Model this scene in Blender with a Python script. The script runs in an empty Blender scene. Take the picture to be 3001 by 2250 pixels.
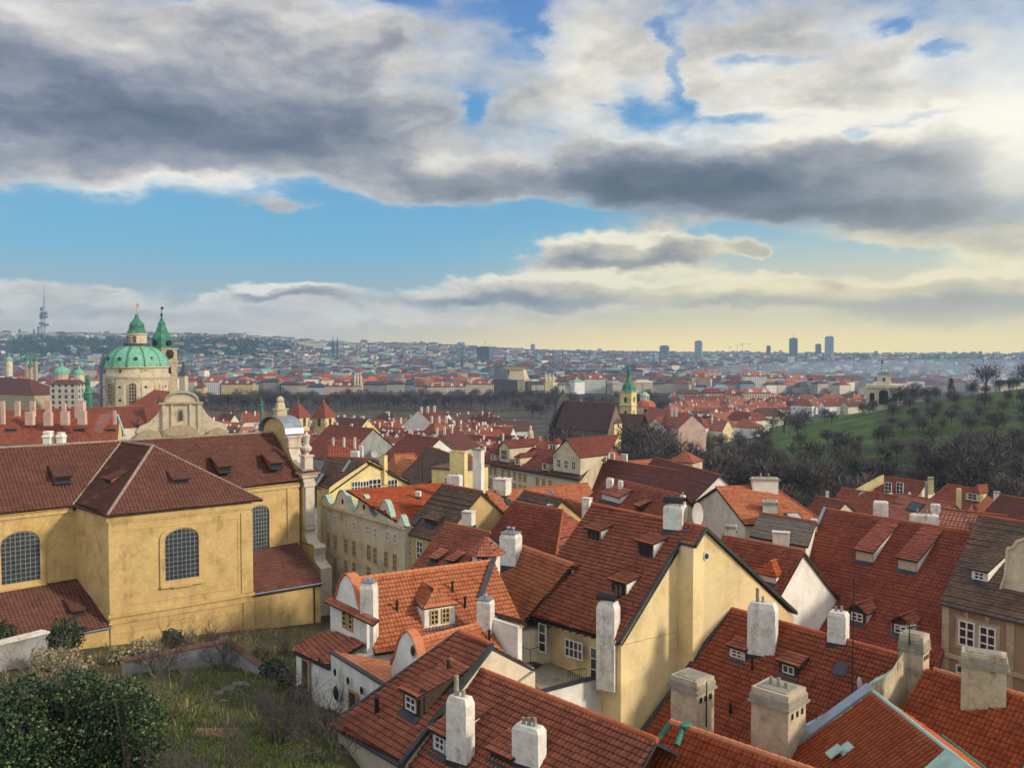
import bpy, math, random
import numpy as np
from mathutils import Vector, Matrix
R = math.radians
scene = bpy.context.scene
COL = scene.collection
rng = random.Random(7)

# ------------------------------------------------------------------ camera
F, CX, CY, CH, PITCH = 2595.0, 1500.5, 1125.0, 70.0, R(2.1)
cam_d = bpy.data.cameras.new("camera")
cam = bpy.data.objects.new("camera", cam_d); COL.objects.link(cam)
cam.location = (0, 0, CH); cam.rotation_euler = (math.pi / 2 - PITCH, 0, 0)
cam_d.sensor_width = 36; cam_d.lens = 36 * F / 3001; cam_d.clip_start = 0.5; cam_d.clip_end = 60000
scene.camera = cam

# ------------------------------------------------------------------ colour management, sampling
scene.view_settings.view_transform = 'Standard'; scene.view_settings.look = 'None'
scene.view_settings.exposure = 0.10; scene.view_settings.gamma = 1.0
scene.cycles.use_denoising = True
scene.cycles.max_bounces = 5; scene.cycles.diffuse_bounces = 3; scene.cycles.glossy_bounces = 2
scene.cycles.transparent_max_bounces = 8; scene.cycles.volume_bounces = 0
scene.cycles.caustics_reflective = False; scene.cycles.caustics_refractive = False

# ------------------------------------------------------------------ node helpers
class NT:
    """short-hand for building a node tree"""
    def __init__(s, tree): s.t = tree; s.n = tree.nodes; s.l = tree.links
    def new(s, ty, **kw):
        n = s.n.new(ty)
        for k, v in kw.items(): setattr(n, k, v)
        return n
    def put(s, sock, v):
        if v is None: return
        if isinstance(v, (int, float)): sock.default_value = v
        elif isinstance(v, (tuple, list)):
            sock.default_value = tuple(v) + (1,) if len(v) == 3 and sock.type == 'RGBA' else tuple(v)
        else: s.l.new(v, sock)
    def math(s, op, a, b=None, c=None, clamp=False):
        n = s.new('ShaderNodeMath', operation=op, use_clamp=clamp)
        s.put(n.inputs[0], a); s.put(n.inputs[1], b); s.put(n.inputs[2], c)
        return n.outputs[0]
    def comb(s, x, y, z=0.0):
        n = s.new('ShaderNodeCombineXYZ'); s.put(n.inputs[0], x); s.put(n.inputs[1], y); s.put(n.inputs[2], z); return n.outputs[0]
    def noise(s, vec, scale, detail=4, rough=.55, dist=0.0, out=0):
        n = s.new('ShaderNodeTexNoise'); s.put(n.inputs['Vector'], vec); n.inputs['Scale'].default_value = scale
        n.inputs['Detail'].default_value = detail; n.inputs['Roughness'].default_value = rough; n.inputs['Distortion'].default_value = dist
        return n.outputs[out]
    def mix(s, f, a, b, blend='MIX'):
        n = s.new('ShaderNodeMix', data_type='RGBA', blend_type=blend)
        s.put(n.inputs[0], f); s.put(n.inputs[6], a); s.put(n.inputs[7], b); return n.outputs[2]
    def step(s, x, lo, hi, a=0.0, b=1.0):
        n = s.new('ShaderNodeMapRange', interpolation_type='SMOOTHSTEP'); s.put(n.inputs[0], x)
        for i, v in enumerate((lo, hi, a, b)): s.put(n.inputs[i + 1], v)
        return n.outputs[0]
    def ramp(s, f, stops):
        n = s.new('ShaderNodeValToRGB'); s.put(n.inputs[0], f); e = n.color_ramp.elements
        while len(e) < len(stops): e.new(1)
        for k, (p, c) in zip(e, stops): k.position = p; k.color = tuple(c) + (1,)
        return n.outputs[0]

# ------------------------------------------------------------------ sun and sky
SUN_AZ, SUN_EL = 110.0, 23.0          # degrees right of the view axis, above the horizon
sd = Vector((math.sin(R(SUN_AZ)) * math.cos(R(SUN_EL)), math.cos(R(SUN_AZ)) * math.cos(R(SUN_EL)), math.sin(R(SUN_EL))))
sun_d = bpy.data.lights.new("sun", 'SUN'); sun_d.energy = 3.2; sun_d.angle = R(6.0); sun_d.color = (1.0, .87, .68)
sun = bpy.data.objects.new("sun", sun_d); COL.objects.link(sun)
sun.rotation_euler = (-sd).to_track_quat('-Z', 'Y').to_euler(); sun.location = sd * 300 + Vector((0, 0, CH))

def sky_world():
    w = bpy.data.worlds.new("World"); scene.world = w; w.use_nodes = True
    t = NT(w.node_tree); t.n.clear()
    tc = t.new('ShaderNodeTexCoord')
    sep = t.new('ShaderNodeSeparateXYZ'); t.put(sep.inputs[0], tc.outputs['Generated'])
    x, y, z = sep.outputs
    az = t.math('MULTIPLY', t.math('ARCTAN2', x, y), 57.2958)
    el = t.math('MULTIPLY', t.math('ARCSINE', z), 57.2958)
    # domain warp so that the cloud masses get torn, natural edges
    base = t.comb(t.math('MULTIPLY', az, .11), t.math('MULTIPLY', el, .24), 3.7)
    wn = t.noise(base, 1.3, 5, .6, out=1)
    ws = t.new('ShaderNodeSeparateColor'); t.put(ws.inputs[0], wn)
    waz = t.math('MULTIPLY_ADD', t.math('SUBTRACT', ws.outputs[0], .5), 9.0, az)
    wel = t.math('MULTIPLY_ADD', t.math('SUBTRACT', ws.outputs[1], .5), 3.2, el)
    q = t.comb(t.math('MULTIPLY', waz, .10), t.math('MULTIPLY', wel, .22), 1.9)
    fbm = t.noise(q, 1.9, 7, .54)
    fine = t.noise(t.comb(t.math('MULTIPLY', az, .16), t.math('MULTIPLY', el, .34), 8.1), 2.2, 5, .55)
    def blobs(lst, A, E):
        acc = None
        for px, py, hx, hy, amp in lst:
            a0 = math.degrees(math.atan((px - CX) / F)); c = math.cos(R(a0))
            e0 = math.degrees(math.atan((1030 - py) / F * c))
            sa = hx / F * 57.3 * c * c; se = hy / F * 57.3 * c
            dx = t.math('MULTIPLY', t.math('SUBTRACT', A, a0), 1 / sa); dy = t.math('MULTIPLY', t.math('SUBTRACT', E, e0), 1 / se)
            r2 = t.math('MULTIPLY_ADD', dx, dx, t.math('MULTIPLY', dy, dy))
            v = t.math('DIVIDE', amp, t.math('MULTIPLY_ADD', r2, r2, 1.0))
            acc = v if acc is None else t.math('ADD', acc, v)
        return acc
    # cover: where the cloud masses hang (+) and where the blue shows (-), in azimuth and elevation
    cover = blobs(COVER, waz, wel)
    dens = t.math('ADD', t.math('ADD', t.math('MULTIPLY_ADD', fbm, .95, -.24), t.math('MULTIPLY', t.math('SUBTRACT', fine, .5), .34)), cover)
    hi = t.step(el, 24, 34, 0.0, .18); dens = t.math('ADD', dens, hi)
    lowsky = t.step(el, 12, 6); alpha = t.math('ADD', t.math('MULTIPLY', t.step(dens, .08, .80), t.math('SUBTRACT', 1.0, lowsky)), t.math('MULTIPLY', t.step(dens, .27, .60), lowsky))
    # shade: how much light comes through the mass
    shade = t.math('ADD', t.math('ADD', .53, blobs(SHADE, waz, wel)), t.math('MULTIPLY', t.math('SUBTRACT', fbm, .5), -.55))
    shade = t.math('ADD', shade, t.math('MULTIPLY', t.math('SUBTRACT', fine, .5), .5))
    shade = t.math('ADD', shade, t.step(el, 9, 4, 0, .22)); edge = t.step(dens, .40, .95, .20, -.04); shade = t.math('ADD', shade, edge)
    ccol = t.ramp(shade, [(0, (.085, .115, .155)), (.25, (.155, .185, .235)), (.5, (.315, .332, .362)), (.75, (.62, .59, .53)), (1, (.93, .88, .76))])
    warm = t.math('MULTIPLY', t.math('MULTIPLY', t.step(az, -14, 22), t.step(el, 13, 1)), t.step(shade, .30, .70))
    ccol = t.mix(t.math('MULTIPLY', warm, .75), ccol, t.mix(1, ccol, (1.04, .96, .58), 'MULTIPLY'))
    cool = t.math('MULTIPLY', t.step(az, 5, -20), t.step(el, 6, 14)); ccol = t.mix(t.math('MULTIPLY', cool, .4), ccol, t.mix(1, ccol, (.90, .93, 1.12), 'MULTIPLY'))
    # clear sky
    sky = t.new('ShaderNodeTexSky', sky_type='NISHITA', sun_disc=False, sun_elevation=R(SUN_EL), sun_rotation=R(SUN_AZ), altitude=250, air_density=1.0, dust_density=1.4, ozone_density=2.0)
    sk = t.mix(1, sky.outputs[0], (.10, .10, .10), 'MULTIPLY')
    grad = t.ramp(t.math('DIVIDE', el, 24), [(0, (.50, .47, .42)), (.10, (.42, .48, .47)), (.26, (.15, .46, .66)), (.45, (.10, .37, .66)), (1, (.09, .21, .54))])
    clear = t.mix(.86, sk, grad)
    yel = t.math('MULTIPLY', t.step(az, -12, 24), t.step(el, 9.5, .2))
    clear = t.mix(t.math('MULTIPLY', yel, .8), clear, (.86, .72, .36))
    pale = t.math('MULTIPLY', t.step(az, 0, -22), t.step(el, 3.4, .3))
    clear = t.mix(t.math('MULTIPLY', pale, .6), clear, (.52, .48, .45))
    # low haze over the far country veils cloud and clear sky alike
    col = t.mix(alpha, clear, ccol)
    low = t.mix(t.step(az, -18, 14), (.86, .72, .58), (1.95, 1.36, .26))
    col = t.mix(t.step(el, 3.2, 0, 0, .70), col, low)
    yv = t.math('MULTIPLY', t.step(az, -8, 20), t.step(el, 10, .5)); col = t.mix(t.math('MULTIPLY', yv, .36), col, (1.25, 1.0, .40))
    glow = blobs([(3080, 330, 330, 230, .9)], az, el); col = t.mix(t.math('MULTIPLY', glow, .75, clamp=True), col, (1.05, 1.0, .86))
    # the unseen cloud deck overhead and behind the viewer is brightened as added fill
    up = t.math('ADD', t.math('MULTIPLY', t.step(el, 24, 50), .9), t.math('MULTIPLY', t.step(y, .25, -.35), .9))
    col = t.mix(t.math('MULTIPLY', up, .30, clamp=True), col, t.mix(1, (1.7, 1.6, 1.42), t.math('MULTIPLY_ADD', fbm, .8, .6), 'MULTIPLY'))
    bg = t.new('ShaderNodeBackground'); t.put(bg.inputs[0], col); bg.inputs[1].default_value = 1.0
    out = t.new('ShaderNodeOutputWorld'); t.l.new(bg.outputs[0], out.inputs[0])
    w.cycles.sampling_method = 'MANUAL'; w.cycles.sample_map_resolution = 512

# px, py (as seen from the viewpoint, converted to azimuth / elevation), half sizes, amount
COVER = [(300, 250, 900, 200, .55), (850, 130, 520, 130, .42), (350, 470, 520, 75, .42), (1050, 420, 420, 120, .40), (1350, 560, 230, 60, .45),
         (2050, 540, 420, 85, .60), (2650, 560, 420, 110, .55), (1800, 230, 230, 190, .38), (2350, 200, 520, 170, .45), (2700, 380, 420, 80, .45),
         (1830, 735, 270, 48, .80), (2205, 748, 55, 26, .75), (1600, 850, 430, 42, .55), (2200, 870, 430, 42, .5), (2830, 880, 340, 75, .75), (2800, 700, 330, 60, .35),
         (830, 850, 150, 24, .5), (310, 858, 42, 12, .35), (640, 870, 60, 16, .32), (60, 850, 150, 40, .42), (950, 930, 420, 45, .36), (350, 930, 320, 35, .34),
         (790, 612, 70, 20, .38), (30, 640, 90, 50, .3),
         (520, 715, 700, 90, -.62), (1150, 700, 240, 80, -.5), (1560, 650, 170, 36, -.45), (2330, 765, 280, 40, -.5), (2150, 690, 200, 22, -.3),
         (1400, 325, 60, 45, -.62), (1550, 40, 45, 80, -.42), (1870, 325, 95, 55, -.66), (1985, 215, 40, 120, -.55), (1850, 240, 60, 30, -.3), (2160, 360, 160, 18, -.4),
         (2275, 185, 110, 16, -.38), (2580, 105, 45, 26, -.45), (2740, 155, 60, 16, -.4), (2480, 395, 46, 28, -.45), (2660, 345, 110, 14, -.4), (600, 20, 80, 30, -.3), (1190, 0, 110, 20, -.34), (900, 560, 120, 30, -.3)]
SHADE = [(300, 380, 620, 75, -.22), (150, 230, 420, 70, -.12), (700, 380, 500, 60, -.14), (250, 90, 300, 70, .20), (900, 200, 420, 110, .02), (830, 300, 360, 60, -.06), (560, 545, 240, 26, .40), (1100, 260, 300, 70, .05), (300, 560, 160, 20, .25), (700, 540, 100, 30, .2),
         (1400, 470, 200, 40, .26), (1330, 590, 160, 24, -.12), (1750, 190, 170, 150, .26), (2000, 545, 330, 65, -.55), (2100, 390, 330, 34, .45), (2330, 250, 420, 120, .30), (2700, 620, 430, 44, -.48), (2780, 470, 160, 50, -.36), (2200, 640, 330, 26, -.15),
         (2650, 360, 330, 40, .36), (2950, 400, 160, 110, .45), (1000, 40, 220, 50, .2), (1830, 706, 260, 22, .46), (1800, 768, 270, 16, -.34), (1480, 872, 320, 20, -.40), (1900, 812, 320, 18, .40), (2250, 860, 300, 18, .2), (2850, 905, 330, 42, -.62), (2750, 800, 260, 24, .40), (2100, 850, 200, 20, .1), (830, 836, 130, 9, .34), (830, 860, 130, 10, -.30), (2150, 905, 260, 12, -.25), (350, 940, 240, 12, -.15)]
sky_world()

# ------------------------------------------------------------------ picture-to-place helpers (the photograph was measured once, in its own 3001-pixel frame)
_c, _s = math.cos(PITCH), math.sin(PITCH)
EYE = Vector((0, 0, CH))
def ray(px, py):
    x = (px - CX) / F; v = (CY - py) / F
    d = Vector((x, _c + v * _s, -_s + v * _c)); return d / d.y
def P(px, py, z=None, d=None):
    r = ray(px, py); t = d if d is not None else (z - CH) / r.z
    return EYE + r * t
def zof(px, py, d): return P(px, py, d=d).z
def plane(a, b, c):
    n = (b - a).cross(c - a).normalized()
    if n.dot(EYE - a) < 0: n = -n
    return (a, n)
def hit(px, py, pl):
    r = ray(px, py); return EYE + r * ((pl[0] - EYE).dot(pl[1]) / r.dot(pl[1]))
# ------------------------------------------------------------------ objects, parts, labels
USED = set()
def tag(o, label=None, cat=None, group=None, kind=None):
    for k, v in (("label", label), ("category", cat), ("group", group), ("kind", kind)):
        if v: o[k] = v
    return o
def thing(name, label, cat, loc, group=None, kind=None):
    o = bpy.data.objects.new(name, None); o.empty_display_size = 1; COL.objects.link(o)
    o.location = loc; return tag(o, label, cat, group, kind)
def wloc(o):
    v = Vector((0, 0, 0))
    while o is not None: v += o.location; o = o.parent
    return v
class MB:
    """collects faces in world coordinates and links them as ONE mesh object"""
    def __init__(s): s.v = []; s.f = []; s.m = []; s.u = []; s.sm = []
    def poly(s, pts, mi=0, uv=None, sm=False):
        i = len(s.v); s.v += [tuple(p) for p in pts]; s.f.append(tuple(range(i, i + len(pts)))); s.m.append(mi); s.sm.append(sm)
        s.u += list(uv) if uv else [(0, 0)] * len(pts); return s
    def prism(s, bot, top, mi=0, cap=True):
        n = len(bot)
        for k in range(n): s.poly([bot[k], bot[(k + 1) % n], top[(k + 1) % n], top[k]], mi)
        if cap: s.poly(top, mi); s.poly(bot[::-1], mi)
        return s
    def box(s, c, u, v, w, mi=0):
        """centre c, full-size edge vectors u v w"""
        c, u, v, w = Vector(c), Vector(u) / 2, Vector(v) / 2, Vector(w) / 2
        return s.prism([c - u - v - w, c + u - v - w, c + u + v - w, c - u + v - w], [c - u - v + w, c + u - v + w, c + u + v + w, c - u + v + w], mi)
    def cbox(s, x, y, z0, z1, w, d, yaw=0.0, mi=0, taper=1.0):
        u = Vector((math.cos(yaw), math.sin(yaw), 0)); v = Vector((-u.y, u.x, 0)); c = Vector((x, y, 0))
        b = [c + u * (a * w / 2) + v * (e * d / 2) for a, e in ((-1, -1), (1, -1), (1, 1), (-1, 1))]
        t = [c + u * (a * w / 2 * taper) + v * (e * d / 2 * taper) for a, e in ((-1, -1), (1, -1), (1, 1), (-1, 1))]
        return s.prism([p + Vector((0, 0, z0)) for p in b], [p + Vector((0, 0, z1)) for p in t], mi)
    def tube(s, p0, p1, r0, r1=None, n=6, mi=0, cap=True):
        p0, p1 = Vector(p0), Vector(p1); r1 = r0 if r1 is None else r1; a = (p1 - p0)
        if a.length < 1e-6: return s
        a.normalize(); e = a.orthogonal().normalized(); f = a.cross(e)
        A = [p0 + (e * math.cos(2 * math.pi * k / n) + f * math.sin(2 * math.pi * k / n)) * r0 for k in range(n)]
        B = [p1 + (e * math.cos(2 * math.pi * k / n) + f * math.sin(2 * math.pi * k / n)) * r1 for k in range(n)]
        for k in range(n): s.poly([A[k], A[(k + 1) % n], B[(k + 1) % n], B[k]], mi, sm=n > 5)
        if cap: s.poly(B, mi); s.poly(A[::-1], mi)
        return s
    def path(s, pts, r, n=5, mi=0):
        for a, b in zip(pts, pts[1:]): s.tube(a, b, r, r, n, mi)
        return s
    def lathe(s, prof, c, n=24, mi=0, yaw=0.0, sm=True, sx=1.0, sy=1.0):
        c = Vector(c); rings = []
        for r, z in prof: rings.append([c + Vector((r * sx * math.cos(yaw + 2 * math.pi * k / n), r * sy * math.sin(yaw + 2 * math.pi * k / n), z)) for k in range(n)])
        for a, b in zip(rings, rings[1:]):
            for k in range(n): s.poly([a[k], a[(k + 1) % n], b[(k + 1) % n], b[k]], mi, sm=sm)
        if prof[0][0] > .01: s.poly(rings[0][::-1], mi)
        if prof[-1][0] > .01: s.poly(rings[-1], mi)
        return s
    def slab(s, pts, off, mi=0):
        """flat polygon given thickness along off"""
        pts = [Vector(p) for p in pts]; return s.prism(pts, [p + Vector(off) for p in pts], mi)
    def build(s, name, mats, parent=None, label=None, cat=None, group=None, kind=None, merge=False):
        me = bpy.data.meshes.new(name); off = wloc(parent)
        V = np.array(s.v, dtype=float).reshape(-1, 3) - np.array(off)
        o = bpy.data.objects.new(name, me); COL.objects.link(o)
        if parent is None and len(V):        # a one-mesh thing: origin at its base
            base = Vector((float(V[:, 0].mean()), float(V[:, 1].mean()), float(V[:, 2].min()))); V = V - np.array(base); o.location = base
        else: o.parent = parent
        me.from_pydata(V.tolist(), [], s.f)
        for m in (mats if isinstance(mats, (list, tuple)) else [mats]): me.materials.append(m)
        me.polygons.foreach_set("material_index", s.m); me.polygons.foreach_set("use_smooth", s.sm)
        uv = me.uv_layers.new(name="UVMap"); uv.data.foreach_set("uv", np.array(s.u, dtype=np.float32).ravel())
        me.update(); return tag(o, label, cat, group, kind)

# ------------------------------------------------------------------ materials
M = {}
def mat(name, rough=.85, metal=0.0, spec=.3):
    m = bpy.data.materials.new(name); m.use_nodes = True; t = NT(m.node_tree); b = t.n['Principled BSDF']
    b.inputs['Roughness'].default_value = rough; b.inputs['Metallic'].default_value = metal; b.inputs['Specular IOR Level'].default_value = spec
    return m, t, b
def bump(t, b, h, strength, dist=.05):
    n = t.new('ShaderNodeBump'); n.inputs['Strength'].default_value = strength; n.inputs['Distance'].default_value = dist
    t.put(n.inputs['Height'], h); t.l.new(n.outputs[0], b.inputs['Normal'])
def stucco(name, col, dirt=.35, dcol=(.16, .13, .09), scale=.35, rough=.9, streak=.5, fine=.12):
    """limewash: broad mottling, fine grain and downward rain streaks with shapes of their own"""
    m, t, b = mat(name, rough); g = t.new('ShaderNodeNewGeometry').outputs['Position']
    n1 = t.noise(g, scale, 6, .65); n2 = t.noise(g, 3.5, 4, .7)
    mp = t.new('ShaderNodeMapping'); t.put(mp.inputs[0], g); mp.inputs['Scale'].default_value = (1.6, 1.6, .16); n3 = t.noise(mp.outputs[0], 1.0, 5, .6)
    c = t.mix(t.step(n1, .40, .72), col, t.mix(1, col, (.74, .72, .66), 'MULTIPLY'))
    n4 = t.noise(g, scale * 2.3, 5, .6); c = t.mix(t.step(n4, .54, .66, 0, .55), c, t.mix(1, c, (1.22, 1.20, 1.12), 'MULTIPLY'))
    c = t.mix(t.math('MULTIPLY', t.step(n3, .54, .78), streak), c, t.mix(.55, col, dcol))
    c = t.mix(t.math('MULTIPLY', t.step(t.math('MULTIPLY', n1, n3), .30, .46), dirt), c, dcol)
    c = t.mix(fine, c, t.mix(1, c, t.ramp(n2, [(.3, (.45, .45, .45)), (.7, (1.5, 1.5, 1.5))]), 'MULTIPLY'))
    t.put(b.inputs[0], c); bump(t, b, n2, .25, .02); M[name] = m; return m
def plain(name, col, rough=.6, metal=0.0, var=.25, scale=2.0, spec=.3):
    m, t, b = mat(name, rough, metal, spec); g = t.new('ShaderNodeNewGeometry').outputs['Position']; n = t.noise(g, scale, 4, .6)
    t.put(b.inputs[0], t.mix(t.math('MULTIPLY', t.step(n, .35, .7), var * 2, clamp=True), col, t.mix(1, col, (.55, .55, .55), 'MULTIPLY'))); M[name] = m; return m
def tiles(name, cols, tw=.25, th=.34, weather=(.07, .05, .035), amount=.35, rough=.82, wave=False, spec=.25, gu=.55, gv=.85):
    """clay tiles: every tile its own tint (cols), lichen and soot in patches; UVs count tiles along and courses down the slope"""
    m, t, b = mat(name, rough, 0, spec); uv = t.new('ShaderNodeUVMap').outputs[0]; g = t.new('ShaderNodeNewGeometry').outputs['Position']
    s = t.new('ShaderNodeSeparateXYZ'); t.put(s.inputs[0], uv)
    iu = t.math('FLOOR', s.outputs[0]); iv = t.math('FLOOR', s.outputs[1])
    w = t.new('ShaderNodeTexWhiteNoise', noise_dimensions='2D'); t.put(w.inputs['Vector'], t.comb(iu, iv))
    n1 = t.noise(g, .5, 5, .65); n2 = t.noise(g, 2.6, 5, .7)
    f = t.math('ADD', t.math('MULTIPLY_ADD', t.math('SUBTRACT', n1, .5), 1.3, .5), t.math('MULTIPLY', t.math('SUBTRACT', w.outputs[0], .5), .55))
    k = len(cols) - 1; c = t.ramp(f, [(i / k, x) for i, x in enumerate(cols)])
    c = t.mix(t.math('MULTIPLY', t.step(n2, .5, .75), amount), c, weather)
    c = t.mix(t.math('MULTIPLY', t.step(n1, .55, .75), amount), c, t.mix(.5, c, weather))
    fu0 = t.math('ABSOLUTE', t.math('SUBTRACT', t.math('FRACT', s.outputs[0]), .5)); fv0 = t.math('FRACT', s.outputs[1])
    groove_shade = t.math('MAXIMUM', t.math('MULTIPLY', t.step(fu0, .30, .12), gu), t.math('MULTIPLY', t.step(fv0, .78, .90), gv))     # shade painted into the colour of the troughs and along the tile noses
    c = t.mix(groove_shade, c, t.mix(.65, c, weather))
    t.put(b.inputs[0], c)
    h = t.noise(g, 9, 3, .6)
    if wave:
        fu = t.math('FRACT', s.outputs[0]); fv = t.math('FRACT', s.outputs[1])
        h = t.math('ADD', t.math('SINE', t.math('MULTIPLY', fu, 6.283)), t.math('MULTIPLY', fv, 1.6)); bump(t, b, h, .7, .035)
    else: bump(t, b, h, .3, .02)
    M[name] = m; return m
# roofs
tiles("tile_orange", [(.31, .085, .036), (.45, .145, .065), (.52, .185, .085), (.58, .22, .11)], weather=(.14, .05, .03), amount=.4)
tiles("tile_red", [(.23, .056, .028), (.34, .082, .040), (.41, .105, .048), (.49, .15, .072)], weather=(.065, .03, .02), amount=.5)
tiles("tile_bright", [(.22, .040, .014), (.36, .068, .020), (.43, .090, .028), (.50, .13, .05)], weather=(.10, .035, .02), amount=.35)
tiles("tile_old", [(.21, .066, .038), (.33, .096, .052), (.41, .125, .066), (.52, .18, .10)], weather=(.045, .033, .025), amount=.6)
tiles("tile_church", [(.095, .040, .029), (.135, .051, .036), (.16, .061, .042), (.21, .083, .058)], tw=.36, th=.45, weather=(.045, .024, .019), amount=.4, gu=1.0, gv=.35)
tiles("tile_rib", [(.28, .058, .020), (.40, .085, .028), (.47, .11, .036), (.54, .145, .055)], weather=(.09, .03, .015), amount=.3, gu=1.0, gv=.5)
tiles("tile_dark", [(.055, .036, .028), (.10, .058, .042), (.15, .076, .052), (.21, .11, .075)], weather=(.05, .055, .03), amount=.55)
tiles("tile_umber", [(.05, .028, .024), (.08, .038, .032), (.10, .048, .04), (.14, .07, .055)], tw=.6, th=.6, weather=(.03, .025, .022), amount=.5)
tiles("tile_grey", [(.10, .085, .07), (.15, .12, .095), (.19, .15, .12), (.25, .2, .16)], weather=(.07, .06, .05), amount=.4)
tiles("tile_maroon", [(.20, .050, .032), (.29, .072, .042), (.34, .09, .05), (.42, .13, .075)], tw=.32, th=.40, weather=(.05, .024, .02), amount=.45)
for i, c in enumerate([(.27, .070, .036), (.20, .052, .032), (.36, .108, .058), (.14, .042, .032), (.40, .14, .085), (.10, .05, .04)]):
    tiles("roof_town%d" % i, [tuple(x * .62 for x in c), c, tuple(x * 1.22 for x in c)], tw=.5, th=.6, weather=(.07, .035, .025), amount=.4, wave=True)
# walls
stucco("yellow_church", (.58, .405, .175), .55, (.24, .145, .05), .55, streak=.6, fine=.2)
stucco("yellow_gable", (.80, .635, .345), .22, (.30, .24, .11), .25, streak=.25)
stucco("yellow_pale", (.76, .62, .30), .3, (.30, .25, .12), .3, streak=.35)
stucco("tan", (.52, .36, .17), .3, (.25, .17, .09), .3)
stucco("cream", (.66, .58, .43), .35, (.22, .18, .12), .3, streak=.4)
stucco("white", (.80, .77, .71), .22, (.30, .27, .23), .4, streak=.35)
stucco("chimney_white", (.74, .70, .63), .6, (.17, .15, .12), 1.3, streak=.8, fine=.28)
stucco("pale_stone", (.60, .51, .42), .5, (.22, .18, .14), .5, streak=.6, fine=.2)
stucco("white_old", (.72, .67, .58), .6, (.14, .12, .10), .7, streak=.8)
stucco("stone_chimney", (.52, .43, .30), .85, (.10, .09, .07), .9, streak=.9, fine=.3)
stucco("concrete_cap", (.30, .27, .21), .8, (.08, .08, .055), 1.2, streak=.5, fine=.35)
stucco("limestone", (.60, .51, .36), .7, (.17, .14, .10), .45, streak=.8, fine=.2)
stucco("sandstone", (.45, .36, .24), .6, (.12, .10, .075), .5, streak=.8, fine=.2)
stucco("facade_brown", (.30, .21, .12), .5, (.12, .09, .06), .4)
stucco("grey_wall", (.31, .31, .305), .6, (.17, .17, .16), .5)
stucco("pink", (.62, .42, .34), .35, (.25, .16, .12), .3)
stucco("peeling", (.70, .63, .51), .1, (.33, .25, .15), .3, streak=.2)
stucco("nave_stone", (.20, .155, .11), .6, (.07, .06, .05), .4)
stucco("dark_stone", (.085, .080, .082), .6, (.04, .04, .04), .4)
for k, c in dict(w0=(.78, .74, .64), w1=(.72, .64, .48), w2=(.74, .63, .36), w3=(.62, .55, .44), w4=(.80, .79, .76), w5=(.55, .47, .38), w6=(.60, .62, .58)).items():
    stucco(k, c, .35, (.24, .2, .15), .25, streak=.3)
# metals, glass, wood
plain("copper", (.19, .46, .315), .6, .0, .35, .8); plain("copper_dark", (.055, .22, .145), .6, .0, .5, .6); plain("copper_pale", (.36, .52, .44), .6, 0, .3, 1.5)
plain("zinc", (.34, .38, .42), .45, .55, .25, 1.0); plain("lead", (.055, .06, .065), .6, .3, .3, 1.5); plain("black_metal", (.022, .022, .024), .55, .4, .2)
plain("gold", (.78, .50, .10), .3, .9, .1); plain("wood_dark", (.060, .036, .022), .8, 0, .4, 3); plain("wood_white", (.72, .70, .66), .6, 0, .15)
plain("wood_ochre", (.50, .36, .16), .7, 0, .2); plain("terracotta", (.36, .105, .05), .8, 0, .3, 2); plain("mortar", (.34, .25, .20), .9, 0, .4, 3)
plain("dish", (.44, .42, .40), .5, 0, .2); plain("bronze", (.07, .075, .06), .5, .4, .3); plain("bark", (.075, .055, .042), .9, 0, .4, 3); plain("bark_light", (.22, .17, .125), .9, 0, .4, 3)
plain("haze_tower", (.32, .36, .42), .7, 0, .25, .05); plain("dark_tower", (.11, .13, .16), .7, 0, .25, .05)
m, t, b = mat("glass", .12, 0, .6); t.put(b.inputs[0], (.022, .026, .03)); M["glass"] = m
m, t, b = mat("church_glass", .35, 0, .5); g = t.new('ShaderNodeNewGeometry').outputs['Position']
v = t.new('ShaderNodeTexVoronoi'); t.put(v.inputs['Vector'], g); v.inputs['Scale'].default_value = 2.2
t.put(b.inputs[0], t.ramp(t.noise(g, 2.5, 3), [(.3, (.016, .02, .024)), (.7, (.05, .06, .065))])); M["church_glass"] = m
m, t, b = mat("blind", .7); t.put(b.inputs[0], (.50, .42, .28)); M["blind"] = m
def facade(name, col, px=3.0, pz=3.6):
    """a far street front: its rows of dark window openings are pattern in the wall"""
    m, t, b = mat(name, .85); uv = t.new('ShaderNodeUVMap').outputs[0]; s = t.new('ShaderNodeSeparateXYZ'); t.put(s.inputs[0], uv)
    fu = t.math('FRACT', t.math('DIVIDE', s.outputs[0], px)); fv = t.math('FRACT', t.math('DIVIDE', s.outputs[1], pz))
    a = t.math('MULTIPLY', t.math('LESS_THAN', t.math('ABSOLUTE', t.math('SUBTRACT', fu, .5)), .21), t.math('LESS_THAN', t.math('ABSOLUTE', t.math('SUBTRACT', fv, .5)), .31))
    band = t.math('LESS_THAN', fv, .05)
    g = t.new('ShaderNodeNewGeometry').outputs['Position']; n = t.noise(g, .15, 4)
    c = t.mix(t.step(n, .4, .7, 0, .5), col, t.mix(1, col, (.7, .68, .62), 'MULTIPLY'))
    c = t.mix(t.math('MULTIPLY', band, .4), c, t.mix(1, c, (.6, .6, .6), 'MULTIPLY'))
    t.put(b.inputs[0], t.mix(a, c, (.05, .055, .06))); M[name] = m
for k, c in dict(f0=(.70, .60, .42), f1=(.74, .72, .66), f2=(.50, .44, .36), f3=(.42, .34, .27), f4=(.74, .58, .28), f5=(.50, .60, .60), f6=(.72, .52, .38), f9=(.50, .47, .39), f7=(.34, .31, .29), f8=(.28, .33, .38)).items(): facade(k, c, *((4.8, 4.3) if k == 'f9' else ()))
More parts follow.
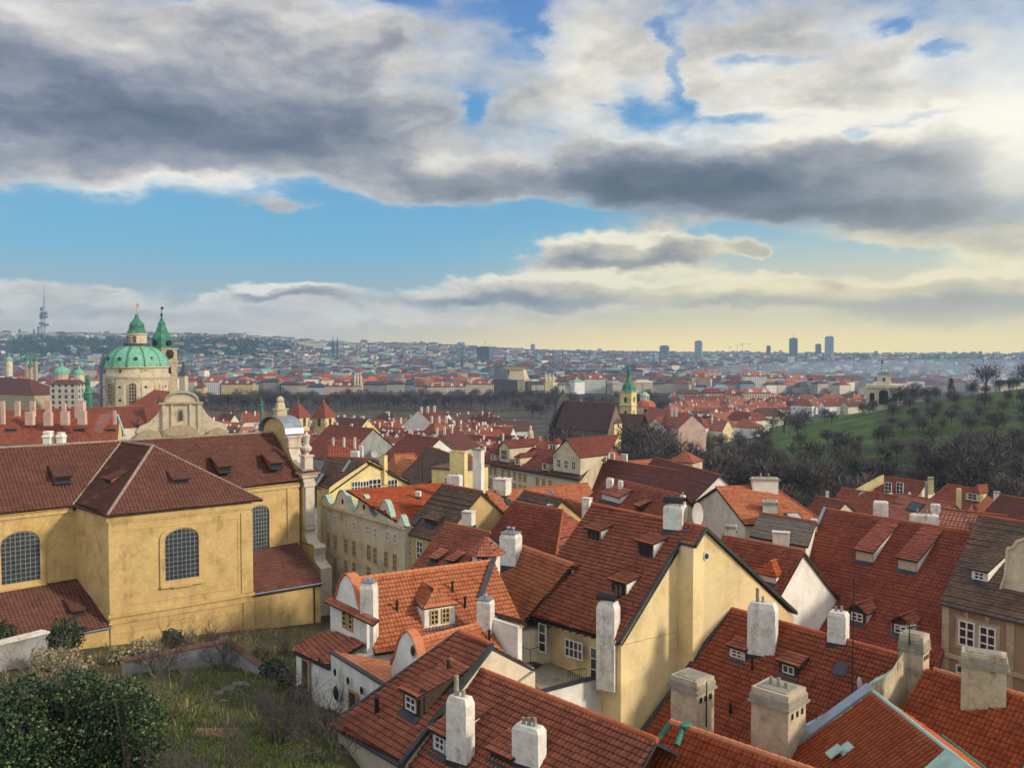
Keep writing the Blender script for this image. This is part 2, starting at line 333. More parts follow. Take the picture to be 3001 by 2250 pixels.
# plants and ground
def foliage(name, cols, rough=.55):
    m, t, b = mat(name, rough, 0, .4); g = t.new('ShaderNodeNewGeometry'); r = g.outputs['Random Per Island']
    k = len(cols) - 1; n = t.noise(g.outputs['Position'], 1.1, 3, .6)
    f = t.math('MULTIPLY_ADD', t.math('SUBTRACT', n, .5), .8, r)
    t.put(b.inputs[0], t.ramp(f, [(i / k, x) for i, x in enumerate(cols)])); M[name] = m
foliage("leaf_ivy", [(.004, .012, .008), (.010, .028, .012), (.015, .038, .014), (.022, .050, .016), (.028, .058, .018), (.035, .07, .02), (.13, .18, .04)], .45)
foliage("leaf_box", [(.008, .02, .012), (.02, .045, .018), (.04, .07, .025)])
foliage("leaf_dry", [(.16, .12, .07), (.30, .24, .13), (.42, .36, .2), (.10, .12, .04)], .8)
foliage("twig_dark", [(.034, .028, .032), (.062, .047, .047), (.105, .075, .064)], .9)
foliage("twig_grey", [(.05, .045, .04), (.085, .072, .06), (.14, .11, .085)], .9)
foliage("grass_blade", [(.05, .085, .02), (.09, .14, .03), (.14, .17, .05), (.20, .18, .08)], .8)
foliage("leaf_evergreen", [(.008, .022, .016), (.018, .04, .022), (.03, .055, .028)], .7)
m, t, b = mat("ground", .95, 0, .1); at = t.new('ShaderNodeVertexColor', layer_name="land").outputs[0]; g = t.new('ShaderNodeNewGeometry').outputs['Position']
n1 = t.noise(g, .9, 6, .7); n2 = t.noise(g, .045, 6, .65); n3 = t.noise(g, 6, 3, .7)
c = t.mix(1, at, t.ramp(n1, [(.3, (.55, .5, .5)), (.7, (1.5, 1.45, 1.3))]), 'MULTIPLY'); c = t.mix(1, c, t.ramp(n2, [(.35, (.65, .62, .62)), (.65, (1.35, 1.35, 1.25))]), 'MULTIPLY')
t.put(b.inputs[0], c); bump(t, b, n3, .6, .1); M["ground"] = m
m, t, b = mat("water", .12, 0, .5); t.put(b.inputs[0], (.05, .065, .06)); g = t.new('ShaderNodeNewGeometry').outputs['Position']; bump(t, b, t.noise(g, .6, 4), .3, .2); M["water"] = m

# ------------------------------------------------------------------ ground height (metres) by azimuth (as photo column) and distance
TD = [0, 25, 50, 65, 85, 110, 160, 250, 350, 450, 600, 720, 850, 1000, 1180, 1215, 1330, 1350, 1500, 2000, 3000, 3600, 4200, 5200, 6500, 8200]
TP = [-2000, 0, 700, 1030, 1240, 1600, 2000, 2250, 2450, 2700, 3000, 5000]
_low = [54, 44, 38.5, 36, 35, 34]; _near = [56, 51, 47.6, 45.0, 41.5, 38]
TZ = {-2000: _low + [32, 22, 15, 11, 6, 5, 4, 4, 4, -1, -1, 5, 6, 12, 40, 80, 150, 140, 110, 60],
      0: _near + [32, 22, 15, 11, 6, 5, 4, 4, 4, -1, -1, 5, 6, 12, 40, 80, 147, 140, 110, 60],
      700: _near + [32, 22, 15, 11, 6, 5, 4, 4, 4, -1, -1, 5, 6, 12, 38, 75, 138, 125, 100, 60],
      1030: _near + [32, 21, 14, 10, 6, 5, 4, 4, 4, -1, -1, 5, 6, 10, 28, 50, 96, 96, 84, 60],
      1240: _low + [32, 21, 14, 10, 6, 5, 4, 4, 4, -1, -1, 5, 6, 10, 28, 50, 96, 96, 84, 60],
      1600: _low + [31, 21, 14, 10, 6, 5, 4, 4, 4, -1, -1, 5, 6, 9, 22, 34, 50, 62, 62, 58],
      2000: _low + [30, 20, 14, 11, 6, 5, 4, 4, 4, -1, -1, 5, 6, 8, 16, 22, 28, 44, 52, 54],
      2250: _low + [30, 20, 14, 12, 12, 7, 4, 4, 4, -1, -1, 5, 6, 8, 14, 20, 26, 40, 50, 52],
      2450: _low + [30, 20, 15, 16, 22, 17, 6, 4, 4, -1, -1, 5, 6, 8, 14, 20, 26, 40, 48, 50],
      2700: _low + [30, 21, 17, 23, 35, 29, 8, 4, 4, -1, -1, 5, 6, 8, 14, 20, 26, 38, 46, 48],
      3000: _low + [30, 22, 20, 29, 44, 40, 16, 4, 4, -1, -1, 5, 6, 8, 14, 20, 26, 38, 46, 47],
      5000: _low + [30, 24, 24, 34, 52, 58, 40, 20, 6, -1, -1, 5, 6, 8, 14, 20, 26, 38, 46, 47]}
_TZ = np.array([TZ[p] for p in TP], float)
def ground(x, y):
    d = max(y, 1.0) if y > 0 else 1.0
    dist = y if y > 0 else 0.0
    px = CX + F * x / max(y, abs(x) * .5, 1.0)
    j = min(max(np.searchsorted(TD, dist) - 1, 0), len(TD) - 2); i = min(max(np.searchsorted(TP, px) - 1, 0), len(TP) - 2)
    a = min(max((dist - TD[j]) / (TD[j + 1] - TD[j]), 0), 1); b_ = min(max((px - TP[i]) / (TP[i + 1] - TP[i]), 0), 1)
    if not 1180 < dist < 1360: a = a * a * (3 - 2 * a) * .5 + a * .5
    return float((_TZ[i, j] * (1 - a) + _TZ[i, j + 1] * a) * (1 - b_) + (_TZ[i + 1, j] * (1 - a) + _TZ[i + 1, j + 1] * a) * b_)

# ------------------------------------------------------------------ roofs
def basis(poly):
    """along the eave (level), down the slope, and up-facing normal of a roof polygon"""
    p = [Vector(q) for q in poly]; n = Vector((0, 0, 0))
    for i in range(len(p)):
        a, b_ = p[i], p[(i + 1) % len(p)]
        n += Vector(((a.y - b_.y) * (a.z + b_.z), (a.z - b_.z) * (a.x + b_.x), (a.x - b_.x) * (a.y + b_.y)))
    n.normalize()
    if n.z < 0: n = -n
    u = Vector((0, 0, 1)).cross(n)
    if u.length < 1e-4: u = Vector((1, 0, 0))
    u.normalize(); w = n.cross(u).normalized()
    if w.z > 0: w = -w; u = -u
    return u, w, n
def span(pl, b0):
    lo, hi = 1e9, -1e9
    for i in range(len(pl)):
        (a1, c1), (a2, c2) = pl[i], pl[(i + 1) % len(pl)]
        if abs(c1 - b0) < 1e-6: lo = min(lo, a1); hi = max(hi, a1)
        if (c1 - b0) * (c2 - b0) < 0:
            a = a1 + (a2 - a1) * (b0 - c1) / (c2 - c1); lo = min(lo, a); hi = max(hi, a)
    return lo, hi
def tile_plane(mb, poly, mi=0, tw=.25, th=.34, amp=.045, lap=.05, nu=6, detail=2, boards=1, thick=.16):
    """a roof slope laid in overlapping courses; detail 2 = rolled tiles, 1 = courses only, 0 = flat sheet. poly must be convex."""
    poly = [Vector(p) for p in poly]; u, w, n = basis(poly); o = poly[0]
    pl = [((p - o).dot(u), (p - o).dot(w)) for p in poly]; off = (round(o.dot(u) % 50 / tw), round(o.dot(w) % 50 / th))
    res = np.array([(p - o).dot(n) for p in poly]); Am = np.array([(1, a, b_, a * b_) for a, b_ in pl]); tw_ = np.linalg.lstsq(Am, res, rcond=None)[0]     # a slightly twisted slope stays on its four corners
    sag = float(np.abs(res).max()) * (.6 if len(poly) > 3 else 0) + .004
    if boards is not None: mb.prism([p - n * (thick + sag) for p in poly], [p - n * sag for p in poly], boards)
    if detail == 0:
        mb.poly([p + n * .03 for p in poly], mi, [(a / tw + off[0], b_ / th + off[1]) for a, b_ in pl]); return n
    b0 = min(q[1] for q in pl); b1 = max(q[1] for q in pl); nrow = max(1, int(round((b1 - b0) / th))); st = (b1 - b0) / nrow
    amin = min(q[0] for q in pl); amax = max(q[0] for q in pl)
    cols = np.arange(math.floor(amin / tw) * tw, amax + tw, tw / nu) if detail == 2 else np.array([amin, amax])
    rows = []
    for k in range(nrow):
        for e, hh in ((0, .012), (1, lap)):
            bb = b0 + (k + e) * st; q = min(max(bb, b0 + 1e-4), b1 - 1e-4); lo, hi = span(pl, q)
            a = np.clip(cols, lo, hi)
            wv = amp * (np.abs(np.cos(np.pi * (a - math.floor(amin / tw) * tw) / tw)) ** 1.3) if detail == 2 else np.zeros_like(a)
            if detail: wv = wv + .035 * np.sin(a * .8 + o.x) * math.sin(bb * .9 + o.y) + .014 * np.sin(np.floor(a / tw) * 12.9898 + k * 78.233)      # old battens sag, tiles sit unevenly
            rows.append((a, bb, wv * (1.0 if e else .75) + hh, k))
    vs = np.array([[*(o + u * float(a) + w * bb + n * float(h + tw_[0] + tw_[1] * a + tw_[2] * bb + tw_[3] * a * bb))] for A, bb, H, k in rows for a, h in zip(A, H)])
    nc = len(cols); base = len(mb.v); mb.v += [tuple(v) for v in vs.tolist()]
    for r in range(len(rows) - 1):
        A0, bb0, _, k0 = rows[r]; A1, bb1, _, k1 = rows[r + 1]; riser = r % 2 == 1
        if riser: kk = k0
        else: kk = k0
        for c in range(nc - 1):
            if A0[c + 1] - A0[c] < 1e-5 and A1[c + 1] - A1[c] < 1e-5: continue
            i = base + r * nc + c
            mb.f.append((i, i + 1, i + 1 + nc, i + nc)); mb.m.append(mi); mb.sm.append(detail == 2 and not riser)
            v0 = kk + (.05 if not riser else .93); v1 = kk + .95
            mb.u += [(A0[c] / tw + off[0], v0), (A0[c + 1] / tw + off[0], v0), (A1[c + 1] / tw + off[0], v1), (A1[c] / tw + off[0], v1)]
    return n
def ridge_caps(mb, a, b_, r=.15, mi=0, step=.42):
    a, b_ = Vector(a), Vector(b_); L = (b_ - a).length; n = max(1, int(L / step)); d = (b_ - a) / n
    for k in range(n): mb.tube(a + d * k, a + d * (k + 1.08), r * 1.12, r * .92, 8, mi)
    return mb

# ------------------------------------------------------------------ repeated small parts, built once per size and copied
_T = {}
def window_mesh(w, h, nx, ny, fw, arch, fr, gl, dep):
    key = (round(w, 1), round(h, 1), nx, ny, fw, arch, fr, gl)
    if key in _T: return _T[key]
    f = MB(); g = MB(); X, Z, Y = Vector((1, 0, 0)), Vector((0, 1, 0)), Vector((0, 0, 1))
    def bar(x0, x1, z0, z1, t0, t1, mb, mi=0): mb.box(((x0 + x1) / 2, (z0 + z1) / 2, (t0 + t1) / 2), X * (x1 - x0), Z * (z1 - z0), Y * (t1 - t0), mi)
    hw, hh = w / 2, h / 2; ah = w * .33 if arch else 0; top = hh - ah
    bar(-hw, -hw + fw, -hh, top, -.05, dep, f); bar(hw - fw, hw, -hh, top, -.05, dep, f); bar(-hw + fw, hw - fw, -hh, -hh + fw, -.05, dep, f)
    def at(x): return top + ah * math.sqrt(max(0, 1 - (x / hw) ** 2))
    if arch:
        N = 12; xs = [-hw * math.cos(math.pi * k / N) for k in range(N + 1)]
        for a, c in zip(xs, xs[1:]):
            k = 1 - fw / hw; A = [(a, at(a)), (c, at(c)), (c * k, top + (at(c) - top) * k), (a * k, top + (at(a) - top) * k)]
            f.prism([(x, z, -.05) for x, z in A], [(x, z, dep) for x, z in A])
        g.poly([(-hw + fw / 2, -hh + fw / 2, 0)] + [(hw - fw / 2, -hh + fw / 2, 0)] + [(x * .97, at(x) - fw * .4, 0) for x in xs[::-1]])
    else:
        bar(-hw + fw, hw - fw, hh - fw, hh, -.05, dep, f); g.poly([(-hw + fw / 2, -hh + fw / 2, 0), (hw - fw / 2, -hh + fw / 2, 0), (hw - fw / 2, hh - fw / 2, 0), (-hw + fw / 2, hh - fw / 2, 0)])
    b_ = .022 if fr == 'wire' else fw * .55
    for i in range(1, nx):
        x = -hw + w * i / nx; bar(x - b_, x + b_, -hh + fw, (at(x) - fw) if arch else hh - fw, .0, dep * .7, f)
    for j in range(1, ny):
        z = -hh + h * j / ny
        if arch and z > top: e = hw * math.sqrt(max(0, 1 - ((z - top) / ah) ** 2)) - fw
        else: e = hw - fw
        bar(-e, e, z - b_ * .9, z + b_ * .9, .002, dep * .72, f)
    _T[key] = (f, g); return _T[key]
_TM = {}
def window(parent, c, n, w, h, nx=2, ny=3, frame="wood_white", glass="glass", fw=.09, arch=False, dep=.07, name="window", label=None):
    """a window as part (frame) with its pane as sub-part; c = centre on the wall, n = outward normal"""
    n = Vector((n.x, n.y, 0)).normalized(); u = Vector((0, 0, 1)).cross(n)
    f, g = window_mesh(w, h, nx, ny, fw, arch, frame, glass, dep); key = id(f)
    o = bpy.data.objects.new(name, None) if False else None
    if key not in _TM:
        a = f.build("frame_mesh", M[frame], thing("tmp", "x", "x", (0, 0, 0))); b_ = g.build("pane_mesh", M[glass], a.parent)
        _TM[key] = (a.data, b_.data); rt = a.parent
        for q in (a, b_, rt): bpy.data.objects.remove(q)
    o = bpy.data.objects.new(name, _TM[key][0]); p = bpy.data.objects.new("pane", _TM[key][1])
    COL.objects.link(o); COL.objects.link(p); o.parent = parent; p.parent = o
    mw = Matrix(((u.x, 0, n.x), (u.y, 0, n.y), (0, 1, 0))).to_4x4(); mw.translation = Vector(c) + n * .012 - wloc(parent); o.matrix_local = mw
    if label: o["label"] = label
    return o
def chimney(parent, x0, x1, yt, yb, d, yaw=-25, asp=.55, style='pots', wall="chimney_white", cap="concrete_cap", npot=2, up=0.0, seed=1, name="chimney"):
    """photo columns x0..x1, rows yt..yb, distance d; part with pots / caps / hood as sub-parts"""
    flash = isinstance(d, tuple)
    if flash: d = hit((x0 + x1) / 2, yb, d).y
    wall = 'chimney_white' if wall == 'white' else wall; a = R(yaw); W = (x1 - x0) / F * d; w = W / (abs(math.cos(a)) + asp * abs(math.sin(a))); dp = w * asp
    c = P((x0 + x1) / 2, yb, d=d); z1 = P((x0 + x1) / 2, yt, d=d).z; x, y, z0 = c.x, c.y + .5 * (dp * abs(math.cos(a)) + w * abs(math.sin(a))), c.z; mb = MB(); r_ = random.Random(seed * 7 + int(x0))
    tz = z1 - .10 * (z1 - z0) if style in ('pots', 'hood', 'cap') else z1 - .06
    mb.cbox(x, y, z0 - 1.6, tz, w, dp, a)
    if style in ('pots', 'hood', 'cap'): mb.cbox(x, y, tz, z1, w, dp, a, 0, .80)
    if style == 'box': mb.cbox(x, y, z1, z1 + .1, w * 1.1, dp * 1.14, a)
    o = mb.build(name, M[wall], parent); U = Vector((math.cos(a), math.sin(a), 0)); V = Vector((-U.y, U.x, 0)); C = Vector((x, y, z1))
    if flash:
        fl = MB(); fl.cbox(x, y, z0 - .9, z0 + .34, w * 1.06, dp * 1.10, a); fl.build("flashing", M["lead"], o)
    if style == 'stone':
        cb = MB(); h = (z1 - z0) * .26; cb.cbox(x, y, z1 - h, z1 - h + .12, w * 1.14, dp * 1.2, a); cb.cbox(x, y, z1 - h + .12, z1 - h * .45, w * 1.06, dp * 1.1, a); cb.cbox(x, y, z1 - h * .45, z1, w * 1.06, dp * 1.1, a, 0, .72)
        cb.build("cap", M[cap], o)
        hb = MB()
        for k in range(3):
            q = Vector((x, y, z1 - h - .35)) + U * (w / 2 + .005) + V * dp * (-.28 + .28 * k); hb.box(q, V * .2, U * .04, Vector((0, 0, .28)))
            q = Vector((x, y, z1 - h - .35)) - V * (dp / 2 + .005) + U * w * (-.28 + .28 * k)
        hb.build("smoke_hole", M["black_metal"], o)
    if style == 'cap':
        cb = MB(); cb.cbox(x, y, z1 + .02, z1 + .10, w * .95, dp * .95, a); cb.build("cap", M["zinc"], o)
    if style == 'hood':
        hd = MB(); N = 7; L = w * 1.08; rr = dp * .5
        for k in range(N):
            t0, t1 = math.pi * (.08 + .84 * k / N), math.pi * (.08 + .84 * (k + 1) / N)
            q = [C + V * (-math.cos(tt) * rr * 1.05) + Vector((0, 0, .05 + math.sin(tt) * rr * .85)) for tt in (t0, t1)]
            hd.slab([q[0] - U * L / 2, q[0] + U * L / 2, q[1] + U * L / 2, q[1] - U * L / 2], (0, 0, .03))
        for s_ in (-1, 1):
            for e in (-1, 1): hd.tube(C + U * s_ * w * .36 + V * e * dp * .36 - Vector((0, 0, .35)), C + U * s_ * w * .36 + V * e * dp * .45 + Vector((0, 0, .28)), .025, n=4)
        hd.build("hood", M["black_metal"], o)
    for k in range(npot):
        pb = MB(); q = C + U * (w * .62 * ((k + .5) / npot - .5)); hh = r_.uniform(.25, .45)
        pb.tube(q - Vector((0, 0, .05)), q + Vector((0, 0, hh)), .11, .10, 8); 
        if style == 'cap': pb.tube(q + Vector((0, 0, hh + .03)), q + Vector((0, 0, hh + .09)), .2, .16, 8)
        pb.build("chimney_pot", M["zinc" if style == 'cap' else "terracotta" if style == 'box' else "concrete_cap"], o)
    if up:
        pb = MB(); q = C + U * (-w * .2); pb.tube(q - Vector((0, 0, .05)), q + Vector((0, 0, up)), .13, .12, 8); pb.build("flue_pipe", M["concrete_cap"], o)
    return o
def dormer(parent, px, py, pl, w, h, roofmat="tile_old", front="wood_dark", cheek="white", style='shed', win=True, pitch=.28, frame="wood_white", nx=2, ny=2, detail=1):
    """small roof window house; px,py = middle of its front's foot on the slope pl"""
    c = hit(px, py, pl); n = pl[1]; n = n if n.z > 0 else -n
    f = Vector((n.x, n.y, 0)).normalized(); u = Vector((0, 0, 1)).cross(f); g = math.hypot(n.x, n.y) / n.z      # fall per metre
    hw = w / 2; top = c + Vector((0, 0, h)); pitch = pitch if style == 'shed' else 0.0; run = h / max(g - pitch, .15); Z = Vector((0, 0, 1))
    mb = MB()
    fb = [c - u * hw - Z * .3, c + u * hw - Z * .3, c + u * hw + Z * h, c - u * hw + Z * h]
    back = [c + u * s * hw + (-f) * run + Z * (h + pitch * run) for s in (-1, 1)]
    mb.slab(fb, -f * .08, 0)
    for s, bk in ((-1, back[0]), (1, back[1])):
        q = [c + u * s * hw - Z * .3, c + u * s * hw + Z * h, bk]; mb.slab(q, -u * s * .07, 1)
    o = mb.build("dormer", [M[front], M[cheek]], parent)
    rf = MB(); e = .16
    if style == 'shed':
        ev = [top - u * (hw + e) + f * e * 1.6 - Z * pitch * e, top + u * (hw + e) + f * e * 1.6 - Z * pitch * e]; bk = [back[1] + u * e, back[0] - u * e]
        tile_plane(rf, [p + Z * .10 for p in (ev[0], ev[1], bk[0], bk[1])], 0, detail=detail, thick=.09)
    else:                                   # gabled or hipped little roof
        rh = w * .42; ap = top + Z * rh - f * (w * .35 if style == 'hip' else -e * 1.4); rb = c - f * ((h + rh) / g) + Z * (h + rh)
        L0, R0 = top - u * (hw + e) + f * e - Z * .05, top + u * (hw + e) + f * e - Z * .05; bl, br = c - u * (hw + e) - f * (h / g) + Z * h, c + u * (hw + e) - f * (h / g) + Z * h
        tile_plane(rf, [L0, ap, rb, bl], 0, detail=detail, thick=.08); tile_plane(rf, [ap, R0, br, rb], 0, detail=detail, thick=.08)
        if style == 'hip': tile_plane(rf, [L0, R0, ap], 0, detail=detail, thick=.08)
        else: rf.slab([top - u * hw, top + u * hw, top + Z * rh * .92], -f * .08, 2)
        ridge_caps(rf, ap, rb, .09, 0)
    rf.build("dormer_roof", [M[roofmat], M["wood_dark"], M[front]], o)
    fl = MB(); dn = (f - Z * g).normalized()
    fl.slab([c - u * (hw + .1) + n * .09, c + u * (hw + .1) + n * .09, c + u * (hw + .1) + dn * .45 + n * .09, c - u * (hw + .1) + dn * .45 + n * .09], n * .02); fl.build("flashing", M["lead"], o)
    if win:
        window(o, c + Z * (h * .52) + f * .015, f, w * .62, h * .68, nx, ny, frame, fw=.07)
    return o
def skylight(parent, px, py, pl, w=.8, h=1.1, glass="glass"):
    c = hit(px, py, pl); n = pl[1]; n = n if n.z > 0 else -n; f = Vector((n.x, n.y, 0)).normalized(); u = Vector((0, 0, 1)).cross(f); w_ = n.cross(u).normalized()
    mb = MB(); mb.box(c + n * .12, u * w, w_ * h, n * .12); o = mb.build("skylight", M["lead"], parent)
    g = MB(); g.box(c + n * .185, u * w * .78, w_ * h * .8, n * .012); g.build("pane", M[glass], o); return o
def vent(parent, px, py, pl, h=.8, r=.09):
    c = hit(px, py, pl); mb = MB(); mb.tube(c - Vector((0, 0, .2)), c + Vector((0, 0, h)), r, r, 8); mb.tube(c + Vector((0, 0, h + .02)), c + Vector((0, 0, h + .12)), r * 1.7, r * .8, 8); return mb.build("vent_pipe", M["black_metal"], parent)

def house(name, label, R0, R1, E0, E1, zb=None, wall="white", roof="tile_red", detail=1, hip0=0, hip1=0, over=.35, cat="house", group=None, caps="terracotta", tw=.25, th=.34, verge=.25, front_roof=True):
    """ridge R0-R1, front eave E0-E1 (left to right as seen); the far slope mirrors the near one. Returns planes for windows, dormers, chimneys."""
    R0, R1, E0, E1 = map(Vector, (R0, R1, E0, E1)); ze = (E0.z + E1.z) / 2
    B0 = Vector((2 * R0.x - E0.x, 2 * R0.y - E0.y, E0.z)); B1 = Vector((2 * R1.x - E1.x, 2 * R1.y - E1.y, E1.z))
    if zb is None: zb = min(ground(p.x, p.y) for p in (E0, E1, B0, B1)) - 1.0
    root = thing(name, label, cat, ((E0.x + E1.x + B0.x + B1.x) / 4, (E0.y + E1.y + B0.y + B1.y) / 4, zb), group)
    e = (R1 - R0); e.z = 0; L = e.length; e.normalize()
    r0 = R0 + e * hip0 * L; r1 = R1 - e * hip1 * L
    rb = MB(); polys = [[r0, r1, E1, E0], [r1, r0, B0, B1]]
    for i, p in enumerate(polys): tile_plane(rb, p, 0, detail=detail if i == 0 else min(detail, 1), tw=tw, th=th)
    if hip0: tile_plane(rb, [r0, E0, B0], 0, detail=min(detail, 1), tw=tw, th=th)
    if hip1: tile_plane(rb, [r1, B1, E1], 0, detail=min(detail, 1), tw=tw, th=th)
    ro = rb.build("roof", [M[roof], M["wood_dark"]], root)
    if detail:
        cb = MB(); ridge_caps(cb, r0 + Vector((0, 0, .05)), r1 + Vector((0, 0, .05)), .14)
        if hip0: ridge_caps(cb, E0 + Vector((0, 0, .05)), r0 + Vector((0, 0, .05)), .12)
        if hip1: ridge_caps(cb, E1 + Vector((0, 0, .05)), r1 + Vector((0, 0, .05)), .12)
        cb.build("ridge_tiles", M[caps], ro)
    # walls stand in from the eaves
    cx = (E0 + E1 + B0 + B1) / 4
    def ins(p, q, side):      # p corner, q the other corner on the same end, move inward from eave and verge
        d = (q - p); d.z = 0; d.normalize(); return p + d * over + e * verge * side
    w0, w1, b0, b1 = ins(E0, B0, 0 if hip0 == 0 and verge == 0 else 1), ins(E1, B1, -1), ins(B0, E0, 1), ins(B1, E1, -1)
    k0 = over / max((Vector((R0.x - E0.x, R0.y - E0.y))).length, .1); dz = (R0.z - E0.z) * k0 - .17
    wb = MB(); q = [w0, w1, b1, b0]
    top = [Vector((p.x, p.y, z + dz)) for p, z in zip(q, (E0.z, E1.z, B1.z, B0.z))]; bot = [Vector((p.x, p.y, zb)) for p in q]
    rz0 = Vector(((top[0].x + top[3].x) / 2, (top[0].y + top[3].y) / 2, R0.z - .2)); rz1 = Vector(((top[1].x + top[2].x) / 2, (top[1].y + top[2].y) / 2, R1.z - .2))
    wb.poly([bot[0], bot[1], top[1], top[0]]); wb.poly([bot[2], bot[3], top[3], top[2]])
    wb.poly([bot[1], bot[2], top[2]] + ([] if hip1 else [rz1]) + [top[1]]); wb.poly([bot[3], bot[0], top[0]] + ([] if hip0 else [rz0]) + [top[3]])
    wb.poly(bot[::-1]); wo = wb.build("wall", M[wall], root)
    return dict(root=root, roof=ro, wall=wo, front=(E0, (lambda n: n if n.z > 0 else -n)(plane(E0, E1, R0)[1])), back=(B0, (lambda n: n if n.z > 0 else -n)(plane(B0, B1, R0)[1])),
                fwall=plane(top[0], top[1], bot[0]), g1=plane(top[1], top[2], bot[1]), g0=plane(top[0], top[3], bot[0]), B0=B0, B1=B1, R0=R0, R1=R1, zb=zb, e=e)
# ================================================================== the yellow church
Z = Vector((0, 0, 1))
def lerp(a, b, t): return a + (b - a) * t
def vplane(a, b): return plane(a, b, a + Z)
def surround(parent, c, n, w, h, fw, m="yellow_church", dep=.16, name="window_surround"):
    n = Vector((n.x, n.y, 0)).normalized(); u = Z.cross(n); f, g = window_mesh(w, h, 1, 1, fw, True, 'sur', 'sur', dep); mb = MB(); c = Vector(c)
    mb.v = [tuple(c + u * v[0] + Z * v[1] + n * v[2]) for v in f.v]; mb.f = f.f; mb.m = f.m; mb.u = f.u; mb.sm = f.sm
    return mb.build(name, M[m], parent)
def church():
    zE, zR = 54.3, 59.7
    A = P(0, 1505, zE); N = P(881, 1410, zE); al = (N - A); al.z = 0; al.normalize(); pe = Vector((al.y, -al.x, 0))      # pe: towards the viewer
    A2 = A - al * 8; C = P(312, 1510, zE); D = P(741, 1467, zE)
    def on_nave(px): pl = vplane(A, N); return hit(px, 1450, (pl[0], pl[1]))
    Lc = on_nave(214); Lc.z = zE; Rb = D + (Lc - C)
    R1 = P(800, 1268, zR); R0 = P(0, 1315, zR); R0 = R0 - (R1 - R0).normalized() * 8; T = P(448, 1308, zR); Rj = lerp(R0, R1, .0); pl = vplane(R0, R1); Rj = hit(357, 1293, pl); Rj.z = zR - .02
    root = thing("church", "long yellow baroque church with brown tiled roof beside the walled garden", "church", (C.x, C.y, 41))
    # walls
    wb = MB(); zb = 38.0; bk = -pe * 18
    def wall(a, b, z0, z1, mi=0): wb.poly([Vector((a.x, a.y, z0)), Vector((b.x, b.y, z0)), Vector((b.x, b.y, z1)), Vector((a.x, a.y, z1))], mi)
    i_ = -pe * .35
    a, n_, c, d, l, r = A2 + i_, N + i_, C + i_ + al * .3, D + i_, Lc + i_ + al * .3, Rb + i_
    wall(a, n_, zb, zE - .15); wall(c, d, zb, zE - .12); wall(l, c, zb, zE - .12); wall(d, r, zb, zE - .12); wall(n_, n_ + bk, zb, zE); wall(a, a + bk, zb, zE); wall(a + bk, n_ + bk, zb, zE)
    wo = wb.build("wall", M["yellow_church"], root)
    # mouldings of the transept front
    mo = MB(); L = (d - c).length; ud = (d - c).normalized(); nf = Vector((ud.y, -ud.x, 0))
    def strip(s0, s1, z0, z1, t): mo.box(c + ud * (s0 + s1) / 2 + nf * t / 2 + Z * ((z0 + z1) / 2 - c.z), ud * (s1 - s0), nf * t, Z * (z1 - z0))
    strip(-.25, L + .25, zE - .75, zE - .30, .16); strip(-.1, L + .1, zE - .95, zE - .752, .09); strip(L - 1.15, L + .06, 44.6, zE - 1.2, .12)
    strip(-.06, .30, 44.6, zE - 1.2, .10); strip(.303, L - 1.153, zE - 1.75, zE - 1.68, .05); strip(L - 1.5, L - 1.43, 45.2, zE - 1.753, .05); strip(1.9, L - 1.503, 45.2, 45.27, .05)
    strip(-.2, L + .2, 44.2, 44.55, .22); strip(-.15, L + .15, 43.55, 43.72, .12); strip(.3, L - 1.3, 42.6, 42.66, .05); strip(L - 1.0, L + .12, 38.2, 43.5, .14)
    mo.build("moulding", M["yellow_church"], root); mo = MB(); n1 = (n_ - a).normalized()
    for s0, s1 in ((0, (l - a).length - .3), ((r - a).length + .2, (n_ - a).length)): mo.box(a + n1 * (s0 + s1) / 2 + pe * .1 + Z * (-.5), n1 * (s1 - s0), pe * .2, Z * .4); mo.build("nave_cornice", M["yellow_church"], root); mo = MB()
    mo.box(n_ - n1 * 1.3 + pe * .07 + Z * (-4.2), n1 * .7, pe * .14, Z * 7); mo.build("nave_pilaster", M["yellow_church"], root)
    # roof
    rb = MB(); kw = dict(tw=.36, th=.45, nu=5, amp=.085, lap=.03)
    tile_plane(rb, [R0, R1, N + pe * .1, A2 + pe * .1], 0, **kw)
    tile_plane(rb, [R1, R0, R0 - pe * 9 - Z * 5.4, R1 - pe * 9 - Z * 5.4], 0, detail=0)
    Do = D + al * 1.0; out = (C - Lc).normalized() * .25
    tile_plane(rb, [T, Do + out, C + out - al * .2], 0, **kw); tile_plane(rb, [Rj, T, C + out - al * .2, Lc - al * .1], 0, **kw); tile_plane(rb, [T, Rj, Rb + al * .4, Do + out], 0, **kw)
    ro = rb.build("roof", [M["tile_church"], M["wood_dark"]], root)
    cb = MB(); ridge_caps(cb, T + Z * .1, C + out + Z * .08, .15, 0); ridge_caps(cb, Rj + Z * .1, Lc + Z * .12, .12, 0); ridge_caps(cb, R0 + Z * .08, R1 + Z * .08, .16, 0); ridge_caps(cb, Rj + Z * .06, T + Z * .08, .14, 0); ridge_caps(cb, T + Z * .1, Do + out + Z * .08, .1, 0)
    cb.build("ridge_tiles", M["mortar"], ro)
    nave = plane(R0, R1, A2); nave = (nave[0], nave[1] if nave[1].z > 0 else -nave[1]); hipp = plane(T, Do, C); lef = plane(Rj, T, C)
    for px, py, pl in ((185, 1412, nave), (660, 1381, nave), (811, 1370, nave), (531, 1420, hipp), (316, 1419, lef)):
        o = dormer(root, px, py, pl, 1.5, .55, "tile_church", "black_metal", "terracotta", win=False, pitch=.34)
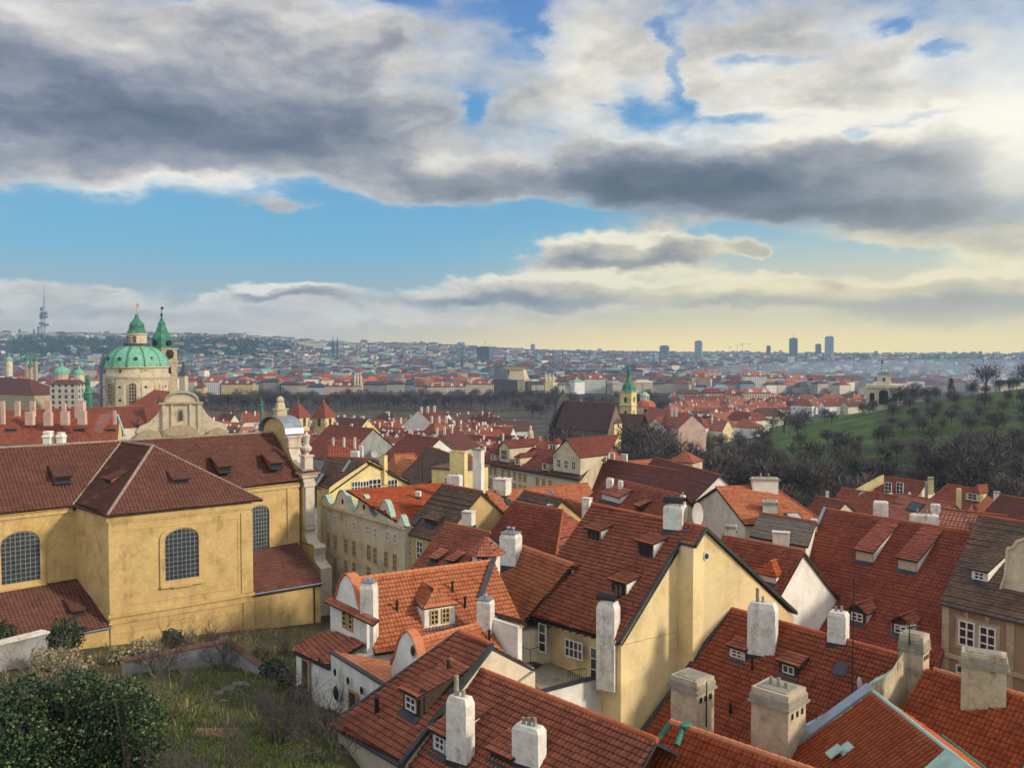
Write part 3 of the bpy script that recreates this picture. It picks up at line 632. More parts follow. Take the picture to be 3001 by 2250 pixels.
    # lean-to aisles on either side of the transept
    for nm, pts, wl in (("aisle_roof", [(9, 1722), (230, 1689), (312, 1846), (20, 1890)], None), ("aisle_roof", [(737, 1621), (872, 1603), (945, 1707), (739, 1745)], 1)):
        if wl is None:
            q = [Vector((*(hit(px, py, vplane(a, n_)).xy), 46.7)) for px, py in pts[:2]]; q[0] = q[0] - al * 8; q += [Vector((c.x, c.y, 43.4)), Vector((*(c - al * 22).xy, 43.4))]; q[2] += out * 1.0
        else:
            q = [Vector((*(hit(px, py, vplane(a, n_)).xy), 46.8)) for px, py in pts[:2]]; q += [Vector((*P(945, 1707, 44.3).xy, 44.3)), Vector((*d.xy, 44.3))]
            q[0] = Vector((*r.xy, 46.8))
        mb = MB(); tile_plane(mb, q, 0, **kw); o = mb.build(nm, [M["tile_church"], M["wood_dark"]], root)
        gb = MB(); gb.tube(q[2] + Z * -.05, q[3] + Z * -.05, .09, n=6); gb.build("gutter", M["zinc"], o)
        wb = MB(); b0, b1 = q[2] - pe * .4, q[3] - pe * .4; e = (b0 - b1).normalized()
        wb.prism([Vector((*v.xy, 37)) for v in (b0, b1, b1 - pe * 6, b0 - pe * 6)], [Vector((*v.xy, q[2].z - .1)) for v in (b0, b1, b1 - pe * 6, b0 - pe * 6)]); wb.build("aisle_wall", M["yellow_church"], o)
        if wl is None:
            dormer(root, 230, 1800, plane(q[0], q[1], q[2]), 1.1, .35, "tile_church", "black_metal", "terracotta", win=False, pitch=.3)
        if wl:
            pb = MB(); x = b0 + pe * .12 - e * .8; pb.tube(Vector((*x.xy, 37)), Vector((*x.xy, q[2].z)), .08); pb.build("downpipe", M["wood_dark"], o)
    # windows
    for px, py, pa, pb, w, h in ((60, 1632, a, n_, 3.5, 5.0), (533, 1622, c, d, 3.35, 5.1), (757, 1547, a, n_, 2.7, 5.2)):
        pl = vplane(pa, pb); cc = hit(px, py, pl); o = surround(root, cc, pl[1], w + .95, h + .95, .5); o2 = window(o, cc, pl[1], w, h, 8, 11, "zinc", "church_glass", .045, True, .05, name="leaded_window")
        sl = MB(); u = Z.cross(pl[1]); sl.box(cc - Z * (h / 2 + .55) + pl[1] * .16, u * (w + .9), pl[1] * .42, Z * .2); sl.box(cc - Z * (h / 2 + .72) + pl[1] * .12, u * (w * .55), pl[1] * .34, Z * .14); sl.build("sill", M["yellow_church"], o)
    # west front: a tall scrolled slab at the nave's end, seen from behind
    O = Vector((R1.x, R1.y, 0)) + al * .3
    half = [(0, 61.5)] + [(3.3 * math.sin(t), 59.6 + 1.9 * math.cos(t)) for t in (.3, .6, .9, 1.2, 1.5708)] + [(3.3, 58.9), (3.55, 58.0), (4.0, 57.1), (4.7, 56.4), (5.6, 56.0), (7.2, 55.6), (7.2, 48.6), (7.5, 47.6), (8.2, 46.9), (9.2, 46.6), (9.5, 46.9), (9.9, 46.5), (9.6, 45.6), (9.8, 45.0), (10.6, 44.6), (11.2, 44.3), (11.2, 42.8), (11.2, 37)]
    zz = lambda s_, t_, z_: O + pe * s_ + al * t_ + Z * z_
    fb = MB()
    for (s0, z0), (s1, z1) in zip(half, half[1:]):
        for sg in (1, -1):
            q0 = [zz(sg * s0, 0, z0), zz(sg * s1, 0, z1), zz(sg * s1, 1.5, z1), zz(sg * s0, 1.5, z0)]; fb.poly(q0, 1)
    for sg in (1, -1):
        for (s0, z0), (s1, z1) in zip(half, half[1:]):
            for t_ in (0, 1.5): fb.poly([zz(0, t_, z0), zz(sg * s0, t_, z0), zz(sg * s1, t_, z1), zz(0, t_, z1)], 0 if t_ == 0 else 1)
    fo = fb.build("facade", [M["yellow_church"], M["pale_stone"]], root)
    ld = MB(); N_ = 10
    for k in range(N_):
        t0, t1 = -1.57 + 3.14 * k / N_, -1.57 + 3.14 * (k + 1) / N_
        ld.slab([zz(3.75 * math.sin(t0), -.5, 59.7 + 2.05 * math.cos(t0)), zz(3.75 * math.sin(t0), 2.0, 59.7 + 2.05 * math.cos(t0)), zz(3.75 * math.sin(t1), 2.0, 59.7 + 2.05 * math.cos(t1)), zz(3.75 * math.sin(t1), -.5, 59.7 + 2.05 * math.cos(t1))], Z * .12)
    ld.build("pediment_roof", M["zinc"], fo)
    co = MB()
    co.box(zz(3.5, .75, 59.45), pe * 1.0, al * 2.3, Z * .22); co.box(zz(3.45, .75, 59.2), pe * .7, al * 1.9, Z * .24); co.box(zz(3.5, .75, 58.55), pe * .55, al * 1.7, Z * 1.0)
    co.build("volute_cornice", M["pale_stone"], fo); co = MB(); co.box(zz(7.0, .75, 55.25), pe * 1.5, al * 2.6, Z * .22); co.box(zz(7.0, .75, 54.9), pe * 1.0, al * 2.1, Z * .4); co.box(zz(7.2, .75, 53.9), pe * .55, al * 1.5, Z * .6)
    co.box(zz(7.25, .75, 51.2), pe * .4, al * 1.2, Z * 4.6); co.box(zz(7.3, .75, 48.6), pe * .7, al * 1.5, Z * .4); co.build("pilaster", M["pale_stone"], fo)
    tb = MB(); tile_plane(tb, [zz(6.2, -.6, 55.75), zz(6.2, 2.1, 55.75), zz(8.0, 2.1, 55.35), zz(8.0, -.6, 55.35)], 0, detail=1, boards=None); tb.build("cornice_tiles", M["tile_church"], fo)
    for s_, t_ in ((6.7, .75), (-6.7, .75)):
        ub = MB(); q = zz(s_, t_, 0); ub.cbox(q.x, q.y, 55.7, 57.2, 1.1, 1.1, math.atan2(al.y, al.x)); ub.cbox(q.x, q.y, 57.2, 57.4, 1.35, 1.35, math.atan2(al.y, al.x))
        ub.lathe([(.28, 57.4), (.22, 57.6), (.62, 58.0), (.66, 58.3), (.35, 58.6), (.3, 58.8), (.42, 59.6), (.5, 59.75), (.2, 59.95), (.06, 60.3)], (q.x, q.y, 0), 12); ub.build("urn", M["pale_stone"], fo)
    sb = MB(); q = zz(0, .75, 0); sb.cbox(q.x, q.y, 61.5, 62.6, 1.3, 1.3, .6); sb.cbox(q.x, q.y, 62.6, 62.75, 1.6, 1.6, .6); sb.cbox(q.x, q.y, 62.75, 63.5, 1.0, 1.0, .6, 0, .8); sb.lathe([(.35, 63.5), (.5, 63.8), (.38, 64.1), (.12, 64.3)], (q.x, q.y, 0), 10); sb.build("pedestal", M["limestone"], fo)
    xb = MB(); xb.tube((q.x, q.y, 64.2), (q.x, q.y, 66.0), .06); xb.tube(q + pe * .5 + Z * 65.4, q - pe * .5 + Z * 65.4, .06); xb.build("cross", M["black_metal"], fo)
    return dict(al=al, pe=pe)
CHU = church()

# ================================================================== close houses (each measured from its own ridge, eaves and verges)
def gable_house():
    """the big house with the pale yellow gable wall"""
    zr, ze = 56.4, 48.8
    R0 = P(1735, 1479, zr); Ra = P(2067, 1549, zr); E1 = P(1815, 1880, ze); E0 = P(1520, 1795, ze)
    B1 = P(2333, 1796, ze + .2); B0 = B1 + (R0 - Ra); B0.z = ze
    e = (Ra - R0); e.z = 0; e.normalize(); Rl = Ra - e * 1.6
    root = thing("gable_house", "big red-roofed house with a tall blank pale yellow gable wall", "house", (Ra.x, Ra.y, 34))
    rb = MB(); tile_plane(rb, [R0, Rl, E1, E0], 0, detail=2, tw=.27, th=.36, amp=.07, lap=.10); tile_plane(rb, [Rl, R0, B0, B1 - e * 1.6], 0, detail=1)
    # the half beyond the ridge stands forward; its roof laps over the ridge
    k = lerp(Ra, E1 + e * 1.6, .16); tile_plane(rb, [Rl - e * .02 + Z * .05, Ra + Z * .05, k + Z * .05, k - e * 1.6 + Z * .05], 0, detail=2, thick=.25); tile_plane(rb, [Ra + Z * .05, Rl + Z * .05, B1 - e * 1.6 + Z * .05, B1 + Z * .05], 0, detail=1)
    ro = rb.build("roof", [M["tile_old"], M["lead"]], root)
    vb = MB()
    for a, b in ((Rl, E1), (Ra, k), (Ra, B1)): 
        d = (b - a).normalized(); vb.box((a + b) / 2 + Z * .03 + e * .06, d * (b - a).length, e * .22, Z * .28)
    vb.tube(k + Z * .03, k - e * 1.6 + Z * .03, .12); vb.build("verge_flashing", M["lead"], ro)
    cb = MB(); ridge_caps(cb, R0 + Z * .08, Ra + Z * .1, .15); cb.build("ridge_tiles", M["tile_red"], ro)
    # gable wall: a set-back half and a half standing forward
    g = (B1 - E1); g.z = 0; g.normalize(); zb = 33.0; wb = MB(); i = -e * .12; ex = -e * 1.6
    mid = hit(2021, 1700, vplane(Rl, E1 + (Rl - lerp(E1, Rl, 1)))) if False else None
    Pm = lerp(Ra, E1 + e * 1.6, .16)                    # where the forward half ends
    def V(p, z): return Vector((p.x, p.y, z))
    a0, a1 = E1 + i + g * .25, Pm + ex + i; w0 = [V(a0, zb), V(a1, zb), V(a1, Pm.z - .2), V(a0, ze - .0)]
    back = -e * 9.5
    wb.prism([V(a0, zb), V(Rl + i, zb), V(Rl + i + back, zb), V(a0 + back, zb)], [V(a0, ze), V(Rl + i, zr - .25), V(Rl + i + back, zr - .25), V(a0 + back, ze)])
    f0, f1, f2 = Pm + i, Ra + i, B1 + i - g * .15; bk = -e * 9
    wb.prism([V(f0, zb), V(f1, zb), V(f1 + bk, zb), V(f0 + bk, zb)], [V(f0, Pm.z - .2), V(f1, zr - .2), V(f1 + bk, zr - .2), V(f0 + bk, Pm.z - .2)])
    wb.prism([V(f1, zb), V(f2, zb), V(f2 + bk, zb), V(f1 + bk, zb)], [V(f1, zr - .2), V(f2, ze - .1), V(f2 + bk, ze - .1), V(f1 + bk, zr - .2)])
    wb.build("wall", M["yellow_gable"], root)
    pl = vplane(f1, f2); c = hit(2069, 1628, pl); ob = MB(); u = Z.cross(pl[1])
    ri = [c + u * .26 * math.cos(t * math.pi / 8) + Z * .34 * math.sin(t * math.pi / 8) + pl[1] * .03 for t in range(16)]
    ob.slab(ri, pl[1] * .06); o = ob.build("round_window", M["wood_white"], root); ob = MB(); ob.slab([c + (p - c) * .66 + pl[1] * .09 for p in ri], pl[1] * .02); ob.build("pane", M["glass"], o)
    st = MB(); pl0 = vplane(a0, a1); s0, s1 = hit(1822, 1889, pl0), hit(2012, 1843, pl0); st.tube(s0 + pl0[1] * .02, s1 + pl0[1] * .02, .035, n=4); st.build("cornice_line", M["stone_chimney"], root)
    # courtyard side under the left eave
    F0, F1 = E0 + g * .35 + e * .3, E1 + g * .35 - e * .1; wf = vplane(F0, F1)
    for px, py, w, h, nx, ny in ((1682, 1902, 1.75, 1.35, 4, 2), (1590, 1868, .8, 2.3, 1, 3), (1743, 1945, .8, 2.5, 1, 3), (1591, 1992, .62, 1.0, 2, 3)):
        window(root, hit(px, py, wf), wf[1], w, h, nx, ny, fw=.07)
    bc = hit(1570, 1940, wf); n = wf[1]; u = Z.cross(n); bb = MB(); bb.box(bc + n * .7, u * 1.35, n * 1.3, Z * .12); bo = bb.build("balcony", M["lead"], root)
    gb = MB()
    for s in (-1, 1): gb.tube(bc + n * 1.3 + u * s * .65, bc + n * 1.3 + u * s * .65 + Z * 1.5, .03, n=4); gb.tube(bc + n * .1 + u * s * .65 + Z * 1.5, bc + n * 1.3 + u * s * .65 + Z * 1.5, .025, n=4)
    gb.tube(bc + n * 1.3 + u * .65 + Z * 1.5, bc + n * 1.3 - u * .65 + Z * 1.5, .025, n=4); gb.build("railing", M["black_metal"], bo)
    # brackets under the eave
    kb = MB()
    for t in np.linspace(.04, .96, 14): q = lerp(E0, E1, float(t)) - Z * .28 + g * .2; kb.box(q, e * .1, g * .5, Z * .14)
    kb.build("eave_brackets", M["wood_dark"], root)
    pl = plane(R0, Rl, E1); pl = (pl[0], pl[1] if pl[1].z > 0 else -pl[1])
    for px, py in ((1739, 1596), (1891, 1637), (1655, 1706), (1812, 1751)): dormer(root, px, py, pl, 1.75, 1.25, "tile_old", "wood_dark", "white", 'shed', True, .22, "wood_dark", 2, 1, detail=2)
    skylight(root, 1672, 1630, pl, .95, 1.25)
    o = chimney(root, 1948, 2024, 1484, 1568, pl, -32, .8, 'hood', "white", npot=0); M["verdigris_streak"] = stucco("verdigris_streak", (.66, .72, .65), .9, (.10, .40, .28), 1.2, streak=1.0)
    vs = [o.matrix_world @ v.co for v in o.data.vertices[:8]]; f = [q + Vector((root.location.x, root.location.y, root.location.z)) for q in [v.co for v in o.data.vertices[:4]]]; p0, p1, p2, p3 = f; nn = (p1 - p0).cross(p2 - p0).normalized(); nn = nn if nn.dot(EYE - p0) > 0 else -nn; sb = MB(); sb.slab([lerp(p0, p1, .22) + nn * .005 + Z * 1.65, lerp(p0, p1, .62) + nn * .005 + Z * 1.65, lerp(p3, p2, .72) + nn * .005, lerp(p3, p2, .12) + nn * .005], nn * .008); sb.build("green_streak", M["verdigris_streak"], o)
    chimney(root, 1749, 1822, 1770, 1966, 64.2, -30, .75, 'hood', "white", npot=0)
    return dict(e=e, g=g, E0=E0, E1=E1, fw=wf, a0=a0, left=vplane(a0, a1), right=vplane(f1, f2))
GH = gable_house()
def terrace_wall():
    a, b = P(1580, 2028, 45.4), P(1821, 1965, 45.5); d = (b - a).normalized(); n = Vector((d.y, -d.x, 0)); mb = MB()
    root = thing("courtyard_wall", "white rendered courtyard wall with dark coping below the yellow house", "wall", (a.x, a.y, 33))
    mb.box((a + b) / 2 - Z * 6.2, (b - a), n * .35, Z * 12.4); mb.build("wall", M["white"], root)
    c = MB(); c.slab([a - d * .1 - n * .3 , b + d * .1 - n * .3, b + d * .1 + n * .3, a - d * .1 + n * .3], Z * .08); c.build("coping", M["lead"], root)
    rb = MB(); u = GH['e']; q = P(1665, 1965, 46.9); q2 = P(1718, 1957, 46.9)
    for t in np.linspace(0, 1, 9): x = lerp(q, q2, float(t)); rb.tube(x - Z * .9, x, .02, n=4)
    rb.tube(q, q2, .03, n=4); rb.tube(q - Z * .9, q2 - Z * .9, .02, n=4); rb.build("railing", M["black_metal"], root)
    fb = MB(); p0 = Vector(a) - Z * .4; g = GH['g']; fb.slab([a - Z * .6, b - Z * .6, b - Z * .6 - n * 7, a - Z * .6 - n * 7], -Z * .3); fb.build("terrace_floor", M["concrete_cap"], root)
terrace_wall()

def curved_gable(parent, a, b, zlow, ztop, thick_dir, name="gable_wall", m="white", zb=38, cope="tile_orange", flat=.22):
    """baroque gable over the wall a-b: concave shoulders into a round head"""
    a, b = Vector(a), Vector(b); L = (b - a).length; H = ztop - zlow; pts = []
    prof = [(0, 0), (.05, .03), (.13, .12), (.20, .30), (.25, .52), (.30, .72), (.38, .90), (.46, .985), (.5, 1.0)]
    full = prof + [(1 - x, y) for x, y in prof[::-1][1:]]
    top = [Vector((*(lerp(a, b, x)).xy, zlow + H * y)) for x, y in full]
    mb = MB(); t = Vector(thick_dir)
    for p, q in zip(top, top[1:]):
        mb.prism([Vector((*p.xy, zb)), Vector((*q.xy, zb)), Vector((*q.xy, zb)) + t, Vector((*p.xy, zb)) + t], [p, q, q + t, p + t])
    o = mb.build(name, M[m], parent)
    if cope:
        cb = MB(); tn = t.normalized()
        for p, q in zip(top, top[1:]):
            k = max(1, int((q - p).length / .3)); d = (q - p) / k
            for i in range(k): cb.slab([p + d * i - tn * .14 + Z * .03, p + d * (i + 1.05) - tn * .14 + Z * .05, p + d * (i + 1.05) + t + tn * .14 + Z * .05, p + d * i + t + tn * .14 + Z * .03], Z * .10)
        cb.build("coping", M[cope], o)
    return o
def orange_house():
    zr, ze = 53.4, 49.3
    R0 = P(1030, 1700, zr); R1 = P(1448, 1645, zr); E0 = P(1100, 1918, ze); dr = (R1 - R0); E1 = E0 + dr
    root = thing("orange_house", "white house with bright orange tiled roof and curved gable by the garden", "house", (E0.x, E0.y, 40))
    e = dr.normalized(); n = Vector((e.y, -e.x, 0))
    rb = MB(); tile_plane(rb, [R0, R1, E1, E0], 0, detail=2, tw=.27, th=.36, amp=.07, lap=.10); B0 = R0 * 2 - E0; B1 = R1 * 2 - E1; B0.z = B1.z = ze; tile_plane(rb, [R1, R0, B0, B1], 0, detail=1)
    ro = rb.build("roof", [M["tile_orange"], M["wood_dark"]], root); cb = MB(); ridge_caps(cb, R0 + Z * .08, R1 + Z * .08, .15); cb.build("ridge_tiles", M["tile_orange"], ro)
    vb = MB(); v0, v1 = P(1448, 1645, zr), hit(1408, 1760, plane(R0, R1, E0)); vb.slab([v0 + Z * .26 - e * .25, v0 + Z * .26 + e * .25, v1 + Z * .26 + e * .25, v1 + Z * .26 - e * .25], Z * .05); vb.build("valley_flashing", M["lead"], ro)
    wb = MB(); i = -n * .35; q = [E0 + i + e * .1, E1 + i, B1 - i, B0 - i + e * .1]; V = lambda p, z: Vector((p.x, p.y, z))
    wb.prism([V(p, 38) for p in q], [V(p, ze - .1) for p in q]); wb.prism([V(q[0], ze), V(R0 + e * .1, ze), V(R0 + e * .3, ze), V(q[0] + e * .2, ze)], [V(q[0], ze + .01), V(R0 + e * .1, zr), V(R0 + e * .3, zr), V(q[0] + e * .2, ze + .01)]); wb.build("wall", M["white"], root)
    # curved gable towards the garden
    ga, gb_ = P(968, 1757, zof(968, 1757, 64.5)), P(1075, 1812, zof(1075, 1812, 60.2)); ga.z = gb_.z = (ga.z + gb_.z) / 2
    a2, b2 = Vector(ga), Vector(gb_); go = curved_gable(root, a2, b2, ga.z - .1, zr + .75, e * .45, zb=40)
    pl = vplane(a2, b2); wn = pl[1]; u = Z.cross(wn)
    tb = MB(); s0, s1 = hit(966, 1758, pl), hit(1110, 1805, pl); s1.z = s0.z = ga.z; tile_plane(tb, [s0 + Z * .3, s1 + Z * .3, s1 + wn * .5, s0 + wn * .5], 0, detail=1); tb.build("cornice_tiles", [M["tile_old"], M["wood_dark"]], go)
    for px, py in ((1010, 1811), (1028, 1821)): window(root, hit(px, py, pl), wn, .62, 1.1, 1, 3, "wood_ochre", fw=.09)
    fr = MB(); c = hit(1019, 1816, pl); fr.box(c - wn * .02, u * 1.75, wn * .05, Z * 1.5); fr.build("window_surround", M["tan"], root)
    pl = plane(R0, R1, E0); pl = (pl[0], pl[1] if pl[1].z > 0 else -pl[1])
    o = dormer(root, 1289, 1836, pl, 2.5, 1.55, "tile_orange", "white", "white", 'hip', False, detail=2)
    c = hit(1289, 1836, pl); f = Vector((pl[1].x, pl[1].y, 0)).normalized(); u = Z.cross(f)
    for s in (-1, 1): window(o, c + Z * .78 + u * s * .45 + f * .02, f, .62, 1.05, 2, 3, "wood_ochre", fw=.07)
    for px, py in ((1164, 1795), (1326, 1737), (1363, 1782)): vent(root, px, py, pl)
    chimney(root, 1053, 1105, 1712, 1880, 60.2, -18, .8, 'cap', "white", npot=1)
    chimney(root, 1396, 1449, 1763, 1832, 62.5, -20, .85, 'cap', "white", npot=1)
    return dict(e=e, n=n, R0=R0, R1=R1, E0=E0)
OH = orange_house()
def garden_annex():
    root = thing("garden_annex", "low white annex with small oval openings facing the garden", "outbuilding", (*P(960, 2010, d=58).xy, 44))
    V = lambda p, z: Vector((p.x, p.y, z)); a, m1, b = P(868, 1903, 49.2), P(970, 1949, 49.2), P(1150, 2022, 50.1); d = (b - a); d.z = 0; d.normalize(); n = Vector((d.y, -d.x, 0)); n = n if n.dot(EYE - a) > 0 else -n
    mb = MB(); mb.prism([V(a, 43), V(m1, 43), V(m1 - n * 3.6, 43), V(a - n * 3.6, 43)], [V(a, 49.0), V(m1, 49.0), V(m1 - n * 3.6, 49.3), V(a - n * 3.6, 49.3)])
    bk = P(1142, 1937, d=56.2); mb.prism([V(m1, 43), V(b, 43), V(bk, 43)], [V(m1, 50.0), V(b, 50.0), V(bk, bk.z - .12)]); mb.build("wall", M["white"], root)
    sh = MB(); tile_plane(sh, [P(966, 1843, d=64.4), P(1072, 1885, d=60.1), V(m1 + n * .25, 49.2), V(a + n * .25 - d * .2, 49.2)], 0, detail=2, th=.36, lap=.08); sh.build("tiled_roof", [M["tile_old"], M["lead"]], root)
    rb = MB(); tile_plane(rb, [V(m1 - n * .15, 50.1), bk, V(b - n * .15, 50.1)], 0, detail=0); rb.build("smooth_roof", [M["tile_orange"], M["lead"]], root)
    cb = MB(); cb.slab([V(m1 - n * .2, 50.05), V(b - n * .2, 50.05), V(b + n * .12, 50.05), V(m1 + n * .12, 50.05)], Z * .1); cb.build("coping", M["lead"], root); pl = vplane(a, b)
    for px, py, w, h in ((937, 1939, .36, .5), (982, 1969, .36, .5), (1020, 1994, .36, .5), (1060, 2022, .36, .5), (985, 2030, .75, .95)):
        c = hit(px, py, pl); u = Z.cross(pl[1]); ri = [c + u * w / 2 * math.cos(k * math.pi / 7) + Z * h / 2 * math.sin(k * math.pi / 7) + pl[1] * .005 for k in range(14)]; ob = MB(); ob.slab(ri, pl[1] * .02); ob.build("oval_opening", M["black_metal"], root)
    for px, py, w, h in ((895, 1975, .75, 1.9), (1034, 2055, .75, 1.1)):
        c = hit(px, py, pl); u = Z.cross(pl[1]); ob = MB(); ob.box(c, u * (w + .4), pl[1] * .06, Z * (h + .3)); o = ob.build("door_frame", M["tan"], root); ob = MB(); ob.box(c + pl[1] * .03, u * w, pl[1] * .04, Z * h); ob.build("door", M["wood_dark"], o)
garden_annex()
def link_roof():
    """the darker orange slope that runs from the orange house up to the gable house"""
    zr = 52.6; R0, R1 = P(1532, 1603, zr), P(1628, 1637, zr); e = (R1 - R0); e.z = 0; e.normalize(); k = GH['E1'] - P(1735, 1479, 56.4); fall = Vector((-GH['g'].x, -GH['g'].y, 0)); 
    down = fall * 5.2 - Z * 5.0
    root = thing("link_house", "narrow house with orange-brown roof joining the orange house to the gable house", "house", (R0.x, R0.y, 38))
    a, b = R0, R1 + e * 2.5; rb = MB(); tile_plane(rb, [a, b, b + down, a + down], 0, detail=2, tw=.27, th=.36, amp=.07, lap=.10); up = Vector((-down.x, -down.y, down.z)); tile_plane(rb, [b, a, a + up, b + up], 0, detail=1); ro = rb.build("roof", [M["tile_orange"], M["wood_dark"]], root)
    cb = MB(); ridge_caps(cb, a + Z * .08, b + Z * .08, .15); cb.build("ridge_tiles", M["tile_orange"], ro)
    V = lambda p, z: Vector((p.x, p.y, z)); wb = MB(); q = [a + down * .94, b + down * .94, b + up * .94, a + up * .94]; wb.prism([V(p, 36) for p in q], [V(p, a.z - 4.95) for p in q]); wb.prism([q[0], V(a, q[0].z), q[3], q[3] + e * .3, V(a, q[0].z) + e * .3, q[0] + e * .3][:3], [q[0] + Z * .01, V(a, a.z - .2), q[3] + Z * .01]); wb.build("wall", M["cream"], root)
    pl = plane(a, b, a + down); pl = (pl[0], pl[1] if pl[1].z > 0 else -pl[1])
    chimney(root, 1463, 1531, 1568, 1672, pl, -27, .85, 'cap', "white", npot=2); skylight(root, 1477, 1788, pl, .8, 1.1)
link_roof()
def court_wing():
    """the wing with a little curved gable in front of the orange house"""
    zr = 50.4; R0, R1 = P(1240, 1872, zr), P(1420, 1826, zr); e = (R1 - R0); e.z = 0; e.normalize(); n = Vector((e.y, -e.x, 0)); down = n * 4.6 - Z * 4.4; up = -n * 3 - Z * 2.9
    root = thing("court_wing", "small wing with orange roof and round-windowed white scroll gable", "house", (R0.x, R0.y, 40))
    a, b = R0 - e * 1.6, R1 + e * .3; rb = MB(); tile_plane(rb, [a, b, b + down, a + down], 0, detail=2, th=.36, lap=.06); tile_plane(rb, [b, a, a + up, b + up], 0, detail=1); ro = rb.build("roof", [M["tile_orange"], M["lead"]], root)
    cb = MB(); ridge_caps(cb, a + Z * .08, b + Z * .08, .15); cb.build("ridge_tiles", M["tile_orange"], ro)
    V = lambda p, z: Vector((p.x, p.y, z)); wb = MB(); q = [a + down * .93 + e * .2, b + down * .93, b + up * .93, a + up * .93 + e * .2]; wb.prism([V(p, 36) for p in q], [V(p, z) for p, z in zip(q, (zr - 4.3, zr - 4.3, zr - 2.9, zr - 2.9))]); wb.build("wall", M["white"], root)
    ga, gb_ = P(1132, 1955, zof(1132, 1955, 58.2)), P(1262, 1955, zof(1262, 1955, 55.6)); ga.z = gb_.z = min(ga.z, gb_.z); go = curved_gable(root, ga, gb_, ga.z, zof(1200, 1852, 56.8), (e * .4), zb=40)
    pl = vplane(ga, gb_); c = hit(1212, 1906, pl); u = Z.cross(pl[1]); ob = MB(); ri = [c + u * .26 * math.cos(k * math.pi / 8) + Z * .45 * math.sin(k * math.pi / 8) for k in range(16)]; ob.slab(ri, pl[1] * .05); o = ob.build("oval_window", M["stone_chimney"], go); ob = MB(); ob.slab([c + (p - c) * .72 + pl[1] * .05 for p in ri], pl[1] * .02); ob.build("pane", M["glass"], o)
    vent(root, 1434, 1878, plane(a, b, a + down), .7)
    # white fire wall with tile coping behind it
    fb = MB(); p = [P(1445, 1808, 50.4), P(1520, 1835, 50.4)]; p = [P(1446, 1806, d=63.5), P(1530, 1835, d=62)]; z = p[0].z; fb.prism([V(p[0], 38), V(p[1], 38), V(p[1], 38) - e * .4, V(p[0], 38) - e * .4], [p[0], V(p[1], z - .2), V(p[1], z - .2) - e * .4, p[0] - e * .4]); fo = fb.build("fire_wall", M["white"], root)
    cb = MB(); tile_plane(cb, [p[0] + Z * .35 - n * .1, V(p[1], z + .25) - n * .1, V(p[1], z - .1) + n * .5, p[0] + n * .5], 0, detail=2); cb.build("coping", [M["tile_orange"], M["wood_dark"]], fo)
court_wing()

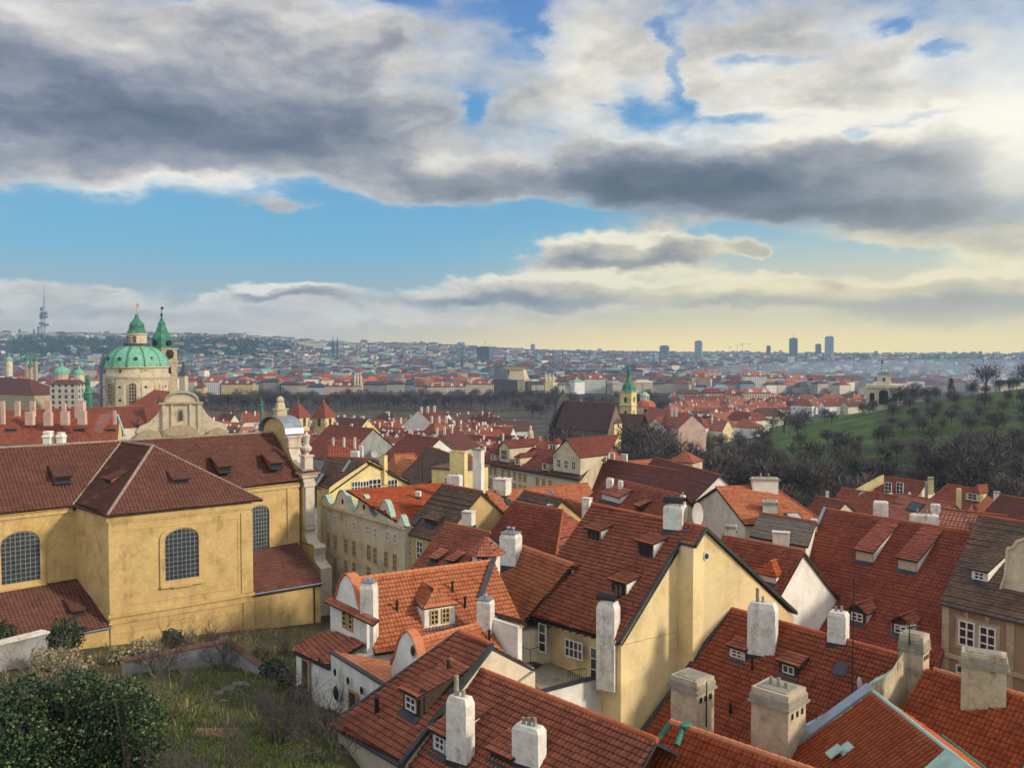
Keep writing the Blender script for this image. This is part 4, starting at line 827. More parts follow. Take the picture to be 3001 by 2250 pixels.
def front_house():
    """the long brown-red roof at the bottom centre, in two slopes"""
    root = thing("front_house", "low house with long rust-red roofs and tall white chimneys, closest to the garden", "house", (*P(1150, 2100, 46).xy, 38))
    za, zl = 53.0, 48.6
    A, B = P(1344, 1853, za), P(1443, 1893, za); E0, E1 = P(966, 2126, zl), P(1172, 2247, zl); rb = MB(); kw = dict(detail=2, tw=.27, th=.36, amp=.075, lap=.10)
    tile_plane(rb, [A, B, E1, E0], 0, **kw); ba = A * 2 - E0; bb = B * 2 - E1; ba.z = bb.z = zl; ba, bb = lerp(A, ba, .55), lerp(B, bb, .55); tile_plane(rb, [B, A, ba, bb], 0, detail=1)
    zc = 51.8; C0, C1 = P(1400, 1962, zc), P(1925, 2172, zc); dn = (E1 - B); k = 1.25; F0 = C0 + dn * k; F1 = C1 + dn * k
    # second slope lies lower: ridge C0-C1
    tile_plane(rb, [C0, C1, F1, F0], 0, **kw); up = Vector((-dn.x, -dn.y, dn.z)) * .5; tile_plane(rb, [C1, C0, C0 + up, C1 + up], 0, detail=1)
    ro = rb.build("roof", [M["tile_old"], M["lead"]], root)
    cb = MB(); ridge_caps(cb, A + Z * .08, B + Z * .08, .15); cb.build("ridge_tiles", M["tile_red"], ro); cb = MB(); ridge_caps(cb, C0 + Z * .08, C1 + Z * .08, .16); cb.build("ridge_tiles", M["tile_red"], ro)
    e = (B - A).normalized(); fb = MB(); fb.box((B + E1) / 2 + Z * .08, (E1 - B), e * .28, Z * .3); fb.box((A + E0) / 2 + Z * .04, (E0 - A), e * .2, Z * .2); fb.build("verge_flashing", M["lead"], ro)
    V = lambda p, z: Vector((p.x, p.y, z)); wb = MB(); i = e * .3; g = Vector((dn.x, dn.y, 0)).normalized()
    q = [E0 + i - g * .4, E1 - g * .4, bb, ba + i]; zt = [zl + .1, zl + .1, bb.z - .2, ba.z - .2]; wb.prism([V(p, 36) for p in q], [V(p, z) for p, z in zip(q, zt)])
    wb.poly([q[1] - i * .2, q[2] - i * .2, B - Z * .2 - i * .2]); wb.poly([q[0] + Z * 0, ba + i, A + i - Z * .2])
    q = [F0 - g * .4, F1 - g * .4, C1 + up * .9, C0 + up * .9]; wb.prism([V(p, 36) for p in q], [V(p, z) for p, z in zip(q, (F0.z, F1.z, C1.z + up.z, C0.z + up.z))]); wb.build("wall", M["cream"], root)
    # white gable triangle rising over the second roof
    gb = MB(); p = [P(1404, 1960, d=53.4), P(1436, 1912, d=53.9), P(1470, 1935, d=54.6), P(1576, 2031, d=56)]; gb.prism([V(x, 40) for x in p], [x for x in p]) if False else None
    t = [P(1402, 1965, d=51.6), P(1440, 1905, d=51.9), P(1590, 2035, d=54.5)]; gb.slab(t + [V(t[2], t[2].z - 3), V(t[0], t[0].z - 3)], -e * .35); go = gb.build("gable_wall", M["white"], root)
    cb = MB(); cb.tube(t[0] - Z * .0, t[1], .14); cb.tube(t[1], t[2], .14); cb.build("coping", M["lead"], go)
    p1 = plane(A, B, E0); p1 = (p1[0], p1[1] if p1[1].z > 0 else -p1[1]); p2 = plane(C0, C1, F0); p2 = (p2[0], p2[1] if p2[1].z > 0 else -p2[1])
    dormer(root, 1206, 2092, p1, 1.6, 1.15, "tile_old", "wood_dark", "wood_dark", 'shed', True, .25, detail=2)
    dormer(root, 1291, 2207, p2, 1.3, 1.05, "tile_old", "wood_white", "wood_white", 'shed', True, .25, detail=2, nx=2, ny=2)
    dormer(root, 1470, 2235, p2, 1.6, .45, "tile_old", "wood_dark", "wood_dark", 'shed', False, .3, detail=2)
    vent(root, 1104, 2092, p1, .9, .12); vent(root, 1314, 1978, p1, .8); vent(root, 1240, 2090, p1, 1.2, .14); skylight(root, 1325, 2010, p1, .8, 1.0)
    chimney(root, 1304, 1391, 2053, 2262, p2, -34, .6, 'pots', "white", npot=2, up=1.0); chimney(root, 1499, 1604, 2142, 2275, p2, -34, .5, 'pots', "white", npot=3)
front_house()

def red_house():
    """dark red roof in front of the gable wall, with dormers and two white chimneys"""
    R0 = hit(2146, 1786, GH['right']); zr = R0.z; R1 = P(2640, 1922, zr); g = GH['g']; low = hit(1866, 2143, GH['left']) + GH['e'] * .6; down = (low - R0) * 1.06
    E0, E1 = R0 + down, R1 + down; root = thing("dormered_house", "house with dark mottled red roof, white dormers and broad white chimneys before the gable wall", "house", (E0.x, E0.y, 38))
    rb = MB(); tile_plane(rb, [R0, R1, E1, E0], 0, detail=2, tw=.27, th=.36, amp=.07, lap=.105); up = Vector((-down.x, -down.y, down.z)) * .8; tile_plane(rb, [R1, R0, R0 + up, R1 + up], 0, detail=1); ro = rb.build("roof", [M["tile_red"], M["lead"]], root)
    cb = MB(); ridge_caps(cb, R0 + Z * .08, R1 + Z * .08, .15); cb.build("ridge_tiles", M["tile_red"], ro)
    e = (R1 - R0); e.z = 0; e.normalize(); fb = MB(); fb.box((R0 + E0) / 2 + Z * .08 - e * .1, (E0 - R0), e * .35, Z * .25); fb.build("verge_flashing", M["lead"], ro)
    V = lambda p, z: Vector((p.x, p.y, z)); wb = MB(); q = [lerp(E0, R0, .05), lerp(E1, R1, .05), R1 + up * .95, R0 + up * .95]; wb.prism([V(p, 33) for p in q], [V(p, z) for p, z in zip(q, (E0.z, E0.z, R0.z + up.z, R0.z + up.z))]); wb.build("wall", M["cream"], root)
    pl = plane(R0, R1, E0); pl = (pl[0], pl[1] if pl[1].z > 0 else -pl[1])
    dormer(root, 2160, 1932, pl, 1.45, .85, "tile_old", "white", "wood_dark", 'shed', True, .3, detail=2); dormer(root, 2311, 1979, pl, 1.5, .85, "tile_old", "wood_dark", "wood_dark", 'shed', True, .3, detail=2, nx=2, ny=1)
    chimney(root, 2199, 2291, 1775, 1942, pl, -30, .5, 'pots', "white", npot=1, up=1.0); chimney(root, 2434, 2502, 1800, 1904, pl, -35, .8, 'pots', "white", npot=2)
    skylight(root, 2467, 1963, pl, 1.0, 1.0); vent(root, 2204, 1968, pl, 1.1, .07); vent(root, 2140, 2096, pl, .9, .1)
    return dict(pl=pl, R1=R1)
RH = red_house()
def front_red_roofs():
    """roofs along the bottom edge, under the viewpoint"""
    # a) roof with green copper verge, bottom centre right
    zr = 51.2; R0, R1 = P(2040, 2135, zr), P(2440, 2275, zr); e = (R1 - R0); e.z = 0; e.normalize(); n = Vector((e.y, -e.x, 0)); n = n if n.dot(EYE - R0) > 0 else -n
    f = Vector((-.80, -.60, 0)); down = f * 7.5 - Z * 5.6; root = thing("copper_verge_house", "bright red tiled roof edged with a green copper pipe, nearest of all roofs", "house", (*(R0 + down).xy, 40))
    R00 = P(1966, 2120, zr); R11 = P(2560, 2325, zr); rb = MB(); tile_plane(rb, [R00, R11, R11 + down, R00 + down], 0, detail=2, tw=.25, th=.36, amp=.07, lap=.06); up = Vector((-down.x, -down.y, down.z)) * .6; tile_plane(rb, [R11, R00, R00 + up, R11 + up], 0, detail=1); ro = rb.build("roof", [M["tile_bright"], M["lead"]], root)
    cb = MB(); ridge_caps(cb, R00 + Z * .1, R11 + Z * .1, .17); cb.build("ridge_tiles", M["tile_orange"], ro); pb = MB(); pb.tube(R00 + Z * .05, R00 + down + Z * .05, .17, n=8); pb.tube(R00 + Z * .1 + e * .8, R00 + e * 1.1 + down * .12 + Z * .15, .16, n=8); pb.lathe([(.3, 0), (.32, .1), (.05, .14)], R00 + e * .9 + Z * .15, 10); pb.build("copper_pipe", M["copper_dark"], ro)
    V = lambda p, z: Vector((p.x, p.y, z)); wb = MB(); q = [R00 + down * .95 + e * .2, R11 + down * .95, R11 + up * .95, R00 + up * .95 + e * .2]; wb.prism([V(p, 36) for p in q], [V(p, zr - 5.6) for p in q[:2]] + [V(p, zr + up.z) for p in q[2:]]); wb.build("wall", M["cream"], root)
    chimney(root, 1977, 2106, 1997, 2150, 45.3, -48, .9, 'stone', "stone_chimney", npot=0); chimney(root, 2222, 2387, 2038, 2222, 42.5, -45, .9, 'stone', "stone_chimney", npot=3)
    # b) ridge running right-down: finely ribbed slope and its far side
    zr = 53.0; S0, S1 = P(2560, 2030, zr), P(2880, 2282, zr); s = (S1 - S0); s.z = 0; s.normalize(); f = Vector((s.y, -s.x, 0)); f = f if f.x < 0 else -f; down = f * 7.5 - Z * 5.2
    root = thing("ribbed_roof_house", "house with finely ribbed orange-red roof, pale ridge line and open roof hatch", "house", (*(S0 + down).xy, 40))
    rb = MB(); tile_plane(rb, [S0, S1, S1 + down, S0 + down], 0, detail=2, tw=.26, th=.32, amp=.08, lap=.04); dn2 = -f * 3.4 - Z * 2.3; tile_plane(rb, [S1, S0 + s * .3, S0 + s * .3 + dn2, S1 + dn2], 0, detail=2, tw=.26, th=.32, amp=.07, lap=.04); ro = rb.build("roof", [M["tile_rib"], M["lead"]], root)
    cb = MB(); cb.tube(S0 + Z * .06, S1 + Z * .06, .10, n=6); cb.build("ridge_flashing", M["copper_pale"], ro); cb = MB(); cb.tube(S0 + dn2 + Z * .12 + s * .3, S1 + dn2 + Z * .12, .13, n=6); cb.build("valley_gutter", M["copper_dark"], ro)
    lb = MB(); lb.slab([S0 + Z * .12, S0 + down + Z * .12, S0 + down - s * .7 + Z * .12, S0 - s * .7 + Z * .12], Z * .15); lb.build("verge_flashing", M["zinc"], ro)
    wb = MB(); q = [S0 + down * .95 + s * .2, S1 + down * .95, S1 + dn2, S0 + dn2 + s * .2]; wb.prism([V(p, 36) for p in q], [V(p, zr - 5.2) for p in q[:2]] + [V(p, zr + dn2.z) for p in q[2:]]); wb.poly([q[0], S0 + s * .2, q[3]]); wb.build("wall", M["cream"], root)
    pl = plane(S0, S1, S0 + down); pl = (pl[0], pl[1] if pl[1].z > 0 else -pl[1]); hb = MB(); c = hit(2455, 2215, pl); hb.box(c + pl[1] * .3, s * .6, (down.normalized()) * .75, pl[1] * .06); hb.box(c + pl[1] * .06 - down.normalized() * .5, s * .65, down.normalized() * .7, pl[1] * .1); hb.build("roof_hatch", M["copper_pale"], root)
    c0, c1 = hit(2790, 2200, pl), hit(2900, 2300, pl); gb = MB(); gb.slab([S0 + s * 6.5 + down * .02 + Z * .16, S1 + Z * .16, S1 + down * .35 + Z * .16, S0 + s * 6.9 + down * .35 + Z * .16], Z * .05); gb.build("copper_sheet", M["copper_pale"], ro)
    # c) right edge roof with the broad chimney
    zr = 50.6; T0, T1 = P(2738, 1966, zr), P(3080, 2066, zr); s = (T1 - T0); s.z = 0; s.normalize(); f = Vector((s.y, -s.x, 0)); f = f if f.dot(EYE - T0) > 0 else -f; down = f * 9 - Z * 6.4
    root = thing("corner_house", "red tiled house at the right edge carrying one broad stained chimney", "house", (*(T0 + down).xy, 40))
    rb = MB(); tile_plane(rb, [T0 - s * .5, T1, T1 + down, T0 - s * .5 + down], 0, detail=2, tw=.27, th=.36, amp=.075, lap=.06); up = -f * 6 - Z * 4.3; tile_plane(rb, [T1, T0 - s * .5, T0 - s * .5 + up, T1 + up], 0, detail=1); ro = rb.build("roof", [M["tile_bright"], M["lead"]], root)
    cb = MB(); ridge_caps(cb, T0 + Z * .1, T1 + Z * .1, .16); cb.build("ridge_tiles", M["tile_orange"], ro)
    wb = MB(); q = [T0 + down * .95, T1 + down * .95, T1 + up * .95, T0 + up * .95]; wb.prism([V(p, 36) for p in q], [V(p, zr - 6.4) for p in q[:2]] + [V(p, zr - 4.3) for p in q[2:]]); wb.poly([q[0], T0 - Z * .2, q[3]]); wb.build("wall", M["stone_chimney"], root)
    chimney(root, 2842, 2977, 1925, 2105, 49.0, -28, .5, 'stone', "stone_chimney", npot=0); 
    # sloping parapet with copper top and its smoke-blackened chimney
    root = thing("parapet_wall", "curved plaster parapet with turquoise copper top running up to a sooty chimney", "wall", (*P(2600, 2060, 48).xy, 44))
    pts = [(2535, 2020, 51.5), (2560, 2000, 52), (2590, 1987, 52.5), (2612, 1970, 53), (2630, 1940, 53.5), (2650, 1914, 54)]; q = [P(x, y, d=d) for x, y, d in pts]; wb = MB(); cb = MB(); t = Vector((.5, .8, 0)) * .5
    for a, b in zip(q, q[1:]): wb.prism([V(a, 44), V(b, 44), V(b, 44) + t, V(a, 44) + t], [a, b, b + t, a + t]); cb.slab([a - t * .3 + Z * .02, b - t * .3 + Z * .02, b + t * 1.4 + Z * .02, a + t * 1.4 + Z * .02], Z * .07)
    a = q[-1]; b = P(2672, 1912, d=54.3); wb.prism([V(a, 44), V(b, 44), V(b, 44) + t, V(a, 44) + t], [a, b, b + t, a + t]); wb.build("wall", M["stone_chimney"], root); cb.build("coping", M["copper_pale"], root)
    chimney(root, 2652, 2742, 1866, 2058, 53.6, -42, .85, 'stone', "stone_chimney", npot=0)
    # walkway behind the stone chimneys
    root = thing("roof_gutter_walk", "grey sheet-metal gutter walk between red roofs with thin railing", "walkway", (*P(2450, 2080, 49).xy, 48)); a, b = P(2372, 2135, d=49), P(2556, 2035, d=50.5); d = (b - a).normalized(); n = Vector((d.y, -d.x, 0)); mb = MB(); mb.slab([a - n * .4, b - n * .4, b + n * .4, a + n * .4], Z * .12); mb.build("walkway", M["zinc"], root); rb = MB()
    for t_ in (.05, .35, .7): x = lerp(a, b, t_) + n * .3; rb.tube(x, x + Z * 1.0, .03, n=4)
    rb.tube(lerp(a, b, .05) + n * .3 + Z * 1, lerp(a, b, .7) + n * .3 + Z * 1, .025, n=4); rb.build("railing", M["black_metal"], root)
front_red_roofs()
def big_red_roof():
    zr, zl = 54.2, 44.0; R0, R1 = P(2417, 1492, zr), P(2862, 1563, zr); L0 = P(2308, 1741, zof(2308, 1741, 81)); f = (L0 - lerp(R0, R1, .0)); k = 1.75; E0 = R0 + f * k; E1 = R1 + f * k
    d = house("big_red_house", "house with one huge red roof carrying two rows of dormers", R0, R1, E0, E1, 34, "cream", "tile_maroon", detail=2, tw=.32, th=.40)
    pl = d['front']; root = d['root']
    for px, py, st in ((2533, 1646, 0), (2659, 1673, 0)): dormer(root, px, py, pl, 1.7, 1.0, "tile_maroon", "blind", "white", 'shed', False, .5, detail=1)
    for px, py in ((2388, 1795), (2512, 1825), (2640, 1862)): dormer(root, px, py, pl, 1.7, 1.0, "tile_maroon", "wood_dark", "white", 'gable', True, detail=1)
    chimney(root, 2565, 2612, 1471, 1513, 87, -20, .6, 'pots', "white", npot=0); chimney(root, 2678, 2760, 1510, 1556, 82, -20, .3, 'pots', "white", npot=4)
    fb = MB(); fb.box((R0 + E0) / 2 + Z * .1, (E0 - R0), d['e'] * .3, Z * .3); fb.build("verge_flashing", M["zinc"], d['roof'])
    return d
BR = big_red_roof()
def mossy_house():
    ze = 50.4; E0, E1 = P(2753, 1767, ze), P(3230, 1882, ze); V0 = P(2813, 1632, zof(2813, 1632, 72.5)); f = (V0 - E0); R0 = E0 + f * 2.0; R1 = E1 + f * 2.0
    d = house("mossy_house", "brown-fronted house with white sash windows under a mossy black-brown roof", R0, R1, E0, E1, 36, "facade_brown", "tile_dark", detail=1, th=.36); root = d['root']; pl = d['fwall']; n = pl[1]; u = Z.cross(n)
    for px, py in ((2834, 1856), (2895, 1874)):
        c = hit(px, py, pl); fr = MB(); fr.box(c + n * .01, u * 1.75, n * .04, Z * 2.45); o = fr.build("window_surround", M["sandstone"], root); window(o, c + n * .04, n, 1.25, 1.95, 2, 3, fw=.11)
        kb = MB(); kb.box(c + Z * 1.65 + n * .08, u * .3, n * .2, Z * .7); kb.build("keystone", M["sandstone"], o)
    for px in (2772, 2962): pb = MB(); c = hit(px, 1870, pl); pb.box(Vector((c.x, c.y, 46)) + n * .06, u * .55, n * .12, Z * 9); pb.build("pilaster", M["sandstone"], root)
    pb = MB(); a, b = hit(2760, 1912, pl), hit(3020, 1990, pl); pb.box(Vector((*((a + b) / 2).xy, a.z)) + n * .1, Vector((*(b - a).xy, 0)), n * .24, Z * .3); pb.build("string_course", M["sandstone"], root)
    for px, py in ((2825, 1985), (2880, 2000)): window(root, hit(px, py, pl), n, 1.2, 1.8, 2, 3)
    dormer(root, 2870, 1703, d['front'], 1.25, .85, "tile_dark", "white", "white", 'shed', True, .35); 
    gb = MB(); gb.tube(d['front'][0] + Z * -.05, E1 - Z * .05, .1); gb.build("gutter", M["lead"], d['roof'])
    # scrolled stone dormer gable
    c = P(3001, 1790, d=66.0); w = 5.6; prof = [(0, 0), (.06, .10), (.12, .13), (.16, .30), (.20, .42), (.22, .80), (.30, .84), (.34, .92), (.5, 1.0)]; full = prof + [(1 - x, y) for x, y in prof[::-1][1:]]; mb = MB(); H = 5.6
    t = [c + u * (x - .45) * w + Z * y * H for x, y in full]
    for p, q in zip(t, t[1:]): mb.prism([Vector((*p.xy, c.z)), Vector((*q.xy, c.z)), Vector((*q.xy, c.z)) - n * .5, Vector((*p.xy, c.z)) - n * .5], [p, q, q - n * .5, p - n * .5])
    o = mb.build("scroll_gable", M["limestone"], root); cb = MB(); cb.path([p + n * .05 for p in t], .13); cb.build("coping", M["limestone"], o)
mossy_house()
# ================================================================== ground
def terrain():
    rad = sorted(set([0, 8, 16] + [int(r) for r in np.geomspace(20, 1180, 85)] + [1180, 1214, 1216, 1329, 1331, 1350] + [int(r) for r in np.geomspace(1400, 8000, 34)]))
    pxs = list(range(-2600, 0, 200)) + list(range(0, 3001, 50)) + list(range(3050, 5700, 200)); vs = []; cols = []; fs = []
    for r in rad:
        for p in pxs:
            x, y = (p - CX) / F * max(r, 12), float(r); h = ground(x, y); r_ = random.Random(int(p * 7 + r * 13))
            if r > 90: h += r_.uniform(-1, 1) * min(1.2, r * .001)
            vs.append((x, y, h))
            hill = p > 2200 and 320 < r < 830
            if r < 95: c = (.11, .14, .040) if 380 < p < 1000 and 44 < r < 82 else (.095, .088, .050)
            elif hill: c = (.070, .115, .034) if (2280 < p < 2600 and r > 480) or (p > 2850 and r > 560) else (.055, .084, .028)
            elif r < 1180: c = (.085, .075, .065)
            elif r < 1350: c = (.07, .07, .06)
            elif p < 1100 and 3300 < r < 4100: c = (.030, .042, .040)
            else: c = (.045, .047, .05)
            cols.append(c)
    n = len(pxs)
    for i in range(len(rad) - 1):
        for j in range(n - 1): k = i * n + j; fs.append((k, k + 1, k + 1 + n, k + n))
    me = bpy.data.meshes.new("ground"); me.from_pydata(vs, [], fs); ca = me.color_attributes.new("land", 'FLOAT_COLOR', 'POINT')
    ca.data.foreach_set("color", np.array([(*c, 1) for c in cols], dtype=np.float32).ravel()); me.materials.append(M["ground"]); me.polygons.foreach_set("use_smooth", [True] * len(fs))
    o = bpy.data.objects.new("ground", me); COL.objects.link(o); tag(o, kind="structure")
    mb = MB(); mb.poly([(-1900, 1205, 0), (1900, 1205, 0), (1900, 1345, 0), (-1900, 1345, 0)]); mb.build("river_water", M["water"], kind="structure")
terrain()
def g_at(px, d): x = (px - CX) / F * d; return ground(x, d)

# ================================================================== houses of the middle distance, measured one by one
def auto(name, label, a, b, w, drop, wall="cream", roof="tile_red", detail=1, flip=False, **kw):
    """house from its ridge end points only"""
    a, b = Vector(a), Vector(b); e = (b - a); e.z = 0; e.normalize(); n = Vector((e.y, -e.x, 0)); n = n if n.dot(EYE - a) > 0 else -n
    dn = n * w - Z * drop; return house(name, label, a, b, a + dn, b + dn, None, wall, roof, detail, **kw)
def ridge(x0, y0, x1, y1, d): z = zof(x0, y0, d); return P(x0, y0, z), P(x1, y1, z)
def mid_houses():
    # dark hipped roof behind the gable house
    a, b = ridge(1504, 1470, 1651, 1497, 95); e = (b - a).normalized(); b2 = b + e * 4; E0 = P(1388, 1628, zof(1388, 1628, 91)); h = house("hipped_house", "house with dark maroon hipped roof directly behind the orange house", a, b2, E0, E0 + (b2 - a), 36, "cream", "tile_maroon", 2, hip1=4 / (b2 - a).length, tw=.32, th=.40)
    # black-brown roof with tan gable
    a, b = ridge(1295, 1419, 1414, 1441, 100); E0 = P(1172, 1559, zof(1172, 1559, 97)); h = house("tan_gable_house", "house with blackish roof and bare tan gable next to the scallop-gabled palace", a, b, E0, E0 + (b - a), 36, "tan", "tile_dark", 1)
    for px, py in ((1199, 1602), (1231, 1611)): window(h['root'], hit(px, py, h['fwall']), h['fwall'][1], 1.15, 2.0, 2, 3, fw=.11)
    dormer(h['root'], 1262, 1538, h['front'], 2.2, .6, "tile_dark", "wood_dark", "wood_dark", 'shed', False, .4); skylight(h['root'], 1222, 1528, h['front'], .9, 1.1); chimney(h['root'], 1352, 1393, 1503, 1551, h['front'], -25, .8, 'box', "white_old", npot=0)
    chimney(h['root'], 1308, 1355, 1393, 1428, 104, -25, .5, 'pots', "white", npot=2)
    # rust roof with sunk dormers below it
    a, b = ridge(1306, 1533, 1436, 1562, 86); E0 = P(1204, 1664, zof(1204, 1664, 82)); h = house("rust_roof_house", "house with rust roof and two long sunken roof vents, between tan gable and orange house", a, b, E0, E0 + (b - a), 36, "cream", "tile_old", 2, tw=.30, th=.36)
    for px, py in ((1272, 1648), (1322, 1655)): dormer(h['root'], px, py, h['front'], 1.0, .4, "tile_old", "wood_dark", "wood_dark", 'shed', False, .4)
    # bay turret
    c = P(1425, 1650, d=73); t = thing("roof_turret", "six-sided little roof turret with window beneath a pointed tile cap", "turret", c - Z * 3); mb = MB(); mb.lathe([(1.15, -6), (1.15, .9)], c, 6, sm=False); mb.build("wall", M["white"], t); rb = MB(); ring = [c + Vector((1.65 * math.cos(k * math.pi / 3), 1.65 * math.sin(k * math.pi / 3), .85)) for k in range(6)]
    for k in range(6): tile_plane(rb, [ring[k], ring[(k + 1) % 6], c + Z * 2.3], 0, detail=1, thick=.06)
    rb.build("roof", [M["tile_old"], M["wood_dark"]], t); window(t, c + Vector((-.25, -1.0, .25)), Vector((-.25, -1, 0)), .9, .9, 2, 2, "wood_dark")
    # palace with scalloped gables
    R0, R1 = ridge(1013, 1436, 1293, 1416, 104); E0 = P(1183, 1541, zof(1183, 1541, 96)); rt = thing("scallop_palace", "palace with row of scalloped turquoise-edged gables and dense small windows", "palace", (*P(1070, 1600, d=101).xy, 34))
    rb = MB(); tile_plane(rb, [R0, R1, E0 + (R1 - R0), E0], 0, detail=2, tw=.42, th=.5, nu=5, amp=.11, lap=.05); ro = rb.build("roof", [M["tile_orange"] if False else M["tile_bright"], M["wood_dark"]], rt)
    a, b = P(940, 1474, 50.9), P(1186, 1545, 50.9); d = (b - a).normalized(); n = Vector((d.y, -d.x, 0)); n = n if n.dot(EYE - a) > 0 else -n; V = lambda p, z: Vector((p.x, p.y, z))
    wb = MB(); wb.prism([V(a, 34), V(b, 34), V(b - n * 14, 34), V(a - n * 14, 34)], [V(a, 50.9), V(b, 50.9), V(b - n * 14, 50.7), V(a - n * 14, 50.7)]); wb.build("wall", M["limestone"], rt); pl = vplane(a, b)
    cb = MB(); cb.box((a + b) / 2 + n * .15, (b - a), n * .35, Z * .3); cb.build("cornice", M["limestone"], rt)
    for x0, x1, yt in ((935, 972, 1452), (972, 1036, 1436), (1036, 1097, 1451), (1097, 1160, 1466), (1160, 1192, 1510)):
        p, q = hit(x0, 1480, pl), hit(x1, 1500, pl); p.z = q.z = 51.05; m = hit((x0 + x1) / 2, yt, pl); g = curved_gable(rt, p, q, 51.05, m.z, -n * .45, "scallop_gable", "cream", 51.06, None); t = [Vector(v) for v in g.data.vertices[0:0]]
        cb = MB(); L = (q - p); H = m.z - 51.05; pr = [(0, 0), (.05, .03), (.13, .12), (.20, .30), (.25, .52), (.30, .72), (.38, .90), (.46, .985), (.5, 1.0)]; fl = pr + [(1 - x, y) for x, y in pr[::-1][1:]]; tp = [Vector((*(p + L * x).xy, 51.05 + H * y)) for x, y in fl]
        for u_, v_ in zip(tp, tp[1:]): cb.slab([u_ + n * .1, v_ + n * .1, v_ - n * .55, u_ - n * .55], Z * .09)
        cb.build("coping", M["copper_pale"], g)
        if x1 - x0 > 50: hb = MB(); c = m - Z * H * .62; u = Z.cross(n); hb.slab([c + u * .25 * math.cos(k * .785) + Z * .35 * math.sin(k * .785) + n * .01 for k in range(8)], n * .03); hb.build("oval_opening", M["black_metal"], g)
    for x, y in ((315, 1010), (372, 1030), (460, 1060), (525, 1080), (630, 1115), (690, 1135), (790, 1160), (853, 1180)): window(rt, hit(850 + x / 2.764, 1150 + y / 2.764, pl), n, .7, 1.1, 2, 2, "wood_white", fw=.1)
    for x, y in ((315, 1190), (370, 1210), (455, 1240), (520, 1260), (640, 1295), (690, 1320), (780, 1350), (850, 1372)): window(rt, hit(850 + x / 2.764, 1150 + y / 2.764, pl), n, .8, 1.9, 2, 3, "wood_ochre", fw=.12)
    for x, y in ((370, 1385), (455, 1410), (520, 1430), (640, 1465)): window(rt, hit(850 + x / 2.764, 1150 + y / 2.764, pl), n, .8, 1.7, 2, 3, "wood_ochre", fw=.12)
    chimney(rt, 1216, 1234, 1440, 1464, plane(R0, R1, E0), -20, .8, 'pots', "white", npot=0)
    # yellow house with skylit brown roof
    zr = zof(1087, 1345, 120); R1 = P(1087, 1345, zr); R0 = P(958, 1338, zr); ze = zof(962, 1434, 116); h = house("skylight_house", "pale yellow gabled house with two bright skylights in its brown roof", R0, R1, P(920, 1421, ze), P(962, 1434, ze), 36, "yellow_pale", "tile_dark", 1); g = h['g1']
    for px, py, w in ((1043, 1426, 1.4), (1068, 1425, 1.4), (1098, 1419, 2.0), (1150, 1420, 1.6)): window(h['root'], hit(px, py, g), g[1], w, 1.5, 3, 2)
    for px, py in ((1018, 1367), (939, 1406)): skylight(h['root'], px, py, h['front'], .9, 2.3, "dish")
    chimney(h['root'], 1110, 1134, 1338, 1386, 121, -30, .8, 'box', "yellow_pale", npot=2); chimney(h['root'], 1025, 1053, 1322, 1347, 133, -20, .5, 'pots', "white", npot=2); chimney(h['root'], 1051, 1064, 1306, 1340, 134, -20, .9, 'pots', "white", npot=1)
    a, b = ridge(1135, 1334, 1234, 1329, 143); h = auto("orange_hip_house", "yellow house with small orange hipped roof behind the skylit brown roof", a, b, 5, 3.8, "yellow_pale", "tile_orange", 1, hip0=.2, hip1=.2)
    a, b = ridge(1258, 1309, 1335, 1336, 142); h = auto("brown_roof_house", "yellow house with steep brown roof left of the tall white stack", a, b, 5.5, 5, "yellow_pale", "tile_dark", 1); chimney(h['root'], 1268, 1298, 1321, 1345, 138, -20, .5, 'pots', "white", npot=3)
    # yellow stack house with the tall white chimney
    c = P(1345, 1440, d=122); rt = thing("stack_house", "mould-streaked yellow fire wall house carrying one very tall white chimney", "house", (c.x, c.y, 35)); mb = MB(); mb.cbox(c.x, c.y + 3, 35, zof(1345, 1378, 122), 5.6, 6, R(-30)); mb.build("wall", M["yellow_pale"], rt); rb = MB(); z = zof(1345, 1378, 122); rb.cbox(c.x, c.y + 3, z, z + .25, 6, 6.4, R(-30)); rb.build("roof", M["tile_dark"], rt)
    chimney(rt, 1316, 1370, 1326, 1400, 120, -30, .35, 'box', "white_old" if False else "yellow_pale", npot=3); mb = MB(); c2 = P(1402, 1436, d=117); zt = zof(1402, 1320, 117); mb.cbox(c2.x, c2.y + .5, 35, zt, 1.25, .95, R(-25)); o = mb.build("chimney", M["white"], rt); pb = MB(); pb.cbox(c2.x, c2.y + .5, zt, zt + .2, 1.4, 1.1, R(-25)); pb.build("cap", M["concrete_cap"], o)
    for px in (1310, 1345): window(rt, P(px, 1412, d=118.0), Vector((-.5, -.86, 0)), .8, 1.3)
    # orange long roof with big chimney, and small dark roof before it
    a, b = ridge(1425, 1442, 1722, 1417, 112); h = auto("long_orange_house", "long low house with orange roof and one big square white chimney", a, b, 7, 5.2, "cream", "tile_orange", 2, tw=.32, th=.38); chimney(h['root'], 1445, 1499, 1407, 1461, h['front'], -28, .9, 'box', "white", npot=1); skylight(h['root'], 1490, 1473, h['front'], .9, 1.0)
    a, b = ridge(1536, 1438, 1651, 1463, 103); h = auto("dark_shed_house", "small house with short black-brown roof and tan end wall", a, b, 4.5, 3.4, "tan", "tile_dark", 1); chimney(h['root'], 1604, 1636, 1482, 1500, 97, -20, .8, 'box', "white_old", npot=0)
